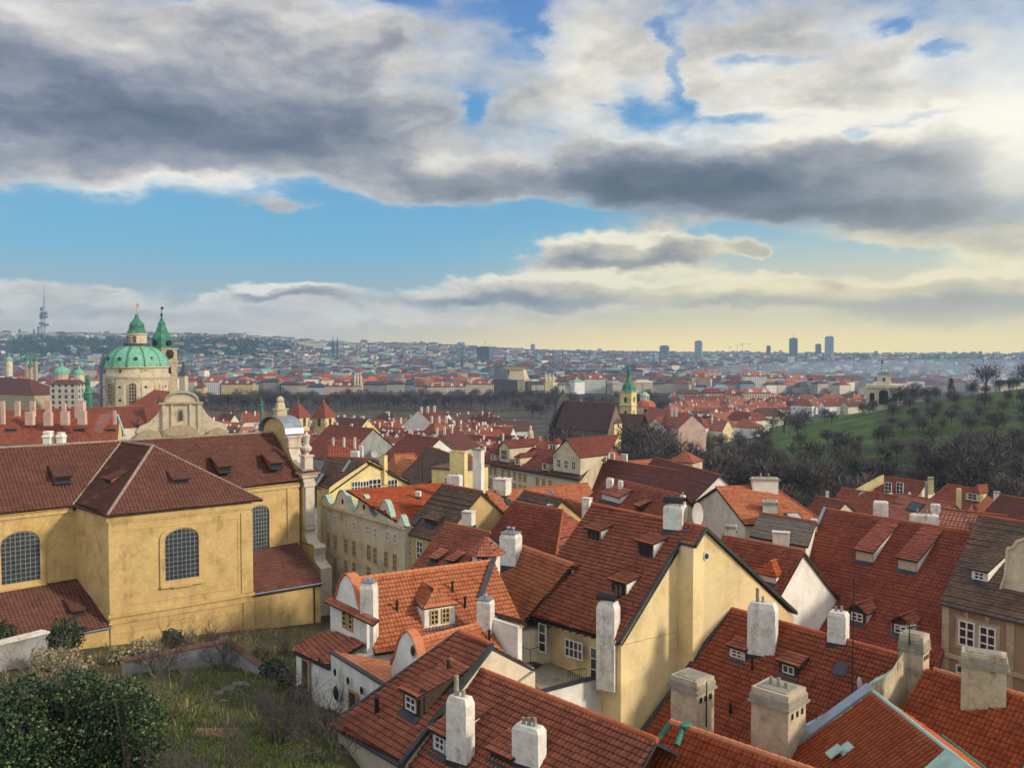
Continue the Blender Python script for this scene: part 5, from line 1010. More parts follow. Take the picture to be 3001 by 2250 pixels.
    a, b = ridge(1780, 1400, 2000, 1453, 113); h = auto("twin_chimney_house", "broad brownish-orange roofed house with two white chimneys standing side by side", a, b, 8, 6.6, "cream", "tile_old", 2, tw=.32, th=.38); chimney(h['root'], 1777, 1801, 1403, 1440, h['front'], -30, .8, 'pots', "white", npot=0); chimney(h['root'], 1811, 1828, 1409, 1443, h['front'], -30, .9, 'pots', "white", npot=0)
    dormer(h['root'], 1790, 1470, h['front'], 4.2, .8, "tile_old", "wood_white", "white", 'shed', False, .4); chimney(h['root'], 1706, 1737, 1463, 1510, 92, -35, .8, 'box', "white", npot=0); dormer(h['root'], 1869, 1505, h['front'], .9, .9, "tile_old", "wood_dark", "wood_dark", 'shed', False, .3)
    chimney(h['root'], 1993, 2012, 1452, 1478, 92, -30, .8, 'pots', "white", npot=1)
    # lit roofs right of the gable house
    zr = zof(2100, 1429, 96); R0, R1 = P(2098, 1429, zr), P(2312, 1420, zr); E0 = P(2183, 1538, zof(2183, 1538, 90)); h = house("peeling_house", "sunlit orange-roofed house with large patch of plaster fallen from its gable", R0, R1, E0, E0 + (R1 - R0), 36, "peeling", "tile_orange", 2, tw=.32, th=.40, hip1=.25); chimney(h['root'], 2207, 2284, 1400, 1432, 96, -5, .4, 'stone', "white_old", npot=2); chimney(h['root'], 2238, 2287, 1468, 1514, h['front'], -15, .7, 'stone', "white_old", npot=0); skylight(h['root'], 2330, 1520, h['front'], 1.6, 1.8, "dish")
    a, b = ridge(2227, 1504, 2392, 1531, 90); E0 = P(2196, 1570, zof(2196, 1570, 86)); h = house("grey_tile_house", "small house with weathered grey-brown tile roof under the orange sunlit roof", a, b, E0, E0 + (b - a), 36, "white_old", "tile_grey", 1); chimney(h['root'], 2128, 2165, 1540, 1576, 88, -20, .8, 'stone', "white_old", npot=0); chimney(h['root'], 2268, 2320, 1564, 1612, 82, -20, .5, 'box', "white_old", npot=0); chimney(h['root'], 2376, 2400, 1522, 1552, 86, -20, .8, 'pots', "white", npot=0)
    a, b = ridge(2119, 1571, 2358, 1617, 80); h = auto("valley_house", "rust-roofed house in the gap between yellow gable and huge red roof", a, b, 7.5, 6.5, "white", "tile_old", 2, tw=.30, th=.36); dormer(h['root'], 2240, 1705, h['front'], 2.2, .7, "tile_bright", "white", "white", 'hip', False)
    # terraces of roofs at the foot of the wooded hill
    for nm, lb, x0, y0, x1, y1, d, w, dr, wl, rf, kw in (
        ("hill_foot_house", "long salmon-red roof crowded with satellite dishes and white stacks", 2466, 1431, 2780, 1474, 150, 9, 6.5, "cream", "roof_town0", {}),
        ("dormer_row_house", "cream house with two upright windows under its red roof at the foot of the hill", 2590, 1397, 2718, 1412, 190, 5, 3.2, "cream", "roof_town1", {}),
        ("hipped_red_house", "red hipped house with yellow dormer and tall yellow chimney below the orchard", 2755, 1416, 2905, 1440, 172, 8, 6, "yellow_pale", "roof_town0", dict(hip0=.15, hip1=.2)),
        ("patched_roof_house", "pinkish patched roof with blue skylight below the hill", 2640, 1447, 2800, 1478, 138, 7, 5.5, "cream", "roof_town4", {}),
        ("low_pink_house", "low house with faded pink-red roof beside the mossy roof", 2760, 1490, 2950, 1512, 118, 8, 5.5, "white_old", "roof_town4", {}),
        ("far_corner_house", "dark red roof at the picture's right edge before the hill", 2930, 1450, 3080, 1475, 150, 7, 5, "cream", "roof_town3", {}),
        ("left_foot_house", "plain red-roofed house left of the dish-crowded roof", 2395, 1455, 2480, 1470, 140, 7, 5, "cream", "roof_town1", {})):
        a, b = ridge(x0, y0, x1, y1, d); h = auto(nm, lb, a, b, w, dr, wl, rf, 1, tw=.5, th=.5, **kw); HF[nm] = h
    h = HF["hill_foot_house"]
    for x0, x1, yt, yb in ((2420, 2432, 1440, 1478), (2428, 2444, 1465, 1485), (2606, 2619, 1445, 1464), (2663, 2672, 1443, 1460), (2508, 2528, 1466, 1500), (2545, 2566, 1460, 1482), (2560, 2584, 1470, 1490)): chimney(h['root'], x0, x1, yt, yb, 146, -20, .8, 'pots', "white", npot=0)
    h = HF["dormer_row_house"]
    for px in (2603, 2637): window(h['root'], hit(px, 1430, h['fwall']), h['fwall'][1], 1.5, 2.4)
    chimney(h['root'], 2722, 2741, 1398, 1427, 180, -20, .8, 'stone', "yellow_pale", npot=0); chimney(h['root'], 2712, 2722, 1411, 1440, 175, -20, .8, 'pots', "grey_wall", npot=0); fw = MB(); t = [P(2500, 1438, d=188), P(2578, 1396, d=188), P(2590, 1392, d=188), P(2590, 1440, d=188)]; fw.slab(t + [Vector((t[3].x, t[3].y, 25)), Vector((t[0].x, t[0].y, 25))], Vector((.3, 1, 0)) * .6); fw.build("fire_wall", M["yellow_pale"], h['root'])
    h = HF["hipped_red_house"]; chimney(h['root'], 2805, 2821, 1431, 1482, 158, -20, .8, 'pots', "yellow_pale", npot=0); dormer(h['root'], 2850, 1468, h['front'], 3.0, 1.6, "roof_town0", "yellow_pale", "yellow_pale", 'hip', True); chimney(h['root'], 2915, 2935, 1440, 1462, 160, -20, .6, 'stone', "white_old", npot=0)
    skylight(HF["patched_roof_house"]['root'], 2682, 1487, HF["patched_roof_house"]['front'], 2.5, 1.8); chimney(HF["patched_roof_house"]['root'], 2732, 2762, 1478, 1498, 128, -20, .6, 'pots', "white", npot=0)
HF = {}
mid_houses()
def palace():
    ze = zof(1418, 1357, 185); E0, E1 = P(1405, 1354, ze), P(1700, 1403, ze); zr = zof(1465, 1303, 192); R0, R1 = P(1448, 1300, zr), P(1752, 1334, zr)
    h = house("long_palace", "long cream palace with rows of windows, dormers and a pedimented gable", R0, R1, E0, E1, 24, "limestone", "roof_town1", 1, tw=.5, th=.5, cat="palace"); rt = h['root']; pl = h['fwall']; n = pl[1]
    for x, y in ((65, 1180), (105, 1186), (143, 1192), (203, 1205), (255, 1217), (300, 1227), (343, 1236), (383, 1246), (485, 1272), (535, 1283), (588, 1296)): 
        window(rt, hit(1400 + x / 2.764, 950 + y / 2.764, pl), n, 1.0, 1.7, 2, 3, "wood_ochre", fw=.16); window(rt, hit(1400 + x / 2.764, 950 + (y + 92) / 2.764, pl), n, 1.0, 1.7, 2, 3, "wood_ochre", fw=.16)
    for px, py, w, hh in ((1445, 1350, 1.8, 1.6), (1516, 1363, 1.8, 1.6), (1597, 1379, 1.8, 1.6)): dormer(rt, px, py, h['front'], w, hh, "roof_town1", "limestone", "limestone", 'hip', True, nx=1, ny=2)
    dormer(rt, 1478, 1354, h['front'], 3.4, 3.0, "roof_town1", "limestone", "limestone", 'gable', True, nx=1, ny=2)
    o = dormer(rt, 1660, 1385, h['front'], 7.6, 3.2, "roof_town1", "limestone", "limestone", 'gable', False); c = hit(1660, 1385, h['front']); f = Vector((n.x, n.y, 0)).normalized(); u = Z.cross(f)
    for k in (-1, 0, 1): window(o, c + Z * 1.6 + u * k * 2.1 + f * .03, f, 1.1, 1.6, 2, 2)
    cb = MB(); cb.box((E0 + E1) / 2 - Z * .25 - f * .1, (E1 - E0), f * .7, Z * .4); cb.build("gutter", M["lead"], h['roof'])
    for x0, x1, yt, yb in ((1548, 1570, 1297, 1322), (1666, 1691, 1315, 1340), (1500, 1520, 1284, 1306)): chimney(rt, x0, x1, yt, yb, 188, -25, .8, 'box', "white_old", npot=0)
    a, b = ridge(1722, 1337, 2110, 1398, 182); h = auto("long_brown_house", "very long house with plain brown-red roof running towards the park trees", a, b, 9, 6.5, "cream", "roof_town3", 1, tw=.5, th=.5)
    for x0, x1, yt, yb in ((1757, 1783, 1325, 1346), (1788, 1803, 1329, 1351), (1820, 1841, 1333, 1362), (1726, 1745, 1393, 1415), (1849, 1869, 1398, 1420)): chimney(h['root'], x0, x1, yt, yb, 176, -25, .7, 'box', "white_old", npot=0)
    a, b = ridge(1920, 1340, 2110, 1392, 172); h = auto("brown_wing_house", "steep brown-red wing ending in a tiny white gable below the turret", a, b, 8, 7, "white", "roof_town3", 1, tw=.5, th=.5); chimney(h['root'], 2021, 2042, 1389, 1428, 160, -25, .8, 'box', "white_old", npot=0)
    c = P(2010, 1382, d=186); t = thing("turret_house", "square pinkish tower house with salmon pyramid roof above the brown roofs", "tower", c - Z * 12); z1 = zof(2010, 1350, 186); mb = MB(); mb.cbox(c.x, c.y, c.z - 12, z1, 5.2, 5.2, R(-35)); mb.build("wall", M["pink"], t); rb = MB(); ap = Vector((c.x, c.y, zof(2010, 1322, 186))); cs = [Vector((c.x + 4.1 * math.cos(R(-35 + 45 + 90 * k)), c.y + 4.1 * math.sin(R(-35 + 45 + 90 * k)), z1)) for k in range(4)]
    for k in range(4): tile_plane(rb, [cs[k], cs[(k + 1) % 4], ap], 0, detail=1, tw=.5, th=.5)
    rb.build("roof", [M["roof_town2"], M["lead"]], t)
    for nm, lb, x0, y0, x1, y1, d, rf in (("salmon_long_house", "salmon-roofed house behind the long palace with one white dormer", 1520, 1290, 1690, 1300, 225, "roof_town2"), ("salmon_hip_house", "salmon hipped roof before the dark church", 1700, 1322, 1815, 1312, 205, "roof_town2"), ("salmon_end_house", "pale salmon roof between the turret house and the park trees", 1830, 1352, 1930, 1345, 200, "roof_town4")):
        a, b = ridge(x0, y0, x1, y1, d); h = auto(nm, lb, a, b, 8, 6, "cream", rf, 1, tw=.5, th=.5, hip1=.2); HF[nm] = h
    dormer(HF["salmon_long_house"]['root'], 1620, 1322, HF["salmon_long_house"]['front'], 2.6, 1.8, "roof_town1", "white", "white", 'hip', True)
    for x0, x1, yt, yb in ((1693, 1708, 1302, 1320), (1772, 1788, 1299, 1324)): chimney(HF["salmon_hip_house"]['root'], x0, x1, yt, yb, 204, -20, .8, 'box', "white", npot=0)
palace()

# ================================================================== landmarks
def px_lathe(cx, d, prof, n=24, mb=None, mi=0, yaw=0.0, sm=True):
    """profile given as (half width, row) in photo pixels at distance d"""
    mb = mb or MB(); c = P(cx, 1030, d=d); mb.lathe([(w / F * d, P(cx, y, d=d).z) for w, y in prof], (c.x, c.y, 0), n, mi, yaw, sm); return mb
def nicholas():
    D = 380; rt = thing("domed_church", "cream drum church with vast green copper dome and lantern", "church", (*P(401, 1265, d=D).xy, 14)); c = P(401, 1200, d=D); k = D / F
    mb = px_lathe(401, D, [(88, 1300), (88, 1258), (86, 1255), (86, 1130), (88, 1112), (92, 1104), (92, 1097), (86, 1095), (85, 1079), (91, 1076), (91, 1073)], 40); mb.build("drum", M["limestone"], rt)
    dm = [(90 * math.cos(t) ** .85 if t < 1.5 else 30, 1074 - 63 * math.sin(t)) for t in np.linspace(0, 1.16, 12)]; mb = px_lathe(401, D, dm + [(34, 1014)], 40); do = mb.build("dome", M["copper"], rt); rb = MB()
    for j in range(12):
        a = 2 * math.pi * j / 12 + .13; pts = [Vector((c.x + (w + .8) * k * math.cos(a), c.y + (w + .8) * k * math.sin(a), P(401, y, d=D).z)) for w, y in dm]; rb.path(pts, .35, 5)
    rb.build("dome_ribs", M["copper_dark"], do)
    for j in range(12):
        a = 2 * math.pi * j / 12 + .39; w, y = 82, 1052; q = Vector((c.x + w * k * math.cos(a), c.y + w * k * math.sin(a), P(401, y, d=D).z)); o = Vector((math.cos(a), math.sin(a), .35)).normalized(); lb = MB(); lb.tube(q - o * .8, q + o * .6, 1.05, 1.0, 10); lo = lb.build("dome_lucarne", M["copper_dark"], do); lb = MB(); lb.tube(q + o * .6, q + o * .68, .6, .6, 10); lb.build("pane", M["black_metal"], lo)
    gb = px_lathe(401, D, [(36, 1016), (36, 1006), (33, 1006)], 24); gb.build("balustrade", M["dark_stone"], rt); lt = px_lathe(403, D, [(26, 1012), (26, 982), (29, 980), (29, 977)], 16, sm=False); lo = lt.build("lantern", M["limestone"], rt)
    for j in range(8):
        a = 2 * math.pi * j / 8 + .2; q = Vector((c.x + 27.2 * k * math.cos(a) + 2 * k, c.y + 27.2 * k * math.sin(a), P(401, 994, d=D).z)); n = Vector((math.cos(a), math.sin(a), 0)); window(lo, q, n, 1.5, 3.0, 1, 2, "sandstone", fw=.12, arch=True)
    rf = px_lathe(402, D, [(28, 979), (27, 973), (22, 967), (22, 962), (20, 960), (21, 955), (19, 948), (13, 942), (9, 936), (6, 932), (5, 928), (6, 926), (3.5, 922)], 16); rf.build("lantern_roof", M["copper_dark"], lo)
    sp = px_lathe(402, D, [(3, 924), (4, 921), (2.2, 917), (1.2, 908), (.8, 900), (.8, 892)], 8); so = sp.build("finial", M["gold"], lo); xb = MB(); q = P(403, 895, d=D); xb.box(q, Vector((1.6, 0, 0)), (0, .2, 0), Z * .35); xb.box(q, Vector((.35, 0, 0)), (0, .2, 0), Z * 2.4); xb.build("cross", M["gold"], so)
    for j in range(8):
        a = R(-118.5 + 45 * j); n = Vector((math.cos(a), math.sin(a), 0)); q = Vector((c.x, c.y, P(401, 1149, d=D).z)) + n * 87.4 * k; window(rt, q, n, 3.0, 8.6, 3, 6, "sandstone", fw=.22, arch=True, dep=.25)
        hb = MB(); hb.path([q + n * .1 + Z.cross(n) * (2.6 * math.cos(t_)) + Z * (4.6 + 1.2 * math.sin(t_)) for t_ in np.linspace(0, math.pi, 7)], .22); hb.build("window_hood", M["limestone"], rt)
        a = R(-96 + 45 * j); n = Vector((math.cos(a), math.sin(a), 0)); q = Vector((c.x, c.y, P(401, 1175, d=D).z)) + n * 86.3 * k; pb = MB(); pb.box(q + Z * 1.5, Z.cross(n) * 3.4, n * .9, Z * 20.5); pb.build("pilaster", M["limestone"], rt)
        for y_ in (1086, 1131, 1168): sb = MB(); q2 = Vector((c.x, c.y, P(401, y_, d=D).z)) + n * (86.0 if y_ < 1100 else 89.4) * k; sb.box(q2, Z.cross(n) * .9, n * .25, Z * .9); sb.build("vent_opening", M["black_metal"], rt)
    # bell tower
    D2 = 396; tw = thing("bell_tower", "slim clock tower with flared green copper spire beside the dome", "tower", (*P(478, 1180, d=D2).xy, 14)); q = P(478, 1100, d=D2); k2 = D2 / F
    z = lambda y: P(478, y, d=D2).z; mb = MB(); mb.cbox(q.x, q.y, 14, z(1022), 56 * k2, 56 * k2, R(-28)); mb.cbox(q.x, q.y, z(1024), z(1020), 62 * k2, 62 * k2, R(-28)); mb.cbox(q.x, q.y, z(1062), z(1057), 61 * k2, 61 * k2, R(-28)); mb.cbox(q.x, q.y, z(1112), z(1108), 60 * k2, 60 * k2, R(-28)); mb.build("shaft", M["sandstone"], tw)
    cb = px_lathe(475, D2, [(27, 1022), (27, 1000), (28, 995), (27.5, 990), (24, 984), (17, 972), (12, 958), (9.5, 952), (11, 951), (11, 948), (7, 943), (4.5, 938), (5, 936), (2.6, 931), (1.3, 925)], 8, yaw=R(17), sm=False); co = cb.build("spire_roof", M["copper_dark"], tw)
    fb = px_lathe(475, D2, [(1.0, 930), (4, 925), (4.3, 922), (2, 918), (.8, 913), (.8, 906)], 8); fo = fb.build("finial", M["bronze"], tw); fb = MB(); fb.lathe([(.05, -.8), (.7, -.3), (.7, .3), (.05, .8)], P(475, 903, d=D2), 8); fb.build("star", M["bronze"], fo)
    for a in (R(-28 - 90), R(-28)):
        n = Vector((math.cos(a), math.sin(a), 0)); u = Z.cross(n); cc = Vector((q.x, q.y, z(1038))) + n * 28.6 * k2; ck = MB(); ck.slab([cc + u * 2.2 * math.cos(t * .3927) + Z * 2.2 * math.sin(t * .3927) for t in range(16)], n * .15); o = ck.build("clock_face", M["black_metal"], tw); hb = MB(); hb.tube(cc + n * .2, cc + n * .2 + u * 1.2 + Z * .6, .1, n=4); hb.tube(cc + n * .2, cc + n * .2 - u * .2 + Z * 1.7, .09, n=4)
        for t in range(12): w_ = u * math.cos(t * .5236) + Z * math.sin(t * .5236); hb.tube(cc + n * .2 + w_ * 1.7, cc + n * .2 + w_ * 2.1, .1, n=4)
        hb.build("clock_hands", M["gold"], o); window(tw, Vector((q.x, q.y, z(1086))) + n * 28.1 * k2, n, 2.2, 5.0, 1, 1, "sandstone", fw=.3, arch=True); bb = MB(); bb.tube(cc + Z * 5.0 + n * .2, cc + Z * 5.0 - n * 2, 1.2, 1.2, 8); bb.build("spire_lucarne", M["black_metal"], co)
    # nave roof and the west front
    nv = thing("church_nave", "plum-red church nave roof stepping up to the green dome's foot", "church nave", (*P(420, 1230, d=358).xy, 14)); rb = MB(); za, zb2 = zof(448, 1140, 362), zof(345, 1209, 346); a, b = P(452, 1142, za), P(497, 1146, za); rb2 = [P(345, 1209, zb2), P(470, 1240, zof(470, 1240, 335))]
    pl = plane(P(452, 1142, d=366), P(345, 1210, d=346), P(480, 1262, d=331)); tile_plane(rb, [hit(x, y, pl) for x, y in ((452, 1142), (497, 1146), (490, 1262), (350, 1262), (345, 1210))], 0, detail=1, tw=.6, th=.7); rb.build("roof", [M["roof_town0"], M["lead"]], nv); wb = MB(); x = [P(350, 1262, d=334), P(490, 1262, d=331), P(500, 1180, d=366), P(352, 1215, d=366)]; wb.prism([Vector((*p.xy, 12)) for p in x], [Vector((*p.xy, x[0].z - .5)) for p in x]); wb.build("wall", M["limestone"], nv)
    fb = thing("church_facade", "weathered baroque church front with curved pediment and scrolled sides", "church facade", (*P(530, 1280, d=322).xy, 16)); D3 = 322; n = Vector((.28, -.96, 0)); u = Z.cross(n); o0 = P(530, 1100, d=D3); k3 = D3 / F; pt = lambda x, y, t=0: Vector((o0.x, o0.y, P(530, y, d=D3).z)) + u * (x - 530) * k3 + n * t
    body = [(474, 1300), (474, 1182), (587, 1182), (587, 1300)]; mb = MB(); mb.slab([pt(*p) for p in body], -n * 3); mb.slab([pt(455, 1300, -.5), pt(430, 1300, -.5), pt(405, 1262, -.5), pt(415, 1247, -.5), pt(440, 1236, -.5), pt(462, 1215, -.5), pt(473, 1195, -.5), pt(474, 1300, -.5)], -n * 1.5); mb.slab([pt(587, 1300, -.5), pt(588, 1195, -.5), pt(599, 1215, -.5), pt(621, 1236, -.5), pt(655, 1247, -.5), pt(662, 1300, -.5)], -n * 1.5)
    ar = [pt(490 + 41 - 46 * math.cos(t), 1180 - 30 * math.sin(t) ** .8, .0) for t in np.linspace(0, math.pi, 14)]; mb.slab(ar, -n * 2.5); mb.build("wall", M["limestone"], fb)
    cb = MB(); cb.box(pt(530, 1181, .3), u * 122 * k3, n * 1.2, Z * .7); cb.path([p + n * .3 for p in ar], .45); cb.build("cornice", M["sandstone"], fb); rb = MB(); pa = [p + Z * .45 for p in ar]
    for p, q_ in zip(pa, pa[1:]): rb.slab([p + n * .6, q_ + n * .6, q_ - n * 2.8, p - n * 2.8], Z * .15)
    rb.build("pediment_roof", M["copper"], fb)
    for x in (482, 505, 556, 579): pb = MB(); pb.box(pt(x, 1235, .25), u * 7 * k3, n * .6, Z * 13); pb.build("pilaster", M["limestone"], fb)
    nb = MB(); nb.box(pt(530, 1215, .02), u * 16 * k3, n * .3, Z * 34 * k3); no = nb.build("niche", M["sandstone"], fb); st = MB(); c0 = pt(530, 1215, .5); st.lathe([(.5, -2), (.6, -1), (.55, .2), (.35, .8), (.3, 1.0), (.36, 1.3), (.1, 1.7)], c0, 8); st.build("statue", M["dark_stone"], no)
    for x0, x1, yy in ((405, 478, 1262), (480, 580, 1250), (602, 662, 1260)):
        ab = MB(); cx_ = (x0 + x1) / 2; w_ = (x1 - x0) / 2; pts = [pt(cx_ - w_ * math.cos(t), yy + 26 - 26 * math.sin(t) ** 1.2, 1.2) for t in np.linspace(0, math.pi, 13)]
        for p, q_ in zip(pts, pts[1:]): ab.slab([p, q_, q_ - n * 2.2, p - n * 2.2], Z * .7)
        ab.slab(pts, -n * .8); ab.build("arched_cornice", M["sandstone"], fb)
    for x in (470, 598, 412): ub = MB(); c0 = pt(x, 1184 if x > 420 else 1247, -.8); ub.lathe([(.3, 0), (.9, .8), (.8, 1.4), (.3, 1.8), (.5, 2.4), (.1, 3.2)], c0, 8); ub.build("urn", M["dark_stone"], fb)
nicholas()
def long_red_building():
    D = 232; a, b = ridge(-120, 1226, 352, 1216, D); h = auto("chimney_row_house", "very long red-roofed building with a row of pale chimneys behind the church roof", a, b, 8.5, 6.6, "yellow_pale", "roof_town0", 1, tw=.5, th=.5, cat="building"); rt = h['root']
    for x0, x1, yt, yb in ((0, 13, 1175, 1226), (41, 57, 1175, 1212), (86, 102, 1175, 1214), (71, 97, 1206, 1228), (131, 148, 1174, 1214), (125, 150, 1208, 1230), (180, 192, 1180, 1212), (175, 200, 1205, 1228), (216, 246, 1174, 1212), (225, 250, 1204, 1227), (331, 340, 1202, 1226)): chimney(rt, x0, x1, yt, yb, D + (8 if yb < 1215 else 1), -8, .5, 'plain', "pink", npot=0)
    for px in (32, 232, 325): dormer(rt, px, 1262, h['front'], 2.6, .5, "roof_town0", "black_metal", "white", 'hip', False)
    cb = MB(); cb.box((h['front'][0] + h['front'][0] + (b - a)) / 2 - Z * .2, b - a, Vector((0, .6, 0)), Z * .35); cb.build("gutter", M["copper_dark"], h['roof'])
    vb = MB(); p, q = P(345, 1215, d=229), P(366, 1275, d=222); vb.tube(p, q, .25); vb.build("hip_flashing", M["copper_pale"], h['roof'])
    a, b = ridge(-60, 1205, 420, 1190, 300); auto("back_red_house", "dark red long roof seen over the chimney row", a, b, 9, 7, "cream", "roof_town1", 1, tw=.6, th=.6)
    for px, hw, y0, y1 in ((137, 15, 1262, 1305), (175, 13, 1266, 1305)): mb = px_lathe(px, 150, [(hw, 1330), (hw, 1282), (hw * 1.25, 1280), (hw * 1.1, 1275), (hw * .7, 1270), (hw * 1.05, 1268), (hw * .9, y0 + 1), (hw * .3, y0)], 4, yaw=R(40), sm=False); o = mb.build("chimney_stack", M["white"], label="ornate stepped white chimney head rising over the church ridge, " + ("taller one of the pair" if px < 150 else "lower one of the pair"), cat="chimney", group="stepped chimney heads over the church ridge")
long_red_building()
def victory_church():
    zr, ze = zof(1657, 1174, 470), zof(1628, 1239, 460); R0, R1 = P(1655, 1174, zr), P(1806, 1182, zr); ze -= 2.2; E0 = P(1628, 1240, ze + 2.2); E0.z = ze; h = house("dark_roof_church", "dark-roofed stone church with green onion-domed tower among bare trees", R0, R1, E0, E0 + (R1 - R0), 6, "nave_stone", "tile_umber", 1, tw=.8, th=.8, cat="church", over=.8); rt = h['root']
    a, b = ridge(1808, 1211, 1890, 1214, 462); e = (b - a).normalized(); n = Vector((e.y, -e.x, 0)); rb = MB(); tile_plane(rb, [a, b, b + n * 7 - Z * 8, a + n * 7 - Z * 8], 0, detail=1, tw=.8, th=.8); tile_plane(rb, [b, a, a - n * 7 - Z * 8, b - n * 7 - Z * 8], 0, detail=0); ro = rb.build("chancel_roof", [M["tile_umber"], M["wood_dark"]], rt); wb = MB(); q = [a + n * 6, b + n * 6, b - n * 6, a - n * 6]; wb.prism([Vector((*p.xy, 6)) for p in q], [Vector((*p.xy, a.z - 7.5)) for p in q]); wb.build("chancel_wall", M["nave_stone"], rt)
    f0 = P(1640, 1230, d=466); fb = MB(); y = R(-30); f = h['e']; p = Vector((f.y, -f.x, 0)); o = Vector((R0.x, R0.y, 0)) - f * .6
    out = [(-10, 6), (-10, ze + 1), (-8, ze + 4), (-6.5, ze + 5), (-5, zr - 1), (-2.5, zr + 2.5), (0, zr + 3.6), (2.5, zr + 2.5), (5, zr - 1), (6.5, ze + 5), (8, ze + 4), (10, ze + 1), (10, 6)]; fb.slab([o + p * s + Z * z for s, z in out], -f * 1.4); fo = fb.build("facade", M["dark_stone"], rt)
    for s, z0 in ((0, zr + 3.4), (-7.5, ze + 4), (7.5, ze + 4)): ob = MB(); ob.lathe([(.5, 0), (.4, 1.2), (.8, 1.6), (.3, 2.4), (.05, 4.2)], o + p * s + Z * z0 - f * .7, 8); ob.build("finial", M["dark_stone"], fo)
    c = P(1788, 1285, d=448); bb = MB(); bb.cbox(c.x, c.y, 6, zof(1788, 1240, 448), 8.8, 9, R(-32)); bo = bb.build("side_bay", M["yellow_pale"], rt); bb = MB(); z = zof(1788, 1240, 448); bb.cbox(c.x, c.y, z, z + 4, 9.6, 10, R(-32), 0, .45); bb.build("bay_roof", M["tile_umber"], bo); zc = zof(1788, 1255, 448); cb = MB(); cb.cbox(c.x, c.y, zc, zc + .5, 9.3, 9.5, R(-32)); cb.build("cornice", M["limestone"], bo)
    for dz in (zof(1788, 1247, 448), zof(1788, 1271, 448)):
        for a_, s in ((-122, -2), (-122, 2), (-32, 0)): n_ = Vector((math.cos(R(a_)), math.sin(R(a_)), 0)); window(bo, Vector((c.x, c.y, dz)) + n_ * 4.5 + Z.cross(n_) * s, n_, 1.3, 2.0, 2, 2, "wood_dark")
    D = 470; q = P(1841, 1180, d=D); k = D / F; z = lambda yy: P(1841, yy, d=D).z; tb = MB(); tb.cbox(q.x, q.y, 6, z(1148), 37 * k, 37 * k, R(-32)); to = tb.build("tower_wall", M["yellow_pale"], rt); cb = MB(); cb.cbox(q.x, q.y, z(1149), z(1145), 43 * k, 43 * k, R(-32)); cb.cbox(q.x, q.y, z(1189), z(1186), 41 * k, 41 * k, R(-32)); cb.build("cornice", M["limestone"], to)
    for a_ in (-122, -32): n_ = Vector((math.cos(R(a_)), math.sin(R(a_)), 0)); window(to, Vector((q.x, q.y, z(1171))) + n_ * 18.6 * k, n_, 1.4, 2.8, 1, 2, "wood_dark"); window(to, Vector((q.x, q.y, z(1207))) + n_ * 18.6 * k, n_, 1.0, 1.6, 1, 2, "wood_dark")
    ob = px_lathe(1843, D, [(25, 1146), (23, 1143), (19, 1138), (19, 1132), (17, 1126), (11, 1120), (8, 1115), (6.5, 1110), (6, 1095), (7.5, 1093), (4, 1090), (6, 1085), (5, 1080), (2, 1074), (1.2, 1062)], 8, yaw=R(13)); oo = ob.build("onion_dome", M["copper_dark"], to); fb = px_lathe(1843, D, [(.8, 1064), (2.0, 1061), (2.0, 1058), (.7, 1056), (.5, 1050)], 8); fb.build("finial", M["gold"], oo)
    rt = thing("octagon_church", "pinkish octagonal chapel with salmon roof and glazed copper lantern", "chapel", (*P(1895, 1210, d=525).xy, 6)); px_lathe(1893, 525, [(29, 1290), (29, 1192), (31, 1190)], 8, yaw=.2, sm=False).build("wall", M["pink"], rt); px_lathe(1893, 525, [(32, 1190), (27, 1180), (16, 1173)], 8, yaw=.2, sm=False).build("roof", M["roof_town2"], rt); lo = px_lathe(1890, 525, [(14, 1174), (14, 1159)], 8, yaw=.2, sm=False).build("lantern", M["cream"], rt); px_lathe(1890, 525, [(16, 1159), (9, 1152), (1, 1147)], 8, yaw=.2, sm=False).build("lantern_roof", M["copper_pale"], lo); c = P(1893, 1200, d=525)
    for j in range(8): a_ = .2 + .3927 + j * .785; n_ = Vector((math.cos(a_), math.sin(a_), 0)); window(rt, Vector((c.x, c.y, zof(1893, 1203, 525))) + n_ * 27 * 525 / F, n_, 1.8, 2.8, 1, 2, "wood_dark", arch=True); window(lo, Vector((P(1890, 1166, d=525).x, c.y, zof(1893, 1166, 525))) + n_ * 13.0 * 525 / F, n_, 1.2, 2.0, 1, 1, "wood_white")
    a, b = ridge(1905, 1193, 2030, 1215, 520); auto("priory_house", "orange-red roofed priory wing right of the octagonal chapel", a, b, 8, 7, "pink", "roof_town2", 1, tw=.8, th=.8)
    a, b = ridge(1920, 1225, 2010, 1205, 470); h = auto("white_end_house", "red-roofed house with white end wall and two white stacks near the park", a, b, 7, 6, "white", "roof_town0", 1, tw=.8, th=.8)
    for x in (1970, 1982): chimney(h['root'], x - 4, x + 4, 1195, 1212, 468, -20, .8, 'box', "white", npot=0)
victory_church()
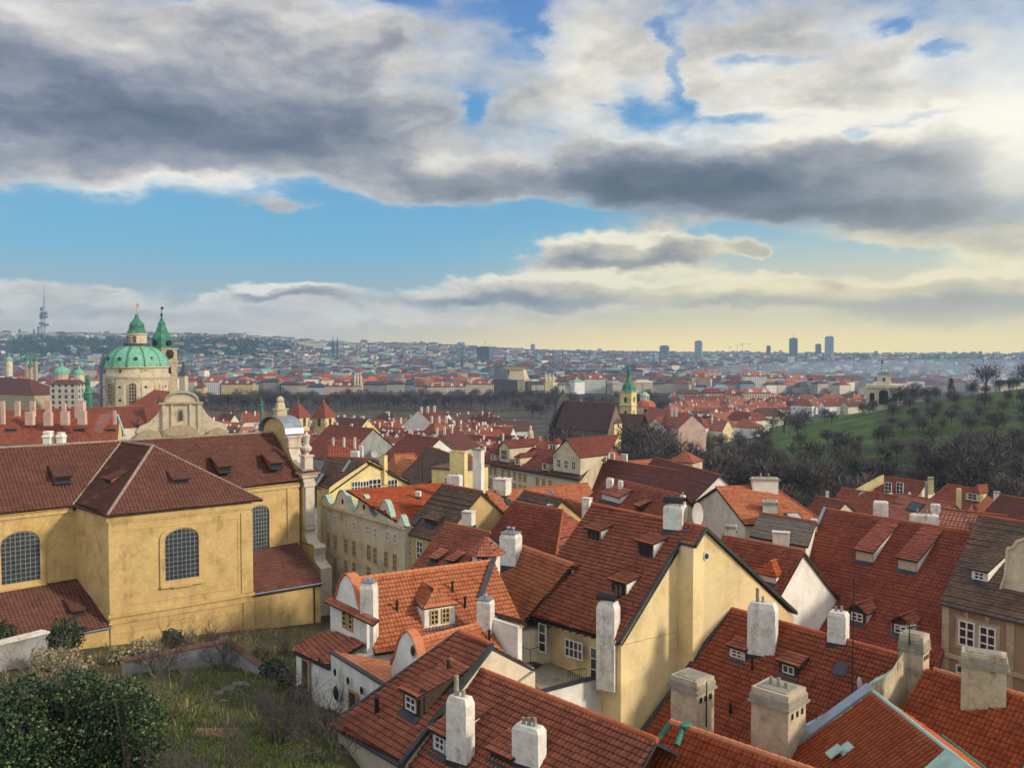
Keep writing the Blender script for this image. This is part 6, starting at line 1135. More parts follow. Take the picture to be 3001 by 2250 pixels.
def bridge_towers():
    for px, D, yt, lab in ((875, 560, 1178, "shorter of the two, in front"), (950, 575, 1176, "paler, with the pointed arched window")):
        rt = thing("bridge_tower", "medieval bridge tower with steep maroon pyramid roof, " + lab, "tower", (*P(px, 1270, d=D).xy, 5), "pair of bridge gate towers"); q = P(px, 1230, d=D); k = D / F; z = lambda y: P(px, y, d=D).z; mb = MB(); mb.cbox(q.x, q.y, 5, z(1222), 44 * k, 44 * k, R(-28)); mb.build("wall", M["yellow_pale"], rt); rb = MB(); rb.cbox(q.x, q.y, z(1222), z(1200), 54 * k, 54 * k, R(-28), 0, .55); rb.cbox(q.x, q.y, z(1200.5), z(yt), 29.5 * k, 29.5 * k, R(-28), 0, .03); ro = rb.build("roof", M["roof_town1"], rt)
        fb = MB(); fb.lathe([(.3, 0), (.5, .8), (.15, 1.4), (.1, 4)], (q.x, q.y, z(yt) - .5), 6); fb.build("finial", M["gold"], ro)
        for a_ in (-118, -28): n_ = Vector((math.cos(R(a_)), math.sin(R(a_)), 0)); window(rt, Vector((q.x, q.y, z(1236))) + n_ * 22.2 * k, n_, 2.6, 5.2, 2, 3, "sandstone", arch=True)
        cs = [Vector((q.x + 29 * k * math.cos(R(17 + 90 * j)), q.y + 29 * k * math.sin(R(17 + 90 * j)), 0)) for j in range(4)]
        for c in cs: tb = MB(); tb.lathe([(1.4, z(1250)), (1.5, z(1236)), (.05, z(1224))], c, 8); tb.build("corner_turret", M["sandstone"], rt)
bridge_towers()
def small_towers():
    L = (("green_onion_tower", "slender green copper tower with little cupola left of the dome", "tower", 256, 330, [(12, 1225), (12, 1155), (15, 1152), (10, 1148), (7, 1140), (6, 1126), (8, 1124), (5, 1120), (7, 1114), (6, 1109), (2, 1106), (.6, 1098)], "copper_dark", 8),
         ("green_tip_tower", "tiny green spire with bulb poking over red roofs by the river", "tower", 765, 640, [(5, 1215), (5, 1190), (7, 1188), (4, 1183), (4.5, 1178), (1.5, 1172), (.5, 1158)], "copper_dark", 8),
         ("pointed_tower", "grey tower with steep dark pointed roof right of the clock tower", "tower", 537, 780, [(13, 1190), (13, 1102), (16, 1100), (8, 1085), (2, 1060)], "dark_stone", 4),
         ("old_dark_tower", "tall blackish gothic tower close against the drum's shaded side", "tower", 303, 760, [(12, 1200), (12, 1075), (14, 1073), (6, 1050), (1, 1030)], "dark_tower", 4))
    for nm, lb, ct, px, D, prof, m_, n in L:
        rt = thing(nm, lb, ct, (*P(px, prof[0][1], d=D).xy, 5)); k = 2 if n == 4 or prof[1][1] > 1180 else 2
        px_lathe(px, D, [(prof[0][0], prof[0][1] + 25)] + prof[:k + 1], n, yaw=.6, sm=False).build("shaft", M["limestone" if n == 4 and m_ == "dark_stone" else m_], rt); px_lathe(px, D, prof[k:], n, yaw=.6).build("roof", M[m_], rt)
    for px, w, yb, yt, lb in ((181, 23, 1096, 1074, "largest green dome of the far quarter, on pink drum"), (231, 15, 1098, 1082, "small turquoise cone-capped church right of the pink drum dome"), (26, 10, 1058, 1044, "pale green dome on a cream tower at the picture's left border")):
        D = 900; rt = thing("far_dome_church", lb, "church", (*P(px, 1130, d=D).xy, 4), "green domes across the river"); px_lathe(px, D, [(w * .92, yb + 45), (w * .92, yb)], 12).build("drum", M["pink" if w > 20 else "cream"], rt); px_lathe(px, D, [(w, yb), (w * .95, yb - (yb - yt) * .4), (w * .7, yb - (yb - yt) * .78), (w * .2, yt), (w * .16, yt - 6), (w * .03, yt - 13)], 12).build("dome", M["copper"], rt)
    for px, D, w, y0, y1, lb in ((78, 950, 6, 1085, 1040, "left tower of a twin-towered cream church with green caps"), (103, 955, 6, 1085, 1042, "right tower of a twin-towered cream church with green caps"), (88, 900, 6, 1108, 1060, "single cream belfry below the twin green caps")):
        rt = thing("church_tower", lb, "tower", (*P(px, 1100, d=D).xy, 4), "cream church towers across the river"); px_lathe(px, D, [(w, y0 + 30), (w, y1 + 16)], 4, yaw=.6, sm=False).build("shaft", M["sandstone"], rt); px_lathe(px, D, [(w * 1.2, y1 + 16), (w * 1.1, y1 + 8), (w * .4, y1 + 2), (w * .5, y1 - 2), (w * .1, y1 - 14)], 8).build("roof", M["copper_dark"], rt)
    for px, D, w, y0, y1, nm, lb in ((976, 2900, 4.0, 1022, 983, "twin_spire_church", "left of the two dark spires on the far ridge"), (989, 2900, 4.0, 1022, 983, "twin_spire_church", "right of the two dark spires on the far ridge"), (2741, 3000, 4.2, 1072, 1037, "citadel_church", "left dark spire on the hazy citadel hill"), (2751, 3000, 4.2, 1072, 1037, "citadel_church", "right dark spire on the hazy citadel hill"), (1621, 2600, 2.5, 1045, 1018, "needle_spire", "pale needle spire over the mid city roofs"), (1649, 2700, 2.5, 1040, 1019, "needle_spire", "dark needle spire right of the pale one"), (1354, 2300, 5, 1060, 1020, "needle_spire", "broad dark spire with stepped cap near the black block"), (1935, 2500, 4, 1062, 1030, "needle_spire", "dark spire with steep roof right of the onion tower"), (1727, 3300, 3, 1036, 1022, "needle_spire", "small dark spire on the skyline before the orange sky"), (2222, 1800, 4, 1090, 1062, "needle_spire", "dark spire over the hazy quay left of the pavilion"), (1130, 1500, 4, 1150, 1115, "needle_spire", "black spire among quay houses in the middle")):
        rt = thing(nm, lb, "spire", (*P(px, y0, d=D).xy, P(px, y0, d=D).z - 30), "far church spires"); zb = P(px, y0, d=D).z - 30; k = D / F; px_lathe(px, D, [(w * 1.0, y0 + 30 / k), (w, y0 - (y0 - y1) * .45)], 4, yaw=.7, sm=False).build("tower_wall", M["dark_tower"], rt); px_lathe(px, D, [(w * 1.15, y0 - (y0 - y1) * .45), (w * .45, y0 - (y0 - y1) * .62), (.1, y1)], 4, yaw=.7, sm=False).build("roof", M["dark_tower"], rt)
small_towers()
def pavilion():
    D = 640; rt = thing("hilltop_pavilion", "cream arcaded summer pavilion with small flag turret on the hill", "pavilion", (*P(2590, 1195, d=D).xy, 24)); q = P(2590, 1160, d=D); k = D / F; z = lambda y: P(2590, y, d=D).z; a = R(-24); mb = MB(); mb.cbox(q.x, q.y, 20, z(1136), 92 * k, 84 * k, a); mb.cbox(q.x, q.y, z(1136), z(1133), 100 * k, 92 * k, a); mb.cbox(q.x, q.y, z(1133), z(1127), 96 * k, 88 * k, a); mb.build("wall", M["cream"], rt)
    u = Vector((math.cos(a), math.sin(a), 0)); n = Vector((u.y, -u.x, 0)); U = [(n, u, 42, 46), (u, -n, 46, 42)]
    for nn, uu, off, hw in U:
        for s, w in ((-.66, 4.2), (0, 7.0), (.66, 4.2)): c = Vector((q.x, q.y, z(1162))) + nn * (off * k + .05) + uu * s * hw * k; window(rt, c, nn, w, w * 1.6, 1, 1, "limestone", fw=.5, arch=True, dep=.4)
    tb = MB(); c = Vector((q.x, q.y, 0)) + u * 0; tb.cbox(c.x, c.y, z(1127), z(1096), 36 * k, 34 * k, a); to = tb.build("turret", M["cream"], rt); rb = MB(); rb.cbox(c.x, c.y, z(1096), z(1088), 44 * k, 42 * k, a, 0, .1); rb.build("turret_roof", M["copper_dark"], to)
    for nn, off in ((n, 17), (u, 18)): window(to, Vector((c.x, c.y, z(1112))) + nn * (off * k + .05), nn, 2.2, 3.0, 1, 1, "limestone", fw=.3)
    fb = MB(); fb.tube((c.x - 2, c.y, z(1092)), (c.x - 2, c.y, z(1055)), .15, n=5); fo = fb.build("flag_pole", M["black_metal"], rt); fb = MB(); fb.box((c.x - 1.4, c.y, z(1061)), (1.2, 0, 0), (0, .1, 0), Z * 2.4); fb.build("flag", M["black_metal"], fo)
pavilion()
def tv_tower():
    D = 4400; k = D / F; rt = thing("television_tower", "rocket-like television tower of three silver tubes above the far ridge", "tower", (*P(127, 985, d=D).xy, P(127, 990, d=D).z)); q = P(128, 980, d=D); z = lambda y: P(128, y, d=D).z
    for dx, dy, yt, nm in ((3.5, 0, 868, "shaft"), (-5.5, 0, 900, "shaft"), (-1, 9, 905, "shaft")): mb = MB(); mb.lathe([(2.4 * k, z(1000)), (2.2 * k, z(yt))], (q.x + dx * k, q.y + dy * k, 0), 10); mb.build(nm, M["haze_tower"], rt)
    mb = MB(); mb.lathe([(1.2 * k, z(868)), (.5 * k, z(832))], (q.x + 3.5 * k, q.y, 0), 8); mb.build("mast", M["haze_tower"], rt)
    for y0, y1, dx, w in ((932, 925, 4, 9), (922, 914, 4, 8), (955, 948, 4, 11), (935, 918, -6, 5), (910, 900, -5, 4), (952, 944, -5, 8)): mb = MB(); mb.cbox(q.x + dx * k, q.y, z(y0), z(y1), w * 1.5 * k, w * 1.2 * k); mb.build("cabin", M["dark_tower"], rt)
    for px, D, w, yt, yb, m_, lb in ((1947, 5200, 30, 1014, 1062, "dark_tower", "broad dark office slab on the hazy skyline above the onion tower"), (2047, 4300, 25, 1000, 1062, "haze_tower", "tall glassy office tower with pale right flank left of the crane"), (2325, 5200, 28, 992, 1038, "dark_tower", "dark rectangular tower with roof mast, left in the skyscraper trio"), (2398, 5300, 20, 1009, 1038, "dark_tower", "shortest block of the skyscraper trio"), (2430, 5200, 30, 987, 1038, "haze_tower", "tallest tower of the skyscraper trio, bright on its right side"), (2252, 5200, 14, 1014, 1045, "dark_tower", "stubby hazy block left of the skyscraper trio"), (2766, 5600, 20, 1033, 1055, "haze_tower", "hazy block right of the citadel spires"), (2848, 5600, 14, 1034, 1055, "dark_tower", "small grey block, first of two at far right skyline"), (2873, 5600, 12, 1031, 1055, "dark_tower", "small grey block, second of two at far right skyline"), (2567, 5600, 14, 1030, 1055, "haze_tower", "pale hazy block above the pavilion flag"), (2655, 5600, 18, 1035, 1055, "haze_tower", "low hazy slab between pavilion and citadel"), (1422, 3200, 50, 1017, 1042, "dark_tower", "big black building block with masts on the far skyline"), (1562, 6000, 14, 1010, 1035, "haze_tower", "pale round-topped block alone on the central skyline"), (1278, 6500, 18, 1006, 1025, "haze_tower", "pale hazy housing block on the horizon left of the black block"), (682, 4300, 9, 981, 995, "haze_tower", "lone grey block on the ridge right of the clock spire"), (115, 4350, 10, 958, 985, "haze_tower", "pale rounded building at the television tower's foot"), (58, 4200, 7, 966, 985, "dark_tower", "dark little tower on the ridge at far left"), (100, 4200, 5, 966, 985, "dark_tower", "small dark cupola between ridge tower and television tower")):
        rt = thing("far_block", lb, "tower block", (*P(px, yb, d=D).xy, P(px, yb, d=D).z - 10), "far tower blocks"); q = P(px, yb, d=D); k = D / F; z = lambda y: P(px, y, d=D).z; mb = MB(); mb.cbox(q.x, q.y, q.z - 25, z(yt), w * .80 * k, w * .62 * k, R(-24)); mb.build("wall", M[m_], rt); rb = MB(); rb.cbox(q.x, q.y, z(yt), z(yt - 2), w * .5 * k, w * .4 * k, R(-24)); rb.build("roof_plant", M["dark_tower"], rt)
        if "mast" in lb: rb = MB(); rb.tube((q.x, q.y, z(yt)), (q.x, q.y, z(yt - (12 if w < 40 else 22))), .5 * k, n=5); rb.build("mast", M["dark_tower"], rt)
    for px, yt, arm in ((2137, 1015, 10), (2160, 1010, 14), (2176, 1006, 24)):
        D = 4300; k = D / F; q = P(px, 1034, d=D); rt = thing("tower_crane", "far tower crane on the skyline, %s of three" % {2137: "shortest", 2160: "middle", 2176: "tallest"}[px], "crane", q, "far tower cranes"); z = lambda y: P(px, y, d=D).z; mb = MB(); mb.tube((q.x, q.y, q.z - 20), (q.x, q.y, z(yt)), .55 * k, n=4); mb.build("mast", M["dark_tower"], rt); mb = MB(); mb.tube((q.x - arm * .35 * k, q.y, z(yt + 2)), (q.x + arm * k, q.y, z(yt + 2)), .5 * k, n=4); mb.build("jib", M["dark_tower"], rt)
tv_tower()
# ================================================================== the town below: every house a thing of its own
WALLS = [("w0", "cream"), ("w1", "sand-coloured"), ("w2", "yellow"), ("w3", "beige"), ("w4", "white"), ("w5", "brown-grey"), ("w6", "pale grey-green")]
ROOFS = [("roof_town0", "brick-red"), ("roof_town1", "dark red"), ("roof_town2", "salmon"), ("roof_town3", "maroon"), ("roof_town4", "pale pink-red"), ("roof_town5", "brown")]
def where(px, D):
    """neighbouring landmark a viewer can find"""
    if D < 330: z_ = "before" 
    spots = [(-50, 160, "the pink drum dome"), (160, 300, "the slender green tower"), (300, 470, "the domed church"), (470, 640, "the scrolled church facade"), (640, 850, "the urn-topped facade"), (850, 1000, "the bridge towers"), (1000, 1180, "the skylit brown roof"), (1180, 1400, "the tall white stack"), (1400, 1640, "the long palace"), (1640, 1930, "the onion-towered church"), (1930, 2150, "the square turret house"), (2150, 2500, "the orchard slope"), (2500, 3100, "the hilltop pavilion")]
    return next((n for a, b, n in spots if a <= px < b), "the town's edge")
def far_note(D): return "behind" if D < 420 else "beyond"
TOWN = []
def ordn(i): return ("first", "second", "third", "fourth", "fifth", "sixth", "seventh", "eighth", "ninth", "tenth", "eleventh", "twelfth")[i] if i < 12 else "%dth" % (i + 1)
def small_house(x, y, yaw, L, W, H, RH, wi, ri, rr, nch, hip, D, px):
    zg = ground(x, y); u = Vector((math.cos(yaw), math.sin(yaw), 0)); v = Vector((-u.y, u.x, 0)); c = Vector((x, y, 0)); ze, zr = zg + H, zg + H + RH
    rt = thing("townhouse", "x", "house", (x, y, zg - 1), "tiled houses of the old town")
    q = [c + u * a * L / 2 + v * b * W / 2 for a, b in ((-1, -1), (1, -1), (1, 1), (-1, 1))]; V = lambda p, z: Vector((p.x, p.y, z)); r0, r1 = c - u * (L / 2 - hip * W * .5), c + u * (L / 2 - hip * W * .5)
    wb = MB(); wb.prism([V(p, zg - 3) for p in q], [V(p, ze) for p in q], cap=False)
    if hip < .3:
        wb.poly([V(q[1], ze), V(q[2], ze), V(r1 - u * hip * .1, zr - .1)]); wb.poly([V(q[3], ze), V(q[0], ze), V(r0, zr - .1)])
    wb.build("wall", M[WALLS[wi][0]], rt); o_ = .45; e = [c + u * a * (L / 2 + (o_ if hip > .3 else .12)) + v * b * (W / 2 + o_) for a, b in ((-1, -1), (1, -1), (1, 1), (-1, 1))]; zl = ze - o_ * RH / (W / 2); k = .12 if hip < .3 else 0
    R0, R1 = V(r0 - u * k, zr), V(r1 + u * k, zr); E = [V(p, zl) for p in e]; rb = MB()
    for poly in ([R0, R1, E[1], E[0]], [R1, R0, E[3], E[2]]): tile_plane(rb, poly, 0, detail=1 if D < 260 else 0, tw=.5, th=.6, thick=.25)
    if hip > .3:
        tile_plane(rb, [R0, E[0], E[3]], 0, detail=0, thick=.25); tile_plane(rb, [R1, E[2], E[1]], 0, detail=0, thick=.25)
    ro = rb.build("roof", [M[ROOFS[ri][0]], M["wood_dark"]], rt); cw = ["white", "white", "w0", "white_old", "pink"]
    if D < 420: cb = MB(); cb.tube(R0 + Z * .06, R1 + Z * .06, .16 if D < 300 else .25, n=5); cb.build("ridge_tiles", M["terracotta"], ro)
    for i in range(nch):
        t = (i + rr.uniform(.25, .75)) / nch; s = rr.choice((-1, 1)) * rr.uniform(.05, .5); p = lerp(r0, r1, t) + v * s * W / 2; z0 = zr - abs(s) * RH; w_, d_ = rr.uniform(.6, 1.3), rr.uniform(.5, .85); top = zr + rr.uniform(.2, 1.2)
        cb = MB(); cb.cbox(p.x, p.y, z0 - .8, top, w_, d_, yaw); cb.cbox(p.x, p.y, top, top + .18, w_ + .25, d_ + .25, yaw); co = cb.build("chimney", M[rr.choice(cw)], rt)
    if D < 330:
        for s in (-1, 1):
            n = v * s
            if n.dot(EYE - c) < 0: continue
            for i in range(int(L // 3.6)):
                if D < 250 or i % 2 == 0: window(rt, c + u * (-L / 2 + (i + .75) * L / (L // 3.6 + .5)) + n * W / 2 + Z * (zg + H - 2.3), n, 1.1, 1.6, 2, 2, "wood_white", fw=.14)
        for s in (-1, 1):
            n = u * s
            if hip < .3 and n.dot(EYE - c) > 0:
                for j in (-1, 1): window(rt, c + n * L / 2 + v * j * W * .17 + Z * (ze + .2), n, .9, 1.4, 2, 2, "wood_white", fw=.14)
    if D < 520 and rr.random() < .6:
        n = v if v.dot(EYE - c) > 0 else -v; E0, E1 = (E[0], E[1]) if n.dot(v) < 0 else (E[3], E[2]); pl = (E0, (E1 - E0).cross(R0 - E0).normalized()); pl = (pl[0], pl[1] if pl[1].z > 0 else -pl[1])
        for i in range(rr.choice((1, 2, 3))):
            p = lerp(lerp(E0, E1, rr.uniform(.15, .85)), lerp(R0, R1, .5), .35); g = math.hypot(pl[1].x, pl[1].y) / pl[1].z; db = MB(); db.box(p + Z * .5 - n * .6, u * 1.3, n * 1.5, Z * 1.3); db.box(p + Z * 1.2 - n * .6, u * 1.6, n * 1.8, Z * .16, 1); do = db.build("dormer", [M["white"], M[ROOFS[ri][0]]], rt)
            pb = MB(); pb.box(p + Z * .5 + n * .16, u * .8, n * .06, Z * .8); pb.build("pane", M["glass"], do)
    bits = [WALLS[wi][1], "house,", ROOFS[ri][1], "hipped" if hip > .3 else "gabled", "roof,", ("one chimney" if nch == 1 else "%s chimneys" % ("two", "three", "four", "five")[nch - 2])]
    TOWN.append((rt, " ".join(bits), px, D)); return rt
def town():
    rr = random.Random(41); occ = []
    for o in list(COL.objects):
        if o.parent is None and o.get("category") in ("house", "palace", "church", "building", "tower", "chapel", "church nave", "church front") and o.location.y < 800:
            kids = [c for c in o.children if c.type == 'MESH' and c.name.startswith(("wall", "roof", "drum", "shaft"))]; ext = []
            for c in kids: ext += [o.location + Vector(b) for b in c.bound_box]
            if ext: xs = [p.x for p in ext]; ys = [p.y for p in ext]; occ.append((min(xs), max(xs), min(ys), max(ys)))
    def free(x, y, r): return all(not (a - r < x < b + r and c - r < y < d + r) for a, b, c, d in occ)
    D = 152.0; n = 0; row = 0
    while D < 1190:
        row += 1; step = 16 if D < 300 else 18 if D < 520 else 21; px = (-40 if D > 430 else 690 if D > 240 else 900) + rr.uniform(0, 40) * F / D / 10
        while px < 2560 and n < 270:
            L = rr.uniform(12, 21) if D < 420 else rr.uniform(14, 26); dpx = (L * .92 + rr.uniform(0, 4)) * F / D * .86
            cx = px + dpx / 2; px += dpx; dj = D + rr.uniform(-.4, .4) * step * .8; x = (cx - CX) / F * dj; zg = ground(x, dj); H = rr.uniform(7.5, 12); RH = rr.uniform(4.5, 7); W = rr.uniform(9.5, 13)
            yr = 1030 + (CH - zg - H - RH) / dj * F
            if 1380 < cx < 2160 and dj < 228: continue
            if cx > 1640 and 235 < dj < 600: continue
            if cx > 2120 and dj < (700 if cx < 2260 else 860): continue
            if 1600 < cx < 1930 and (dj < 462 and yr < 1288): continue
            if 830 < cx < 1000 and dj < 575 and yr < 1262: continue
            if cx < 720 and dj < 430: continue
            if 500 < cx < 1650 and dj > 960: continue
            if 1650 < cx < 1900 and dj > 760: continue
            if cx >= 1930 and dj > 1190: continue
            if cx > 1500 and 470 < dj < 640 and cx < 1900: continue
            if not free(x, dj, 7.5): continue
            yaw = R(rr.choice((38, 38, -52, -52, 15, -25)) + rr.uniform(-9, 9)); big = rr.random() < .14
            nch = rr.choice((1, 2, 2, 3, 3, 4)); small_house(x, dj, yaw, L * (1.25 if big else 1), W, H, RH, rr.choice((0, 0, 1, 1, 2, 2, 3, 4, 4, 4, 5, 6)), rr.choice((0, 0, 0, 1, 1, 2, 2, 3, 3, 4, 5)), rr, nch, rr.choice((0, 0, 0, 1, 1)), dj, cx); n += 1
        D += step * (1.05 if D < 520 else 1.7)
    # the quarter between the park and the right quay
    for D in range(620, 1190, 34):
        px = 1940 + rr.uniform(0, 40)
        while px < 2560 and n < 352:
            L = rr.uniform(16, 30); dpx = L * F / D * .9 + rr.uniform(0, 22); cx = px + dpx / 2; px += dpx; x = (cx - CX) / F * D; zg = ground(x, D)
            if not free(x, D, 6) or (cx > 2260 and D < 860) or zg > 14: continue
            n += 1; small_house(x, D + rr.uniform(-8, 8), R(rr.choice((30, -40, 10)) + rr.uniform(-9, 9)), L, rr.uniform(10, 14), rr.uniform(7, 12), rr.uniform(4, 6), rr.choice((0, 0, 3, 4, 4, 1)), rr.choice((0, 1, 2, 2, 4, 5)), rr, rr.choice((0, 1, 2)) or 1, rr.choice((0, 1)), D, cx)
    # word each house so that it can be told from its neighbours
    by = {}
    for rt, base, px, D in TOWN: by.setdefault(base + " " + far_note(D) + " " + where(px, D), []).append((px, D, rt))
    for lab, lst in by.items():
        lst.sort(key=lambda t: t[0])
        for i, (px, D, rt) in enumerate(lst):
            if len(lst) == 1: rt["label"] = lab
            elif len(lst) == 2: rt["label"] = lab + (", more westerly one" if False else (", nearer one" if D == min(q[1] for q in lst) else ", farther one"))
            else: rt["label"] = lab + ", " + ordn(i) + " from left"
town()
def signature_roofs():
    """a few roofs that stand out in the middle distance"""
    for nm, lb, x0, y0, x1, y1, d, w, dr, wl, rf, kw in (
        ("broad_red_house", "broad dark red roof with grey triangular fire wall, right below the bridge towers", 965, 1245, 1095, 1256, 255, 11, 8, "grey_wall", "roof_town1", {}),
        ("sloped_white_house", "long red roof ending in a white half-gable, middle of the town", 1190, 1272, 1290, 1285, 238, 11, 8, "white", "roof_town1", {}),
        ("red_sheet_house", "plain bright brick-red roof with white chimneys on its front edge", 960, 1292, 1055, 1290, 190, 8, 6, "white", "roof_town0", {}),
        ("white_gable_house", "white gabled house standing out among red roofs before the river trees", 1225, 1202, 1282, 1196, 520, 12, 9, "white", "roof_town3", {}),
        ("yellow_end_house", "brown-roofed house with bright yellow end wall near the bridge towers", 995, 1223, 1078, 1228, 470, 10, 8, "yellow_pale", "roof_town5", {}),
        ("hip_orange_house", "orange hipped house with a line of little chimneys mid town", 1255, 1228, 1318, 1226, 400, 9, 7, "cream", "roof_town2", dict(hip0=.3, hip1=.3)),
        ("olive_gable_house", "brown house with broad dull olive gable wall in the mid town", 1270, 1265, 1335, 1252, 330, 11, 7, "stone_chimney", "roof_town3", {})):
        a, b = ridge(x0, y0, x1, y1, d); h = auto(nm, lb, a, b, w, dr, wl, rf, 1, tw=.6, th=.6, **kw)
        for k in range(3): t = (k + .5) / 3; x = x0 + (x1 - x0) * t; y = y0 + (y1 - y0) * t; chimney(h['root'], x - 3.5, x + 3.5, y - 8, y + 3, d - 1.0, -20, .7, 'box', "white", npot=0)
signature_roofs()

# ================================================================== the quay across the river
def quay():
    rr = random.Random(5); nm = dict(f0="cream", f1="white", f2="grey-brown", f3="dark brown", f4="orange-yellow", f5="pale blue", f6="pinkish", f7="sooty grey", f8="slate-blue")
    rows = [(-60, 20, 1128, 'f3', 1340), (20, 70, 1122, 'f2', 1340), (574, 597, 1135, 'f4', 1300), (597, 643, 1117, 'f1', 1340), (648, 742, 1124, 'f4', 1340), (770, 818, 1118, 'f7', 1350), (819, 877, 1127, 'f2', 1340), (877, 900, 1128, 'f0', 1340), (900, 951, 1134, 'f5', 1340), (951, 985, 1130, 'f6', 1340), (985, 1037, 1130, 'f6', 1340), (1037, 1062, 1122, 'f0', 1340), (1064, 1130, 1126, 'f7', 1345), (1132, 1184, 1124, 'f2', 1345), (1186, 1214, 1126, 'f8', 1350), (1215, 1251, 1131, 'f2', 1350), (1252, 1311, 1132, 'f0', 1345), (1311, 1365, 1132, 'f1', 1345), (1366, 1447, 1124, 'f0', 1345),
            (1628, 1667, 1116, 'f8', 1370), (1668, 1715, 1112, 'f0', 1370), (1715, 1775, 1108, 'f1', 1370), (1780, 1818, 1112, 'f6', 1380), (1926, 1965, 1115, 'f8', 1420), (1966, 2026, 1112, 'f3', 1420), (2028, 2082, 1104, 'f0', 1430), (2082, 2130, 1108, 'f6', 1440), (2132, 2176, 1106, 'f8', 1440), (2178, 2246, 1100, 'f1', 1400), (2248, 2300, 1106, 'f0', 1430), (2302, 2366, 1108, 'f6', 1430), (2368, 2425, 1108, 'f8', 1450), (2428, 2530, 1108, 'f8', 1450), (2660, 2760, 1120, 'f2', 1450),
            (1985, 2060, 1152, 'f3', 1010), (2062, 2120, 1150, 'f2', 1010), (2122, 2178, 1154, 'f0', 1010), (2180, 2260, 1150, 'f6', 1000)]
    for i, (x0, x1, ye, m_, d) in enumerate(rows):
        a, b = P(x0, 1150, d=d), P(x1, 1150, d=d); z0 = 3.0; z1 = zof((x0 + x1) / 2, ye, d); L = (b - a).length; H = z1 - z0; dep = 15; V = lambda p, z: Vector((p.x, p.y, z)); bk = Vector((rr.uniform(-1, 1), dep, 0)); roofc = rr.choice(("roof_town0", "roof_town1", "roof_town2", "roof_town3")) if m_ in ('f0', 'f4', 'f6', 'f1') else rr.choice(("lead", "roof_town5", "roof_town3"))
        rn = {"roof_town0": "brick-red", "roof_town1": "dark red", "roof_town2": "salmon", "roof_town3": "maroon", "lead": "black", "roof_town5": "brown"}[roofc]
        rt = thing("quay_house", "%s street front under %s roof on far quay, number %d from left" % (nm[m_], rn, i + 1), "house", V((a + b) / 2, z0), "street fronts on the far quay"); wb = MB()
        wb.poly([V(a, z0), V(b, z0), V(b, z1), V(a, z1)], 0, [(0, 0), (L, 0), (L, H), (0, H)])
        for p, q in ((b, b + bk), (a + bk, a)): wb.poly([V(p, z0), V(q, z0), V(q, z1), V(p, z1)], 0, [(0, 0), (dep, 0), (dep, H), (0, H)])
        wb.poly([V(b + bk, z0), V(a + bk, z0), V(a + bk, z1), V(b + bk, z1)], 0); wb.build("wall", M[m_], rt)
        rb = MB(); e = Vector((0, -.8, 0)); rh = rr.uniform(3.5, 6); m0, m1 = lerp(a, a + bk, .5), lerp(b, b + bk, .5); i_ = (b - a).normalized() * min(5, L * .2)
        for poly in ([V(a + e, z1), V(b + e, z1), V(m1 - i_, z1 + rh), V(m0 + i_, z1 + rh)], [V(b + bk, z1), V(a + bk, z1), V(m0 + i_, z1 + rh), V(m1 - i_, z1 + rh)], [V(b, z1), V(b + bk, z1), V(m1 - i_, z1 + rh)], [V(a + bk, z1), V(a, z1), V(m0 + i_, z1 + rh)]): rb.poly(poly)
        rb.slab([V(a + e, z1), V(b + e, z1), V(b - e, z1), V(a - e, z1)], -Z * .7); rb.build("roof", M[roofc], rt)
        if m_ in ('f0', 'f1', 'f4', 'f6') and L > 16:
            for k in range(int(L // 13)):
                gx = lerp(a, b, (k + .5) / (L // 13)); gb = MB(); w_ = 2.6; u = (b - a).normalized(); gb.slab([V(gx - u * w_, z1 - .3), V(gx + u * w_, z1 - .3), V(gx + u * w_ * .8, z1 + 2.2), V(gx, z1 + 4.6), V(gx - u * w_ * .8, z1 + 2.2)], Vector((0, 3, 0))); gb.build("gable", M["cream" if m_ in ('f0', 'f4') else "w4"], rt)
        if ye in (1122,) and x0 > 1000:
            for t in (.15, .5, .85): p = lerp(a, b, t); tb = MB(); tb.lathe([(1.8, z1 - 4), (1.8, z1 + 6), (2.2, z1 + 6.3), (.1, z1 + 14)], V(p, 0), 6, sm=False); tb.build("corner_turret", M["cream"], rt)
    # the golden-topped theatre
    d = 1340; rt = thing("theatre", "massive grey theatre with dark mansard dome and gilded roof rail across the river", "theatre", (*P(1505, 1165, d=d).xy, 2)); z = lambda y: zof(1505, y, d); k = d / F; c = P(1505, 1150, d=d + 22)
    b = MB(); b.cbox(c.x - 18 * k, c.y, 2, z(1113), 74 * k, 40, R(-12)); b.cbox(c.x + 28 * k, c.y - 3, 2, z(1118), 48 * k, 34, R(-12)); b.build("wall", M["dark_stone"], rt); b = MB(); b.cbox(c.x + 18 * k, c.y - 4, 2, z(1112), 42 * k, 36, R(-12)); b.build("portico", M["sandstone"], rt); b = MB(); b.cbox(c.x - 32 * k, c.y, z(1113), z(1081), 46 * k, 38, R(-12), 0, .7); b.build("mansard_roof", M["dark_tower"], rt); b = MB(); b.cbox(c.x + 14 * k, c.y, z(1112), z(1090), 52 * k, 34, R(-12), 0, .8); b.build("loggia", M["limestone"], rt); b = MB(); b.cbox(c.x + 12 * k, c.y, z(1090), z(1084), 44 * k, 24, R(-12)); b.build("attic", M["cream"], rt); b = MB(); b.cbox(c.x + 2 * k, c.y - 2, z(1084), z(1077), 58 * k, 20, R(-12)); b.build("gilded_rail", M["gold"], rt)
    for t in (-.6, -.2, .2, .6): b = MB(); b.cbox(c.x + (18 + t * 17) * k, c.y - 22, 6, z(1120), 1.6, 1.0, R(-12)); b.build("column", M["cream"], rt)
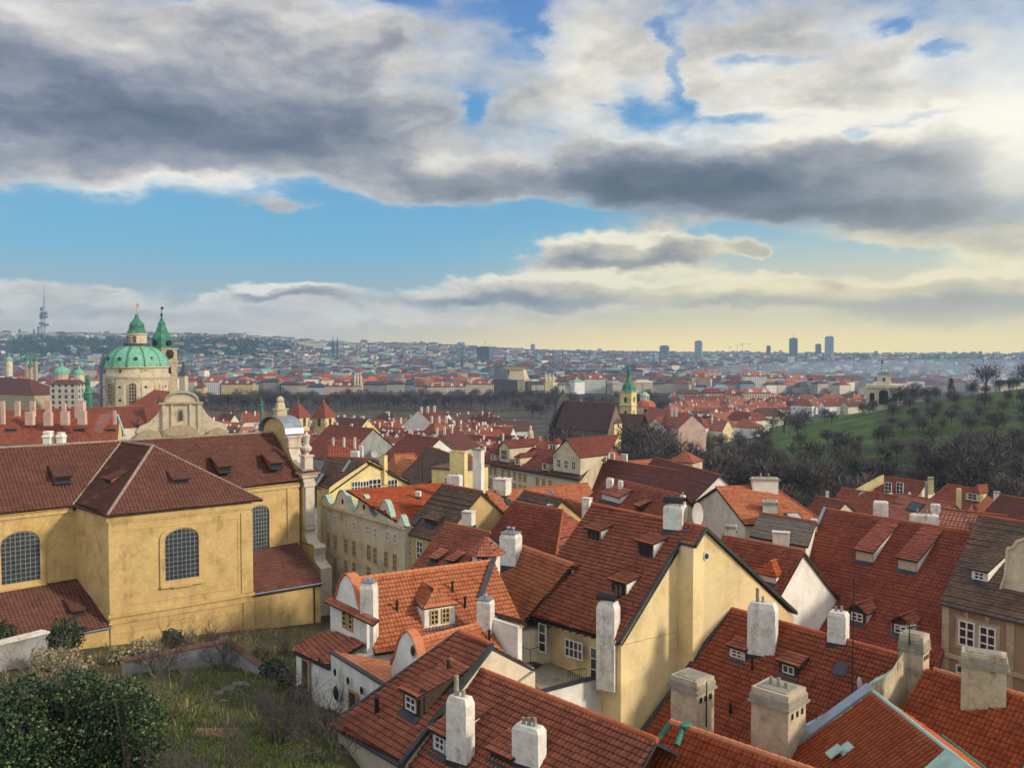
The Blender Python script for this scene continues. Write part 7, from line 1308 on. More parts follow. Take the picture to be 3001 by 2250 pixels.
    for x0, x1, ye, m_, lb in ((1557, 1597, 1127, "cream", "pale classical hall right of the golden-topped theatre"), (1598, 1624, 1117, "yellow_pale", "sunlit cream house with pointed gables beside the classical hall"), (1858, 1916, 1121, "cream", "pale palace with green roof behind the onion tower")):
        a = P((x0 + x1) / 2, 1160, d=1350); rt = thing("quay_palace", lb, "palace", (a.x, a.y, 2)); w = (x1 - x0) * 1350 / F; b = MB(); b.cbox(a.x, a.y + 8, 2, zof(1500, ye, 1350), w * .95, 15, R(-8)); b.build("wall", M[m_], rt); b = MB(); z1 = zof(1500, ye, 1350); b.cbox(a.x, a.y + 8, z1, z1 + 4, w, 16, R(-8), 0, .5); b.build("roof", M["copper_pale" if x0 == 1860 else "lead" if x0 < 1580 else "cream"], rt)
        for t in (-.8, 0, .8):
            if x0 == 1598: b = MB(); b.lathe([(2, z1 - 2), (2, z1 + 4), (.1, z1 + 13)], (a.x + t * w * .5, a.y + 2, 0), 5, sm=False); b.build("pointed_gable", M["yellow_pale"], rt)
            else: b = MB(); b.cbox(a.x + t * w * .5, a.y + .2, 5, z1 - 1, 1.2, .8); b.build("column", M["limestone"], rt)
    wb = MB(); wb.box((0, 1337, 1.2), (3000, 0, 0), (0, 4, 0), Z * 6.5); wb.build("quay_wall", M["dark_stone"], None, "long grey embankment wall along the far side of the river", "wall")
    # big pale block left of the dome
    a = P(188, 1180, d=660); rt = thing("white_block", "large pale four-storey block with tiny windows left of the domed church", "building", (a.x, a.y, 5)); wb = MB(); L = 82 * 660 / F; z1 = zof(188, 1127, 660); V = lambda x, y, z: Vector((a.x + x, a.y + y, z)); H = z1 - 4
    for (p0, p1) in (((-L / 2, 0), (L / 2, 0)), ((L / 2, 0), (L / 2, 14)), ((-L / 2, 14), (-L / 2, 0)), ((L / 2, 14), (-L / 2, 14))): w = abs(p1[0] - p0[0]) + abs(p1[1] - p0[1]); wb.poly([V(*p0, 4), V(*p1, 4), V(*p1, z1), V(*p0, z1)], 0, [(0, 0), (w, 0), (w, H), (0, H)])
    wb.build("wall", M["f9"], rt); rb = MB(); rb.cbox(a.x, a.y + 7, z1, z1 + 3.5, L + 1, 15, 0, 0, .6); rb.build("roof", M["roof_town5"], rt)
    a, b = P(-90, 1112, d=760), P(150, 1118, d=760); auto("mansard_palace", "huge maroon mansard-roofed palace at far left beneath the green domes", P(-90, 1105, zof(0, 1105, 760)), P(150, 1112, zof(0, 1105, 760)), 14, 12, "sandstone", "roof_town3", 1, tw=.8, th=.8, cat="palace", hip0=.2, hip1=.25)
quay()

# ================================================================== the far city
def far_city():
    rr = random.Random(19); mats = [M[k] for k in ("w0", "w4", "w3", "w5", "f8", "roof_town0", "roof_town1", "roof_town2", "roof_town3", "lead", "dark_tower", "copper", "zinc", "f2")]; wn = {0: "cream", 1: "white", 2: "beige", 3: "brown-grey", 4: "slate-blue", 13: "grey"}; rn = {5: "brick-red", 6: "dark red", 7: "salmon", 8: "maroon", 9: "black", 10: "slate", 11: "green copper", 12: "light grey"}
    mass = MB(); n = 0; D = 1392.0; far = []
    def block(mb, x, y, z0, L, W, H, RH, yaw, wi, ri, flat):
        u = Vector((math.cos(yaw), math.sin(yaw), 0)); v = Vector((-u.y, u.x, 0)); c = Vector((x, y, z0)); q = [c + u * a * L / 2 + v * b * W / 2 for a, b in ((-1, -1), (1, -1), (1, 1), (-1, 1))]; t = [p + Z * H for p in q]
        for i in range(4): mb.poly([q[i], q[(i + 1) % 4], t[(i + 1) % 4], t[i]], wi, [(0, 0), (L if i % 2 == 0 else W, 0), (L if i % 2 == 0 else W, H), (0, H)])
        if flat: mb.poly(t, ri); return
        r0, r1 = c - u * (L / 2 - W * .3) + Z * (H + RH), c + u * (L / 2 - W * .3) + Z * (H + RH); o = [p + (p - c).normalized() * .6 - Z * .1 for p in t]
        mb.poly([o[0], o[1], r1, r0], ri); mb.poly([o[2], o[3], r0, r1], ri); mb.poly([o[1], o[2], r1], ri); mb.poly([o[3], o[0], r0], ri)
    while D < 7300:
        px = -60 + rr.uniform(0, 30)
        while px < 3060:
            L = rr.uniform(13, 30) * (1 if D < 3500 else 1.5); dpx = L * F / D * (rr.uniform(.75, .95) if rr.random() < .75 else rr.uniform(1.1, 1.7)); cx = px + dpx / 2; px += dpx
            y = D + rr.uniform(-.03, .03) * D; x = (cx - CX) / F * y; zg = ground(x, y)
            if cx < 760 and 3150 < y < 3950 and rr.random() < .8: continue
            if cx > 2300 and y > 1900 and rr.random() < .55: continue
            if cx > 2480 and y > 1600 and rr.random() < .3: continue
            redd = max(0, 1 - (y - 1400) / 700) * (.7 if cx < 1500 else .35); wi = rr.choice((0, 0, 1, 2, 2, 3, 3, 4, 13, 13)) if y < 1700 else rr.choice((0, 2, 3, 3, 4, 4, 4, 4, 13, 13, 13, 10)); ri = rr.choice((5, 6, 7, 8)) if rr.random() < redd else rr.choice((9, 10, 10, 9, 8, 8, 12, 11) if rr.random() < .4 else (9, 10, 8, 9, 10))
            H = rr.uniform(10, 20) + (rr.random() < .03) * rr.uniform(4, 14); RH = rr.uniform(3, 7); yaw = R((-22, 12, 34, -8)[int(cx / 170 + D / 330) % 4] + rr.uniform(-4, 4)); W = rr.uniform(12, 16); flat = rr.random() < .18; hz = 1 if rr.random() < .9 else 1.6
            if n < 300 and y < 1900 and H + RH > 15:
                n += 1; b = MB(); block(b, x, y, zg - 2, L, W, H, RH, yaw, wi, ri, flat); o = b.build("city_building", mats, None, None, "building", "city buildings across the river"); far.append((cx, y, "%s building with %s %s roof" % (wn[wi], rn[ri], "flat" if flat else "pitched"), o))
            else: block(mass, x, y, zg - 3, L, W, H, RH, yaw, wi, ri, flat)
        D *= 1.024 if D < 1900 else 1.034 if D < 4500 else 1.06
    mass.build("distant_city", mats, None, "hazy sea of small roofs and pale fronts climbing to the horizon", "city", None, "stuff")
    marks = [(-100, 330, "left of green dome"), (330, 560, "behind the clock tower"), (560, 800, "right of clock tower"), (800, 1080, "above pale blue front"), (1080, 1400, "above the middle quay"), (1400, 1640, "by golden-topped theatre"), (1640, 1930, "behind the onion tower"), (1930, 2250, "above the right quay"), (2250, 3200, "behind the pavilion")]; by = {}
    for cx, y, lab, o in far: by.setdefault(lab + " " + next(m_ for a, b, m_ in marks if a <= cx < b), []).append((cx, o))
    for lab, lst in by.items():
        lst.sort(key=lambda q: q[0])
        for i, (cx, o) in enumerate(lst): o["label"] = lab if len(lst) == 1 else lab + ", %s from left" % ordn(i)
far_city()
# ================================================================== trees and garden
def bare_template(seed, H=12.0, n=330, crown=4.6, wid=(.10, .24)):
    r = random.Random(seed); tr = MB(); cr = MB(); tr.tube((0, 0, -1), (0, 0, H * .35), .32, .24, 6); tips = []
    for k in range(9):
        a = 2 * math.pi * k / 9 + r.uniform(-.3, .3); h0 = H * r.uniform(.22, .42); rr_ = crown * r.uniform(.45, .95); p = Vector((0, 0, h0)); q = Vector((math.cos(a) * rr_ * .5, math.sin(a) * rr_ * .5, H * r.uniform(.5, .7))); s = Vector((math.cos(a + r.uniform(-.4, .4)) * rr_, math.sin(a) * rr_, H * r.uniform(.62, .95))); tr.tube(p, q, .15, .10, 4); tr.tube(q, s, .10, .04, 4); tips += [q, s, lerp(q, s, .5)]
    tr.tube((0, 0, H * .35), (r.uniform(-.4, .4), 0, H * .92), .2, .05, 5); tips += [Vector((0, 0, H * z)) for z in (.55, .7, .85)]
    for _ in range(n):          # tips fill a tall rounded crown
        v = Vector((r.gauss(0, 1), r.gauss(0, 1), r.gauss(0, 1))).normalized() * r.random() ** .45; tips.append(Vector((v.x * crown * .92, v.y * crown * .92, H * .60 + v.z * H * .38))) if len(tips) < 170 else None
        t = r.choice(tips) + Vector((r.gauss(0, .55), r.gauss(0, .55), r.gauss(0, .55))); d = (t - Vector((0, 0, H * .35))).normalized() + Vector((r.gauss(0, .5), r.gauss(0, .5), r.gauss(0, .45) + .2)); d.normalize(); L = r.uniform(.9, 2.3); w = d.orthogonal().normalized(); w = (w * math.cos(r.uniform(0, 6.28)) + d.cross(w) * math.sin(r.uniform(0, 6.28))) * r.uniform(*wid)
        e = t + d * L; m_ = t + d * L * .45; cr.poly([t - w * .25, m_ - w * .6, e, m_ + w * .6])
        f2 = (d + Vector((r.gauss(0, .6), r.gauss(0, .6), r.gauss(0, .6)))).normalized(); e2 = m_ + f2 * L * .7; cr.poly([m_, lerp(m_, e2, .5) + w * .5, e2, lerp(m_, e2, .5) - w * .3])
    return tr, cr
TEMPL = []
def make_templates():
    for s in range(6):
        tr, cr = bare_template(100 + s, 12, 900 if s < 4 else 620, 4.6 + (s % 3) * .5); rt = thing("tree", "x", "tree", (0, 0, 0)); a = tr.build("trunk", M["bark"], rt); b = cr.build("crown", M["twig_dark" if s % 3 else "twig_grey"], rt); TEMPL.append((a.data, b.data))
        for q in (a, b, rt): bpy.data.objects.remove(q)
    r = random.Random(9)          # a cone-shaped evergreen
    tr = MB(); tr.tube((0, 0, -1), (0, 0, 9), .25, .05, 6); cr = MB()
    for _ in range(420): h = r.uniform(1.2, 11.5); rad = (1 - h / 12) * 2.9 * math.sqrt(r.random()); a = r.uniform(0, 6.28); c = Vector((rad * math.cos(a), rad * math.sin(a), h)); d = Vector((math.cos(a), math.sin(a), -.4)); w = Vector((-d.y, d.x, r.uniform(-.4, .4))) * .3; cr.poly([c - w, c + d * .7 - w * .5, c + d * .9, c + d * .7 + w * .6, c + w])
    rt = thing("tree", "x", "tree", (0, 0, 0)); a = tr.build("trunk", M["bark"], rt); b = cr.build("crown", M["leaf_evergreen"], rt); TEMPL.append((a.data, b.data))
    for q in (a, b, rt): bpy.data.objects.remove(q)
make_templates()
TREES = []
def tree(px, d, h, k, base=None, rr=rng):
    x = (px - CX) / F * d; z = ground(x, d) if base is None else base; rt = bpy.data.objects.new("evergreen_tree" if k == 6 else "bare_tree", None); COL.objects.link(rt); rt.location = (x, d, z); s = h / 12; w = s * rr.uniform(.85, 1.3)
    rt.rotation_euler = (0, 0, rr.uniform(0, 6.28)); rt.scale = (w, w, s)
    for nm, me in zip(("trunk", "crown"), TEMPL[k]): o = bpy.data.objects.new(nm, me); COL.objects.link(o); o.parent = rt
    rt["category"] = "tree"; TREES.append((rt, px, d, h, k)); return rt
def woods():
    rr = random.Random(77)
    # wooded slope of the hill at right, denser at its foot
    rows = [(240, 2060, 2560, 13, 90), (265, 2000, 3040, 15, 85), (300, 1960, 3040, 15, 80), (345, 1930, 3040, 14, 82), (395, 1900, 2400, 13, 80), (395, 2400, 3040, 12, 120), (450, 1960, 2300, 12, 84), (450, 2300, 3040, 11, 120), (425, 2420, 3040, 7.5, 78), (478, 2400, 3040, 7.5, 74), (505, 2030, 2560, 11, 70), (500, 2560, 3040, 9, 62), (535, 2580, 3040, 8.5, 66), (568, 2620, 3040, 8, 75), (600, 2330, 2620, 8, 95), (640, 2140, 2420, 10, 60), (520, 1960, 2260, 12, 55), (430, 1900, 2080, 12, 60)]
    for d, x0, x1, h, st in rows:
        px = x0 + rr.uniform(0, st)
        while px < x1:
            dd = d + rr.uniform(-18, 18)
            if not (2270 < px < 2540 and 500 < dd < 590): tree(px, dd, h * rr.uniform(.75, 1.25), rr.choice((0, 1, 2, 3, 4, 5, 0, 1, 2, 3, 6) if d < 420 else (0, 1, 2, 3, 4, 5)), rr=rr)
            px += st * rr.uniform(.6, 1.4)
    for px, d, h, k in ((2890, 600, 21, 5), (2788, 605, 15, 6), (2680, 615, 14, 3), (2655, 612, 13, 6), (3005, 600, 17, 4), (2745, 610, 9, 1), (2720, 600, 10, 2), (2850, 610, 9, 0), (2930, 605, 9, 1), (2960, 600, 9, 3), (2980, 605, 8, 2), (2360, 590, 15, 5), (2300, 600, 17, 4), (2340, 560, 14, 3), (2640, 600, 14, 0), (2560, 610, 9, 1), (2605, 606, 9, 2), (2530, 610, 8, 3)): tree(px, d, h, k, rr=rr)
    # islands and near bank
    px = 480
    while px < 1680: tree(px, rr.uniform(975, 1170), rr.uniform(13, 20), rr.choice((0, 1, 2, 3, 4, 5)), rr=rr); px += rr.uniform(9, 17)
    px = 1560
    while px < 1960: tree(px, rr.uniform(780, 1180), rr.uniform(13, 19), rr.choice((0, 1, 2, 3, 5)), rr=rr); px += rr.uniform(14, 26)
    for px in range(60, 310, 22): tree(px + rr.uniform(-6, 6), rr.uniform(560, 640), rr.uniform(12, 17), rr.choice((1, 2, 3)), rr=rr)
    # around the dark-roofed church
    for px, d, h, k in ((1655, 425, 15, 1), (1680, 415, 14, 2), (1720, 400, 13, 4), (1745, 395, 14, 1), (1850, 425, 16, 0), (1875, 410, 15, 2), (1900, 420, 17, 3), (1925, 400, 16, 1), (1940, 380, 15, 0), (1875, 380, 13, 4), (1830, 370, 12, 2), (1780, 365, 12, 1), (1910, 350, 14, 3), (1960, 330, 14, 2), (1990, 310, 14, 1), (2030, 300, 13, 0), (1945, 280, 12, 3), (1890, 255, 11, 1), (2040, 270, 13, 2)): tree(px, d, h * (1.4 if d > 340 else 1), k, rr=rr)
    rowname = lambda d: "at hill foot" if d < 320 else "low on hill" if d < 420 else "half up hill" if d < 500 else "high on hill" if d < 590 else "on hill crest"
    by = {}
    for rt, px, d, h, k in TREES:
        kind = "dark evergreen" if k == 6 else ("tall" if h > 14 else "small" if h < 9 else "medium") + (" greyish" if k in (0, 3) else " brownish") + " bare tree"
        if d > 780: w = "by the river before " + ("leftmost quay" if px < 820 else "blue quay front" if px < 1060 else "dark quay fronts" if px < 1250 else "pale quay fronts" if px < 1450 else "golden-topped theatre" if px < 1640 else "right quay"); g = "bare trees along the river"
        elif px < 320: w = "beside the pale block left of the dome"; g = "bare trees left of the dome"
        elif px < 2060: w = "beside the onion-towered church" if d > 340 else "above the square turret house"; g = "bare trees around the onion-towered church"
        else: w = rowname(d) + (", left part" if px < 2400 else ", below the pavilion" if px < 2680 else ", right part"); g = "trees of the hill park"
        rt["group"] = g; by.setdefault(kind + " " + w, []).append((px, rt))
    for lab, lst in by.items():
        lst.sort(key=lambda q: q[0])
        for i, (px, rt) in enumerate(lst): rt["label"] = lab if len(lst) == 1 else lab + ", %s from left" % (ordn(i))
    r = random.Random(3); mb = MB()          # wooded ridge far left and citadel hill far right
    for _ in range(18000):
        if r.random() < .6: px, d = r.uniform(40, 860), r.uniform(3000, 4050)
        elif r.random() < .5: px, d = r.uniform(2350, 3050), r.uniform(1900, 4200)
        elif r.random() < .5: px, d = r.uniform(1500, 3050), r.uniform(3800, 6000)
        else:
            px, d = r.uniform(-40, 3050), r.uniform(1420, 3200); q = math.sin(px * .013 + d * .004) * math.sin(d * .011 - px * .006)
            if q < .35: continue
        x = (px - CX) / F * d; z = ground(x, d); s = r.uniform(4, 9) * max(d, 1900) / 3400; c = Vector((x, d, z + r.uniform(0, 11))); u = Vector((r.gauss(0, 1), r.gauss(0, .5), r.gauss(0, .4))).normalized() * s; v = Vector((r.gauss(0, .3), r.gauss(0, .3), 1)).normalized() * s * .7; mb.poly([c - u, c - v * .6, c + u * .9, c + v])
    mb.build("far_wood", M["leaf_evergreen"], None, "blue-dark woods on the far ridge and citadel hill", "wood", None, "stuff")
    mb = MB()                                # undergrowth between the hill trees
    for _ in range(30000):
        d = r.choice((r.uniform(235, 470), r.uniform(235, 470), r.uniform(250, 620))); px = r.uniform(1880 if d > 300 else 2030, 3060)
        if d > 480 and px < 2000: continue
        if px > 2300 and d > 375 and math.sin(px * .017 + d * .05) * math.sin(d * .043 - px * .009) > -.1: continue
        if 2260 < px < 2560 and d > 470 and r.random() < .9: continue
        if d > 470 and r.random() < .5: continue
        x = (px - CX) / F * d; hh = 1.3 if d > 480 or (px > 2300 and d > 375) else 5.5 * max(.25, math.sin(px * .021 + d * .03) * .5 + .6); c = Vector((x, d, ground(x, d) + r.uniform(0, hh))); dd = Vector((r.gauss(0, .6), r.gauss(0, .6), r.uniform(.2, 1))).normalized() * r.uniform(.8, 2.4); w = dd.orthogonal().normalized() * r.uniform(.08, .3); mb.poly([c - w * .3, c + dd * .5 - w, c + dd, c + dd * .5 + w])
    mb.build("undergrowth", M["twig_dark"], None, "brown tangle of scrub between the trees of the hill", "scrub", None, "stuff")
woods()
def riverside():
    r = random.Random(31); mb = MB()
    for _ in range(15000):
        d = r.uniform(965, 1195); px = r.uniform(470, 1950)
        x = (px - CX) / F * d; h = 5 + 5 * math.sin(px * .031) * math.sin(d * .017 + px * .008) + r.uniform(-2, 4); c = Vector((x, d, ground(x, d) + r.uniform(0, max(h, 1)))); dd = Vector((r.gauss(0, .7), r.gauss(0, .7), r.uniform(.1, 1))).normalized() * r.uniform(1.5, 3.5); w = dd.orthogonal().normalized() * r.uniform(.15, .45); mb.poly([c - w * .3, c + dd * .5 - w, c + dd, c + dd * .5 + w])
    mb.build("riverside_thicket", M["twig_dark"], None, "dark leafless thicket along the islands and river bank", "thicket", None, "stuff")
riverside()

def leaf_mass(name, label, cat, blobs, n, size, m_, seed, shell=.45, twig=True):
    """a shrub: leaf-sized faces through the volume of several lobes, thicker towards the outside"""
    r = random.Random(seed); mb = MB(); tot = sum(b[1] ** 2 for b in blobs); base = Vector(blobs[0][0]); rt = thing(name, label, cat, (base.x, base.y, ground(base.x, base.y)))
    for c, rad, sq in blobs:
        c = Vector(c)
        for _ in range(int(n * rad ** 2 / tot)):
            d = Vector((r.gauss(0, 1), r.gauss(0, 1), r.gauss(0, 1))).normalized(); bump_ = 1 + .16 * math.sin(d.x * 7 + c.x) * math.sin(d.y * 6 + 1) + .13 * math.sin(d.z * 9 + c.y); q = c + Vector((d.x, d.y, d.z * sq)) * rad * bump_ * (1 - shell * r.random() ** 2.2)
            a = (d + Vector((r.gauss(0, .7), r.gauss(0, .7), r.gauss(0, .7) - .15))).normalized(); b = a.orthogonal().normalized(); b = b * math.cos(r.uniform(0, 3)) + a.cross(b) * math.sin(r.uniform(0, 3)); s = size * r.uniform(.6, 1.5); t = a.cross(b).normalized(); mb.poly([q - b * s * .5, q + t * s * .6, q + b * s * .6, q - t * s * .55])
    mb.build("foliage", M[m_], rt)
    if twig:
        sb = MB()
        for c, rad, sq in blobs:
            c = Vector(c); f = Vector((c.x, c.y, ground(c.x, c.y) - .3))
            for _ in range(5): q = c + Vector((r.gauss(0, .35), r.gauss(0, .35), r.gauss(.1, .3))) * rad; sb.tube(f, q, .07, .03, 4)
        sb.build("stems", M["bark"], rt)
    return rt
def branchy(name, label, px, d, h, seed, stems=5, spread=.5, m_="twig_grey", th=.035, depth=4, cat="shrub", top=None, group=None):
    """leafless shrub or sapling: branches that fork and thin out"""
    r = random.Random(seed); mb = MB(); b = P(px, 1000, d=d); x, y = b.x, b.y; z = ground(x, y) if top is None else zof(px, top, d) - h; base = Vector((x, y, z - .2))
    def grow(p, v, L, rad, k):
        q = p
        for i in range(3):
            v = (v + Vector((r.gauss(0, .14), r.gauss(0, .14), r.gauss(.03, .1)))).normalized(); e = q + v * L / 3; mb.tube(q, e, rad * (1 - i * .2), rad * (.8 - i * .2), 3, cap=False); q = e
            if k > 0 and (i > 0 or k < depth):
                for _ in range(r.choice((1, 1, 2))): w = (v + Vector((r.gauss(0, .6), r.gauss(0, .6), r.gauss(.1, .4)))).normalized(); grow(q, w, L * r.uniform(.45, .75), rad * .55, k - 1)
    for _ in range(stems): a = r.uniform(0, 6.28); grow(base + Vector((math.cos(a), math.sin(a), 0)) * .2, Vector((math.cos(a) * spread, math.sin(a) * spread, 1)).normalized(), h * r.uniform(.35, .55), th, depth)
    o = mb.build(name, M[m_], None, label, cat, group); return o
plain('rock', (.16, .15, .135), .95, 0, .5, 4); plain('old_brick', (.30, .15, .11), .9, 0, .5, 3)
def garden():
    V = lambda p, z: Vector((p.x, p.y, z))
    r = random.Random(12); lobes = [(P(170, 2230, d=46.5), 3.6, 1.0), (P(20, 2160, d=45), 3.0, .9), (P(330, 2190, d=46), 2.3, 1.05)]
    for px, py in ((-30, 2010), (30, 2030), (80, 1990), (120, 2050), (170, 2010), (215, 1975), (260, 1965), (300, 1990), (330, 2020), (370, 1985), (400, 2030), (425, 2080), (380, 2080), (420, 2140), (440, 2190), (400, 2200), (300, 2080), (230, 2060), (150, 2110), (60, 2100), (0, 2080), (200, 2160), (90, 2190), (280, 2160), (340, 2120), (30, 2230), (430, 2250)): lobes.append((P(px + r.uniform(-12, 12), py + 42, d=r.uniform(44.6, 47.6)), r.uniform(.75, 1.35), r.uniform(.75, 1.0)))
    leaf_mass("ivy_thicket", "big dark green ivy-leaved thicket filling the lower left corner", "bush", lobes, 42000, .115, "leaf_ivy", 5)
    c = P(192, 1862, d=76); leaf_mass("clipped_shrub", "round dark green shrub against the brown aisle roof of the church", "bush", [(c, 1.5, .9), (P(165, 1880, d=76), 1.0, .9)], 2600, .16, "leaf_box", 6)
    leaf_mass("laurel_bush", "small dark evergreen bush at the foot of the yellow church wall", "bush", [(P(505, 1870, d=78), .9, .9)], 1100, .15, "leaf_box", 8); leaf_mass("edge_bush", "dark green bush clipped by the left border below the church", "bush", [(P(6, 1862, d=74), 1.0, 1.1)], 1100, .15, "leaf_box", 9)
    leaf_mass("withered_bush", "pale withered bush with cream leaves under the church corner", "bush", [(P(410, 1905, d=76), 1.2, .7), (P(350, 1925, d=75), 1.0, .7), (P(450, 1920, d=75), .8, .7)], 1900, .2, "leaf_dry", 10); leaf_mass("pale_creeper", "straggling pale-leaved creeper left of the withered bush", "bush", [(P(190, 1935, d=72), 1.5, .7), (P(240, 1960, d=70), 1.1, .7), (P(130, 1930, d=71), 1.2, .7)], 1500, .18, "leaf_dry", 11)
    leaf_mass("hedge_clump", "dark hedge clump at the foot of the white annex", "bush", [(P(800, 1960, d=68), 1.0, .7), (P(880, 2040, d=60), 1.0, .8), (P(840, 1990, d=64), .7, .8)], 1700, .15, "leaf_box", 12)
    for nm, lb, px, d, h, sd, st, sp, m_, th, dp in (("red_twig_shrub", "reddish bare shrub growing over the grey garden wall", 575, 74, 4.6, 21, 9, .45, "twig_dark", .05, 4), ("bare_shrub", "grey bare shrub spreading in front of the lawn", 470, 55, 6.0, 22, 6, .6, "twig_grey", .055, 4), ("bare_shrub", "wide dark thornbush at the bottom below the annex", 800, 50, 4.6, 23, 12, .9, "twig_dark", .05, 4), ("bare_shrub", "thornbush tangle at the lower edge between thicket and front roof", 650, 46, 3.4, 24, 11, 1.0, "twig_grey", .05, 4), ("bare_shrub", "dense dark bare bush left of the front roof's eave", 920, 52, 4.2, 25, 12, .8, "twig_dark", .05, 4), ("bare_shrub", "low twiggy bush right of the ivy thicket", 520, 44, 3.2, 26, 10, .9, "twig_grey", .045, 4), ("bare_shrub", "grey-brown bush under the garden wall's middle", 455, 69, 3.4, 27, 10, .6, "twig_dark", .05, 4), ("bare_shrub", "thin bush by the right end of the garden wall", 640, 71, 3.4, 28, 9, .6, "twig_grey", .05, 4), ("bare_shrub", "slender sapling with forked stem on the lawn edge", 465, 58, 6.5, 29, 1, .12, "bark_light", .06, 4), ("bare_shrub", "straw-coloured reeds of bare twigs by the church base", 750, 77, 2.2, 30, 14, .3, "twig_grey", .04, 3), ("bare_shrub", "second straw-coloured twig row along the church base", 820, 79, 2.2, 31, 14, .3, "twig_grey", .04, 3), ("bare_shrub", "low brambles on the lawn's near side", 730, 58, 1.6, 32, 10, 1.2, "twig_dark", .04, 3), ("bare_shrub", "bare bush in the bottom corner beside the front house wall", 960, 47, 3.4, 33, 10, .8, "twig_grey", .045, 4)): branchy(nm, lb, px, d, h, sd, st, sp, m_, th, dp, group="bare shrubs of the garden")
    for px, top, d, h, sd, lb in ((92, 1800, 58, 8.5, 40, "tallest pale bare stem before the aisle roof"), (140, 1810, 60, 7.5, 41, "slim pale bare stem right of the tallest stem"), (40, 1850, 55, 6.5, 42, "leaning pale bare stem near the left border"), (160, 1850, 62, 6, 43, "short pale bare stem by the clipped shrub")): branchy("bare_sapling", lb, px, d, h, sd, 2, .1, "bark_light", .06, 3, "sapling", top, "bare saplings above the thicket")
    for px, d, h, sd, lb in ((1080, 88, 9.5, 50, "bare street tree before the scallop-gabled palace"), (1000, 94, 7.5, 51, "smaller bare street tree by the church volute"), (1140, 86, 7.5, 52, "low bare street tree before the palace's right end")): branchy("street_tree", lb, px, d, h, sd, 3, .35, "twig_dark", .09, 5, "tree", None, "bare trees in the palace street")
    branchy("roof_garden_tree", "small bare tree on a terrace between the huge red roof and the mossy roof", 2850, 98, 5, 55, 3, .5, "twig_dark", .07, 5, "tree", 1520)
    # garden walls
    a, b, c = P(360, 1940, 45.5), P(669, 1880, 45.5), P(770, 1955, 45.1); rt = thing("garden_wall", "grey garden wall with red tile coping, bent at the lawn's back corner", "wall", V(b, 42)); wb = MB(); cb = MB()
    for p, q in ((a, b), (b, c)):
        d = (q - p); d.z = 0; d.normalize(); n = Vector((d.y, -d.x, 0)); wb.prism([V(p - n * .25, 40), V(q - n * .25, 40), V(q + n * .25, 40), V(p + n * .25, 40)], [p - n * .25, q - n * .25, q + n * .25, p + n * .25]); k = int((q - p).length / .28)
        for i in range(k): x0, x1 = lerp(p, q, i / k), lerp(p, q, (i + 1) / k); cb.slab([x0 - n * .33 + Z * .02, x1 - n * .33 + Z * .02, x1 + Z * .26, x0 + Z * .26], Z * (.07 + .02 * (i % 2))); cb.slab([x0 + n * .33 + Z * .02, x1 + n * .33 + Z * .02, x1 + Z * .26, x0 + Z * .26], Z * (.07 + .02 * (i % 2)))
    wb.build("wall", M["grey_wall"], rt); cb.build("coping", M["tile_dark"], rt)
    a, b = P(-60, 1900, d=70), P(135, 1852, d=75); rt = thing("low_wall", "grey boundary wall with pale flat coping left of the clipped shrub", "wall", V(a, 42)); wb = MB(); d = (b - a); n = Vector((d.y, -d.x, 0)).normalized(); wb.prism([V(a - n * .3, 40), V(b - n * .3, 40), V(b + n * .3, 40), V(a + n * .3, 40)], [a - n * .3, b - n * .3, b + n * .3, a + n * .3]); wb.build("wall", M["grey_wall"], rt); cb = MB(); cb.slab([a - n * .55 + Z * .01, b - n * .55 + Z * .01, b + n * .55 + Z * .01, a + n * .55 + Z * .01], Z * .16); cb.build("coping", M["white_old"], rt)
    # rocks, paving, bare beds
    r = random.Random(8)
    for i, (px, py, s, lb) in enumerate(((640, 2035, .55, "flat grey garden rock at the bed's front"), (668, 2020, .6, "grey garden rock in the bed's middle"), (700, 2010, .65, "brown garden rock, largest of the bed"), (725, 2015, .4, "small brown garden rock at the bed's right end"), (655, 2060, .4, "small grey garden rock nearest the brambles"))):
        d = 62.0
        for _ in range(12): q = P(px, py, d=d); d += 1.0 * (1 if q.z > ground(q.x, q.y) else -1) * .6
        c = P(px, py, d=d); c.z = ground(c.x, c.y); mb = MB(); pr = [(s * r.uniform(.6, .8), -.1), (s * .75, s * .22), (s * .45, s * .42), (.02, s * .46)]; mb.lathe(pr, c, 7, sm=False, sx=1.2, yaw=r.uniform(0, 3)); mb.build("rock", M["rock"], None, lb, "rock", "rocks of the lawn bed")
    c = P(660, 2170, d=52); z0 = ground(c.x, c.y); mb = MB()
    for i in range(6):
        for j in range(3): p = Vector((c.x - 1.5 + i * .42 + r.uniform(-.03, .03), c.y - .8 + j * .42, z0 - .02)); mb.box(p, (.4, 0, .0), (0, .4, 0), Z * (.3 + r.uniform(0, .05)))
    mb.build("brick_terrace", M["old_brick"], None, "small terrace of worn pinkish bricks among the thornbushes", "terrace")
    mb = MB()
    for _ in range(42000):
        px, d = r.uniform(380, 980), r.uniform(44, 82); x = (px - CX) / F * d; z = ground(x, d); a = r.uniform(0, 6.28); w = Vector((math.cos(a), math.sin(a), 0)) * .04; h = Vector((r.gauss(0, .06), r.gauss(0, .06), r.uniform(.1, .3))); p = Vector((x, d, z)); mb.poly([p - w, p + w, p + h])
    mb.build("grass", M["grass_blade"], None, "short dull grass of the walled garden", "grass", None, "stuff")
garden()
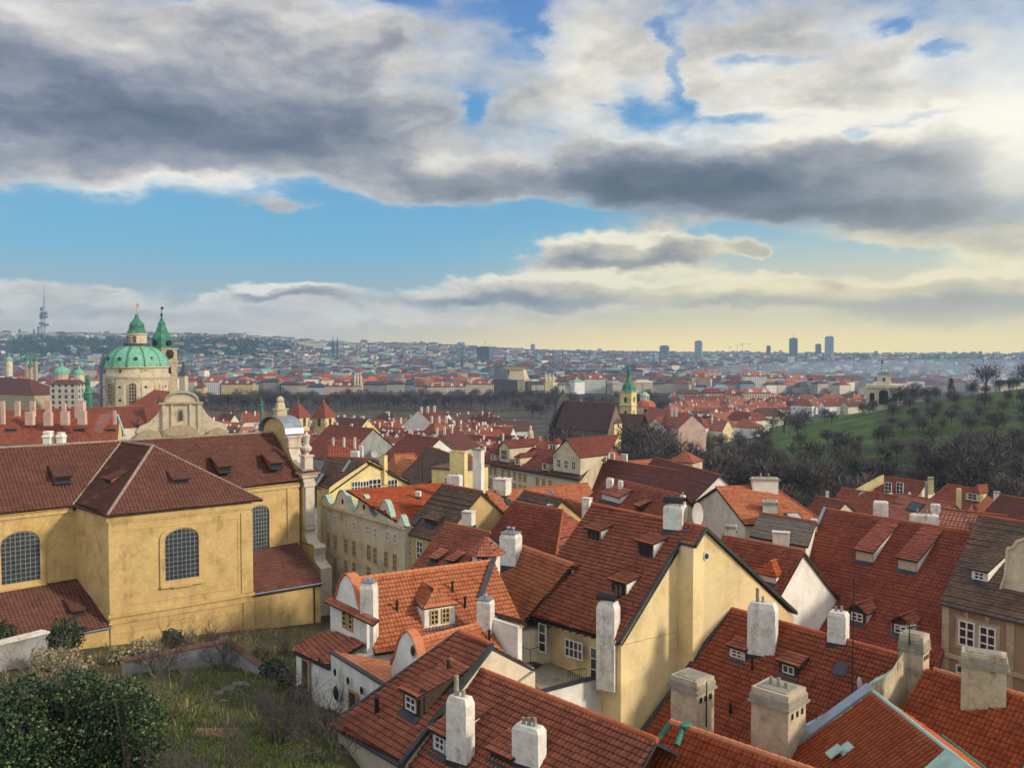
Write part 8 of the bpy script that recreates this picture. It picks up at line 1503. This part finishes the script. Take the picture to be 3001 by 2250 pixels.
def dry_growth():
    r = random.Random(6); mb = MB()
    for _ in range(16000):
        if r.random() < .6: px, d = r.uniform(280, 960), r.uniform(76, 92)
        else: px, d = r.uniform(-60, 1000), r.uniform(50, 80)
        x = (px - CX) / F * d; z = ground(x, d); q = math.sin(px * .05) * math.sin(d * .6 + px * .02)
        if q < -.2: continue
        h = r.uniform(.25, .9) * (.6 + .5 * q); w = Vector((r.gauss(0, 1), r.gauss(0, 1), 0)).normalized() * .035; t_ = Vector((r.gauss(0, .22), r.gauss(0, .22), 1)) * h; p = Vector((x, d, z)); mb.poly([p - w, p + w, p + t_])
    mb.build("dry_grass", M["leaf_dry"], None, "straw-coloured dead grass along the foot of the church", "grass", None, "stuff")
dry_growth()
# ================================================================== small things on the roofs, smoke, haze
def dish(px, py, d, r, lb, face=(-.5, -.8, .25)):
    c = P(px, py, d=d); n = Vector(face).normalized(); rt = thing("satellite_dish", lb, "satellite dish", c - Z * .9, "satellite dishes on the roofs"); u = n.orthogonal().normalized(); v = n.cross(u); mb = MB(); rings = [[c + n * (-.25 * r * (1 - q * q)) + (u * math.cos(k * .4488) + v * math.sin(k * .4488)) * r * q for k in range(14)] for q in (.02, .4, .75, 1)]
    for a, b in zip(rings, rings[1:]):
        for k in range(14): mb.poly([a[k], a[(k + 1) % 14], b[(k + 1) % 14], b[k]], sm=True)
    mb.build("reflector", M["dish"], rt); mb = MB(); mb.tube(c - n * .3 * r, c - n * .35 * r - Z * (r + .8), .04, n=5); mb.build("pole", M["black_metal"], rt); mb = MB(); mb.tube(c - v * r, c + n * r * .7, .018, n=4); mb.tube(c + n * r * .66, c + n * r * .8, .06, n=6); mb.build("feed_arm", M["zinc"], rt)
dish(2045, 1507, 69.5, .95, "large grey satellite dish behind the gable house's green-stained chimney", (.75, -.6, .1)); dish(2521, 2010, 52, .55, "white satellite dish on the mast beside the turquoise coping", (.8, -.55, .2)); dish(2535, 1455, 146, 1.0, "round pale dish, highest on the crowded salmon roof", (-.3, -.9, .2)); dish(2582, 1476, 144, 1.3, "widest white dish in the middle of the salmon roof", (.2, -.8, .55)); dish(1610, 1446, 108, .45, "small grey dish on the long orange roof"); dish(1098, 1330, 133, .6, "small dark dish behind the skylit brown roof", (.5, -.8, .2))
def antenna(px, yb, yt, d, lb, yagi=True):
    c = P(px, yb, d=d); t = P(px, yt, d=d); rt = thing("antenna_mast", lb, "antenna", c, "thin masts on the roofs"); mb = MB(); mb.tube(c - Z * .6, Vector((c.x, c.y, t.z)), .045, .03, 5); mb.build("mast", M["black_metal"], rt)
    if yagi:
        yb_ = MB(); q = Vector((c.x, c.y, t.z - .15)); yb_.tube(q - Vector((.8, .3, 0)), q + Vector((.5, .2, 0)), .025, n=4)
        for k in range(6): p = lerp(q - Vector((.8, .3, 0)), q + Vector((.5, .2, 0)), k / 5); yb_.tube(p - Vector((-.1, .3, 0)), p + Vector((-.1, .3, 0)), .016, n=4)
        yb_.build("aerial", M["zinc"], rt)
antenna(2497, 2075, 1690, 51.5, "tall thin black mast between the red roofs, with dish at its foot", False); antenna(2665, 1860, 1826, 54, "comb aerial on the sooty chimney by the huge red roof"); antenna(2032, 1530, 1460, 72, "short mast behind the green-stained chimney", False); antenna(1138, 1340, 1255, 150, "thin mast over the orange hipped roof", False); antenna(1238, 1437, 1322, 126, "grey pole in the yellow courtyard", False); antenna(2070, 2095, 1997, 45.0, "lightning rod on the stone chimney with green pipe", False); antenna(1621, 1478, 1446, 103, "thin rod on the little dark roof", False)
c = P(1555, 1305, d=203); 
rt = thing("roof_statue", "pale standing statue above the long palace roof", "statue", c - Z * 1); mb = MB(); mb.lathe([(.9, -1.5), (.9, .3), (.5, .4), (.55, 1.6), (.7, 2.6), (.45, 3.4), (.2, 3.7), (.32, 4.0), (.3, 4.3), (.05, 4.6)], c, 10); mb.build("figure", M["limestone"], rt)
def cars():
    rr = random.Random(2); cols = [("car_white", (.7, .7, .7), "white"), ("car_silver", (.35, .36, .38), "silver"), ("car_red", (.35, .04, .03), "red"), ("car_dark", (.03, .035, .05), "dark blue")]
    for k, c, _ in cols: plain(k, c, .3, .2, .05)
    spots = [(2820, 1425), (2842, 1392), (2858, 1398), (2880, 1408), (2905, 1404), (2925, 1400), (2950, 1396), (2905, 1420), (2560, 1356), (2592, 1358), (2798, 1414), (2868, 1385)]
    for i, (px, py) in enumerate(spots):
        d = 300.0
        for _ in range(60): q = P(px, py, d=d); d += .8 if q.z > ground(q.x, q.y) else -.8
        c = P(px, py, d=d); z = ground(c.x, c.y); k, _, nm = cols[i % 4]; rt = thing("parked_car", "%s car parked under the hill trees, number %d from the left" % (nm, sorted(s[0] for s in spots).index(px) + 1), "car", (c.x, c.y, z), "cars parked at the foot of the hill"); a = R(-20 + rr.uniform(-8, 8)); u = Vector((math.cos(a), math.sin(a), 0)); v = Vector((-u.y, u.x, 0)); o = Vector((c.x, c.y, z)); b = MB(); pr = [(-2.1, .35), (-2.1, .8), (-1.4, .92), (-.9, 1.42), (.7, 1.45), (1.25, .95), (2.0, .85), (2.1, .4)]; b.slab([o + u * s - v * .85 + Z * h for s, h in pr], v * 1.7); b.build("body", M[k], rt); g = MB(); g.slab([o + u * s - v * .87 + Z * h for s, h in ((-1.2, .95), (-.85, 1.36), (.65, 1.39), (1.05, .97))], v * 1.74); g.build("windows", M["glass"], rt)
        for s in (-1.35, 1.35):
            for e in (-.8, .8): w = MB(); w.tube(o + u * s + v * (e - .1) + Z * .33, o + u * s + v * (e + .1) + Z * .33, .33, n=10); w.build("wheel", M["black_metal"], rt)
cars()
def gas(name, label, cat, blobs, col, dens):
    m = bpy.data.materials.new(name); m.use_nodes = True; t = NT(m.node_tree); t.n.clear(); out = t.new('ShaderNodeOutputMaterial'); v = t.new('ShaderNodeVolumePrincipled'); t.put(v.inputs['Color'], col); g = t.new('ShaderNodeNewGeometry').outputs['Position']
    v.inputs['Density'].default_value = dens; v.inputs['Anisotropy'].default_value = .2; t.l.new(v.outputs[0], out.inputs['Volume']); mb = MB()
    for c, r in blobs: mb.lathe([(r * math.sin(k * math.pi / 8), -r * math.cos(k * math.pi / 8)) for k in range(9)], c, 12)
    return mb.build(name, m, None, label, cat, None, "stuff")
gas("smoke", "wisp of whitish chimney smoke drifting over the chimney-row roof", "smoke", [(P(328, 1212, d=228), .8), (P(318, 1218, d=227.5), 1.1), (P(305, 1228, d=227), 1.5), (P(296, 1242, d=226.5), 1.4), (P(289, 1258, d=226), 1.1)], (.9, .88, .86), .10)
def haze():
    m = bpy.data.materials.new("haze"); m.use_nodes = True; t = NT(m.node_tree); t.n.clear(); out = t.new('ShaderNodeOutputMaterial'); v = t.new('ShaderNodeVolumePrincipled'); v.inputs['Color'].default_value = (.50, .74, 1.0, 1); v.inputs['Density'].default_value = 1.0e-4; v.inputs['Anisotropy'].default_value = .15; t.l.new(v.outputs[0], out.inputs['Volume'])
    mb = MB(); mb.box((0, 3700, 204), (27000, 0, 0), (0, 9200, 0), (0, 0, 420)); o = mb.build("haze", m, None, None, None, None, "stuff"); return o
haze()
def mist():
    m = bpy.data.materials.new("mist"); m.use_nodes = True; t = NT(m.node_tree); t.n.clear(); out = t.new('ShaderNodeOutputMaterial'); v = t.new('ShaderNodeVolumePrincipled'); v.inputs['Color'].default_value = (.72, .86, 1.0, 1); v.inputs['Density'].default_value = 7e-4; t.l.new(v.outputs[0], out.inputs['Volume'])
    c = P(2900, 1100, d=1750); mb = MB(); mb.lathe([(620 * math.sin(k * math.pi / 10), -34 * math.cos(k * math.pi / 10)) for k in range(11)], (c.x, c.y, 22), 24); mb.build("mist", m, None, "bluish mist lying over the low city right of the pavilion", "mist", None, "stuff")
mist()
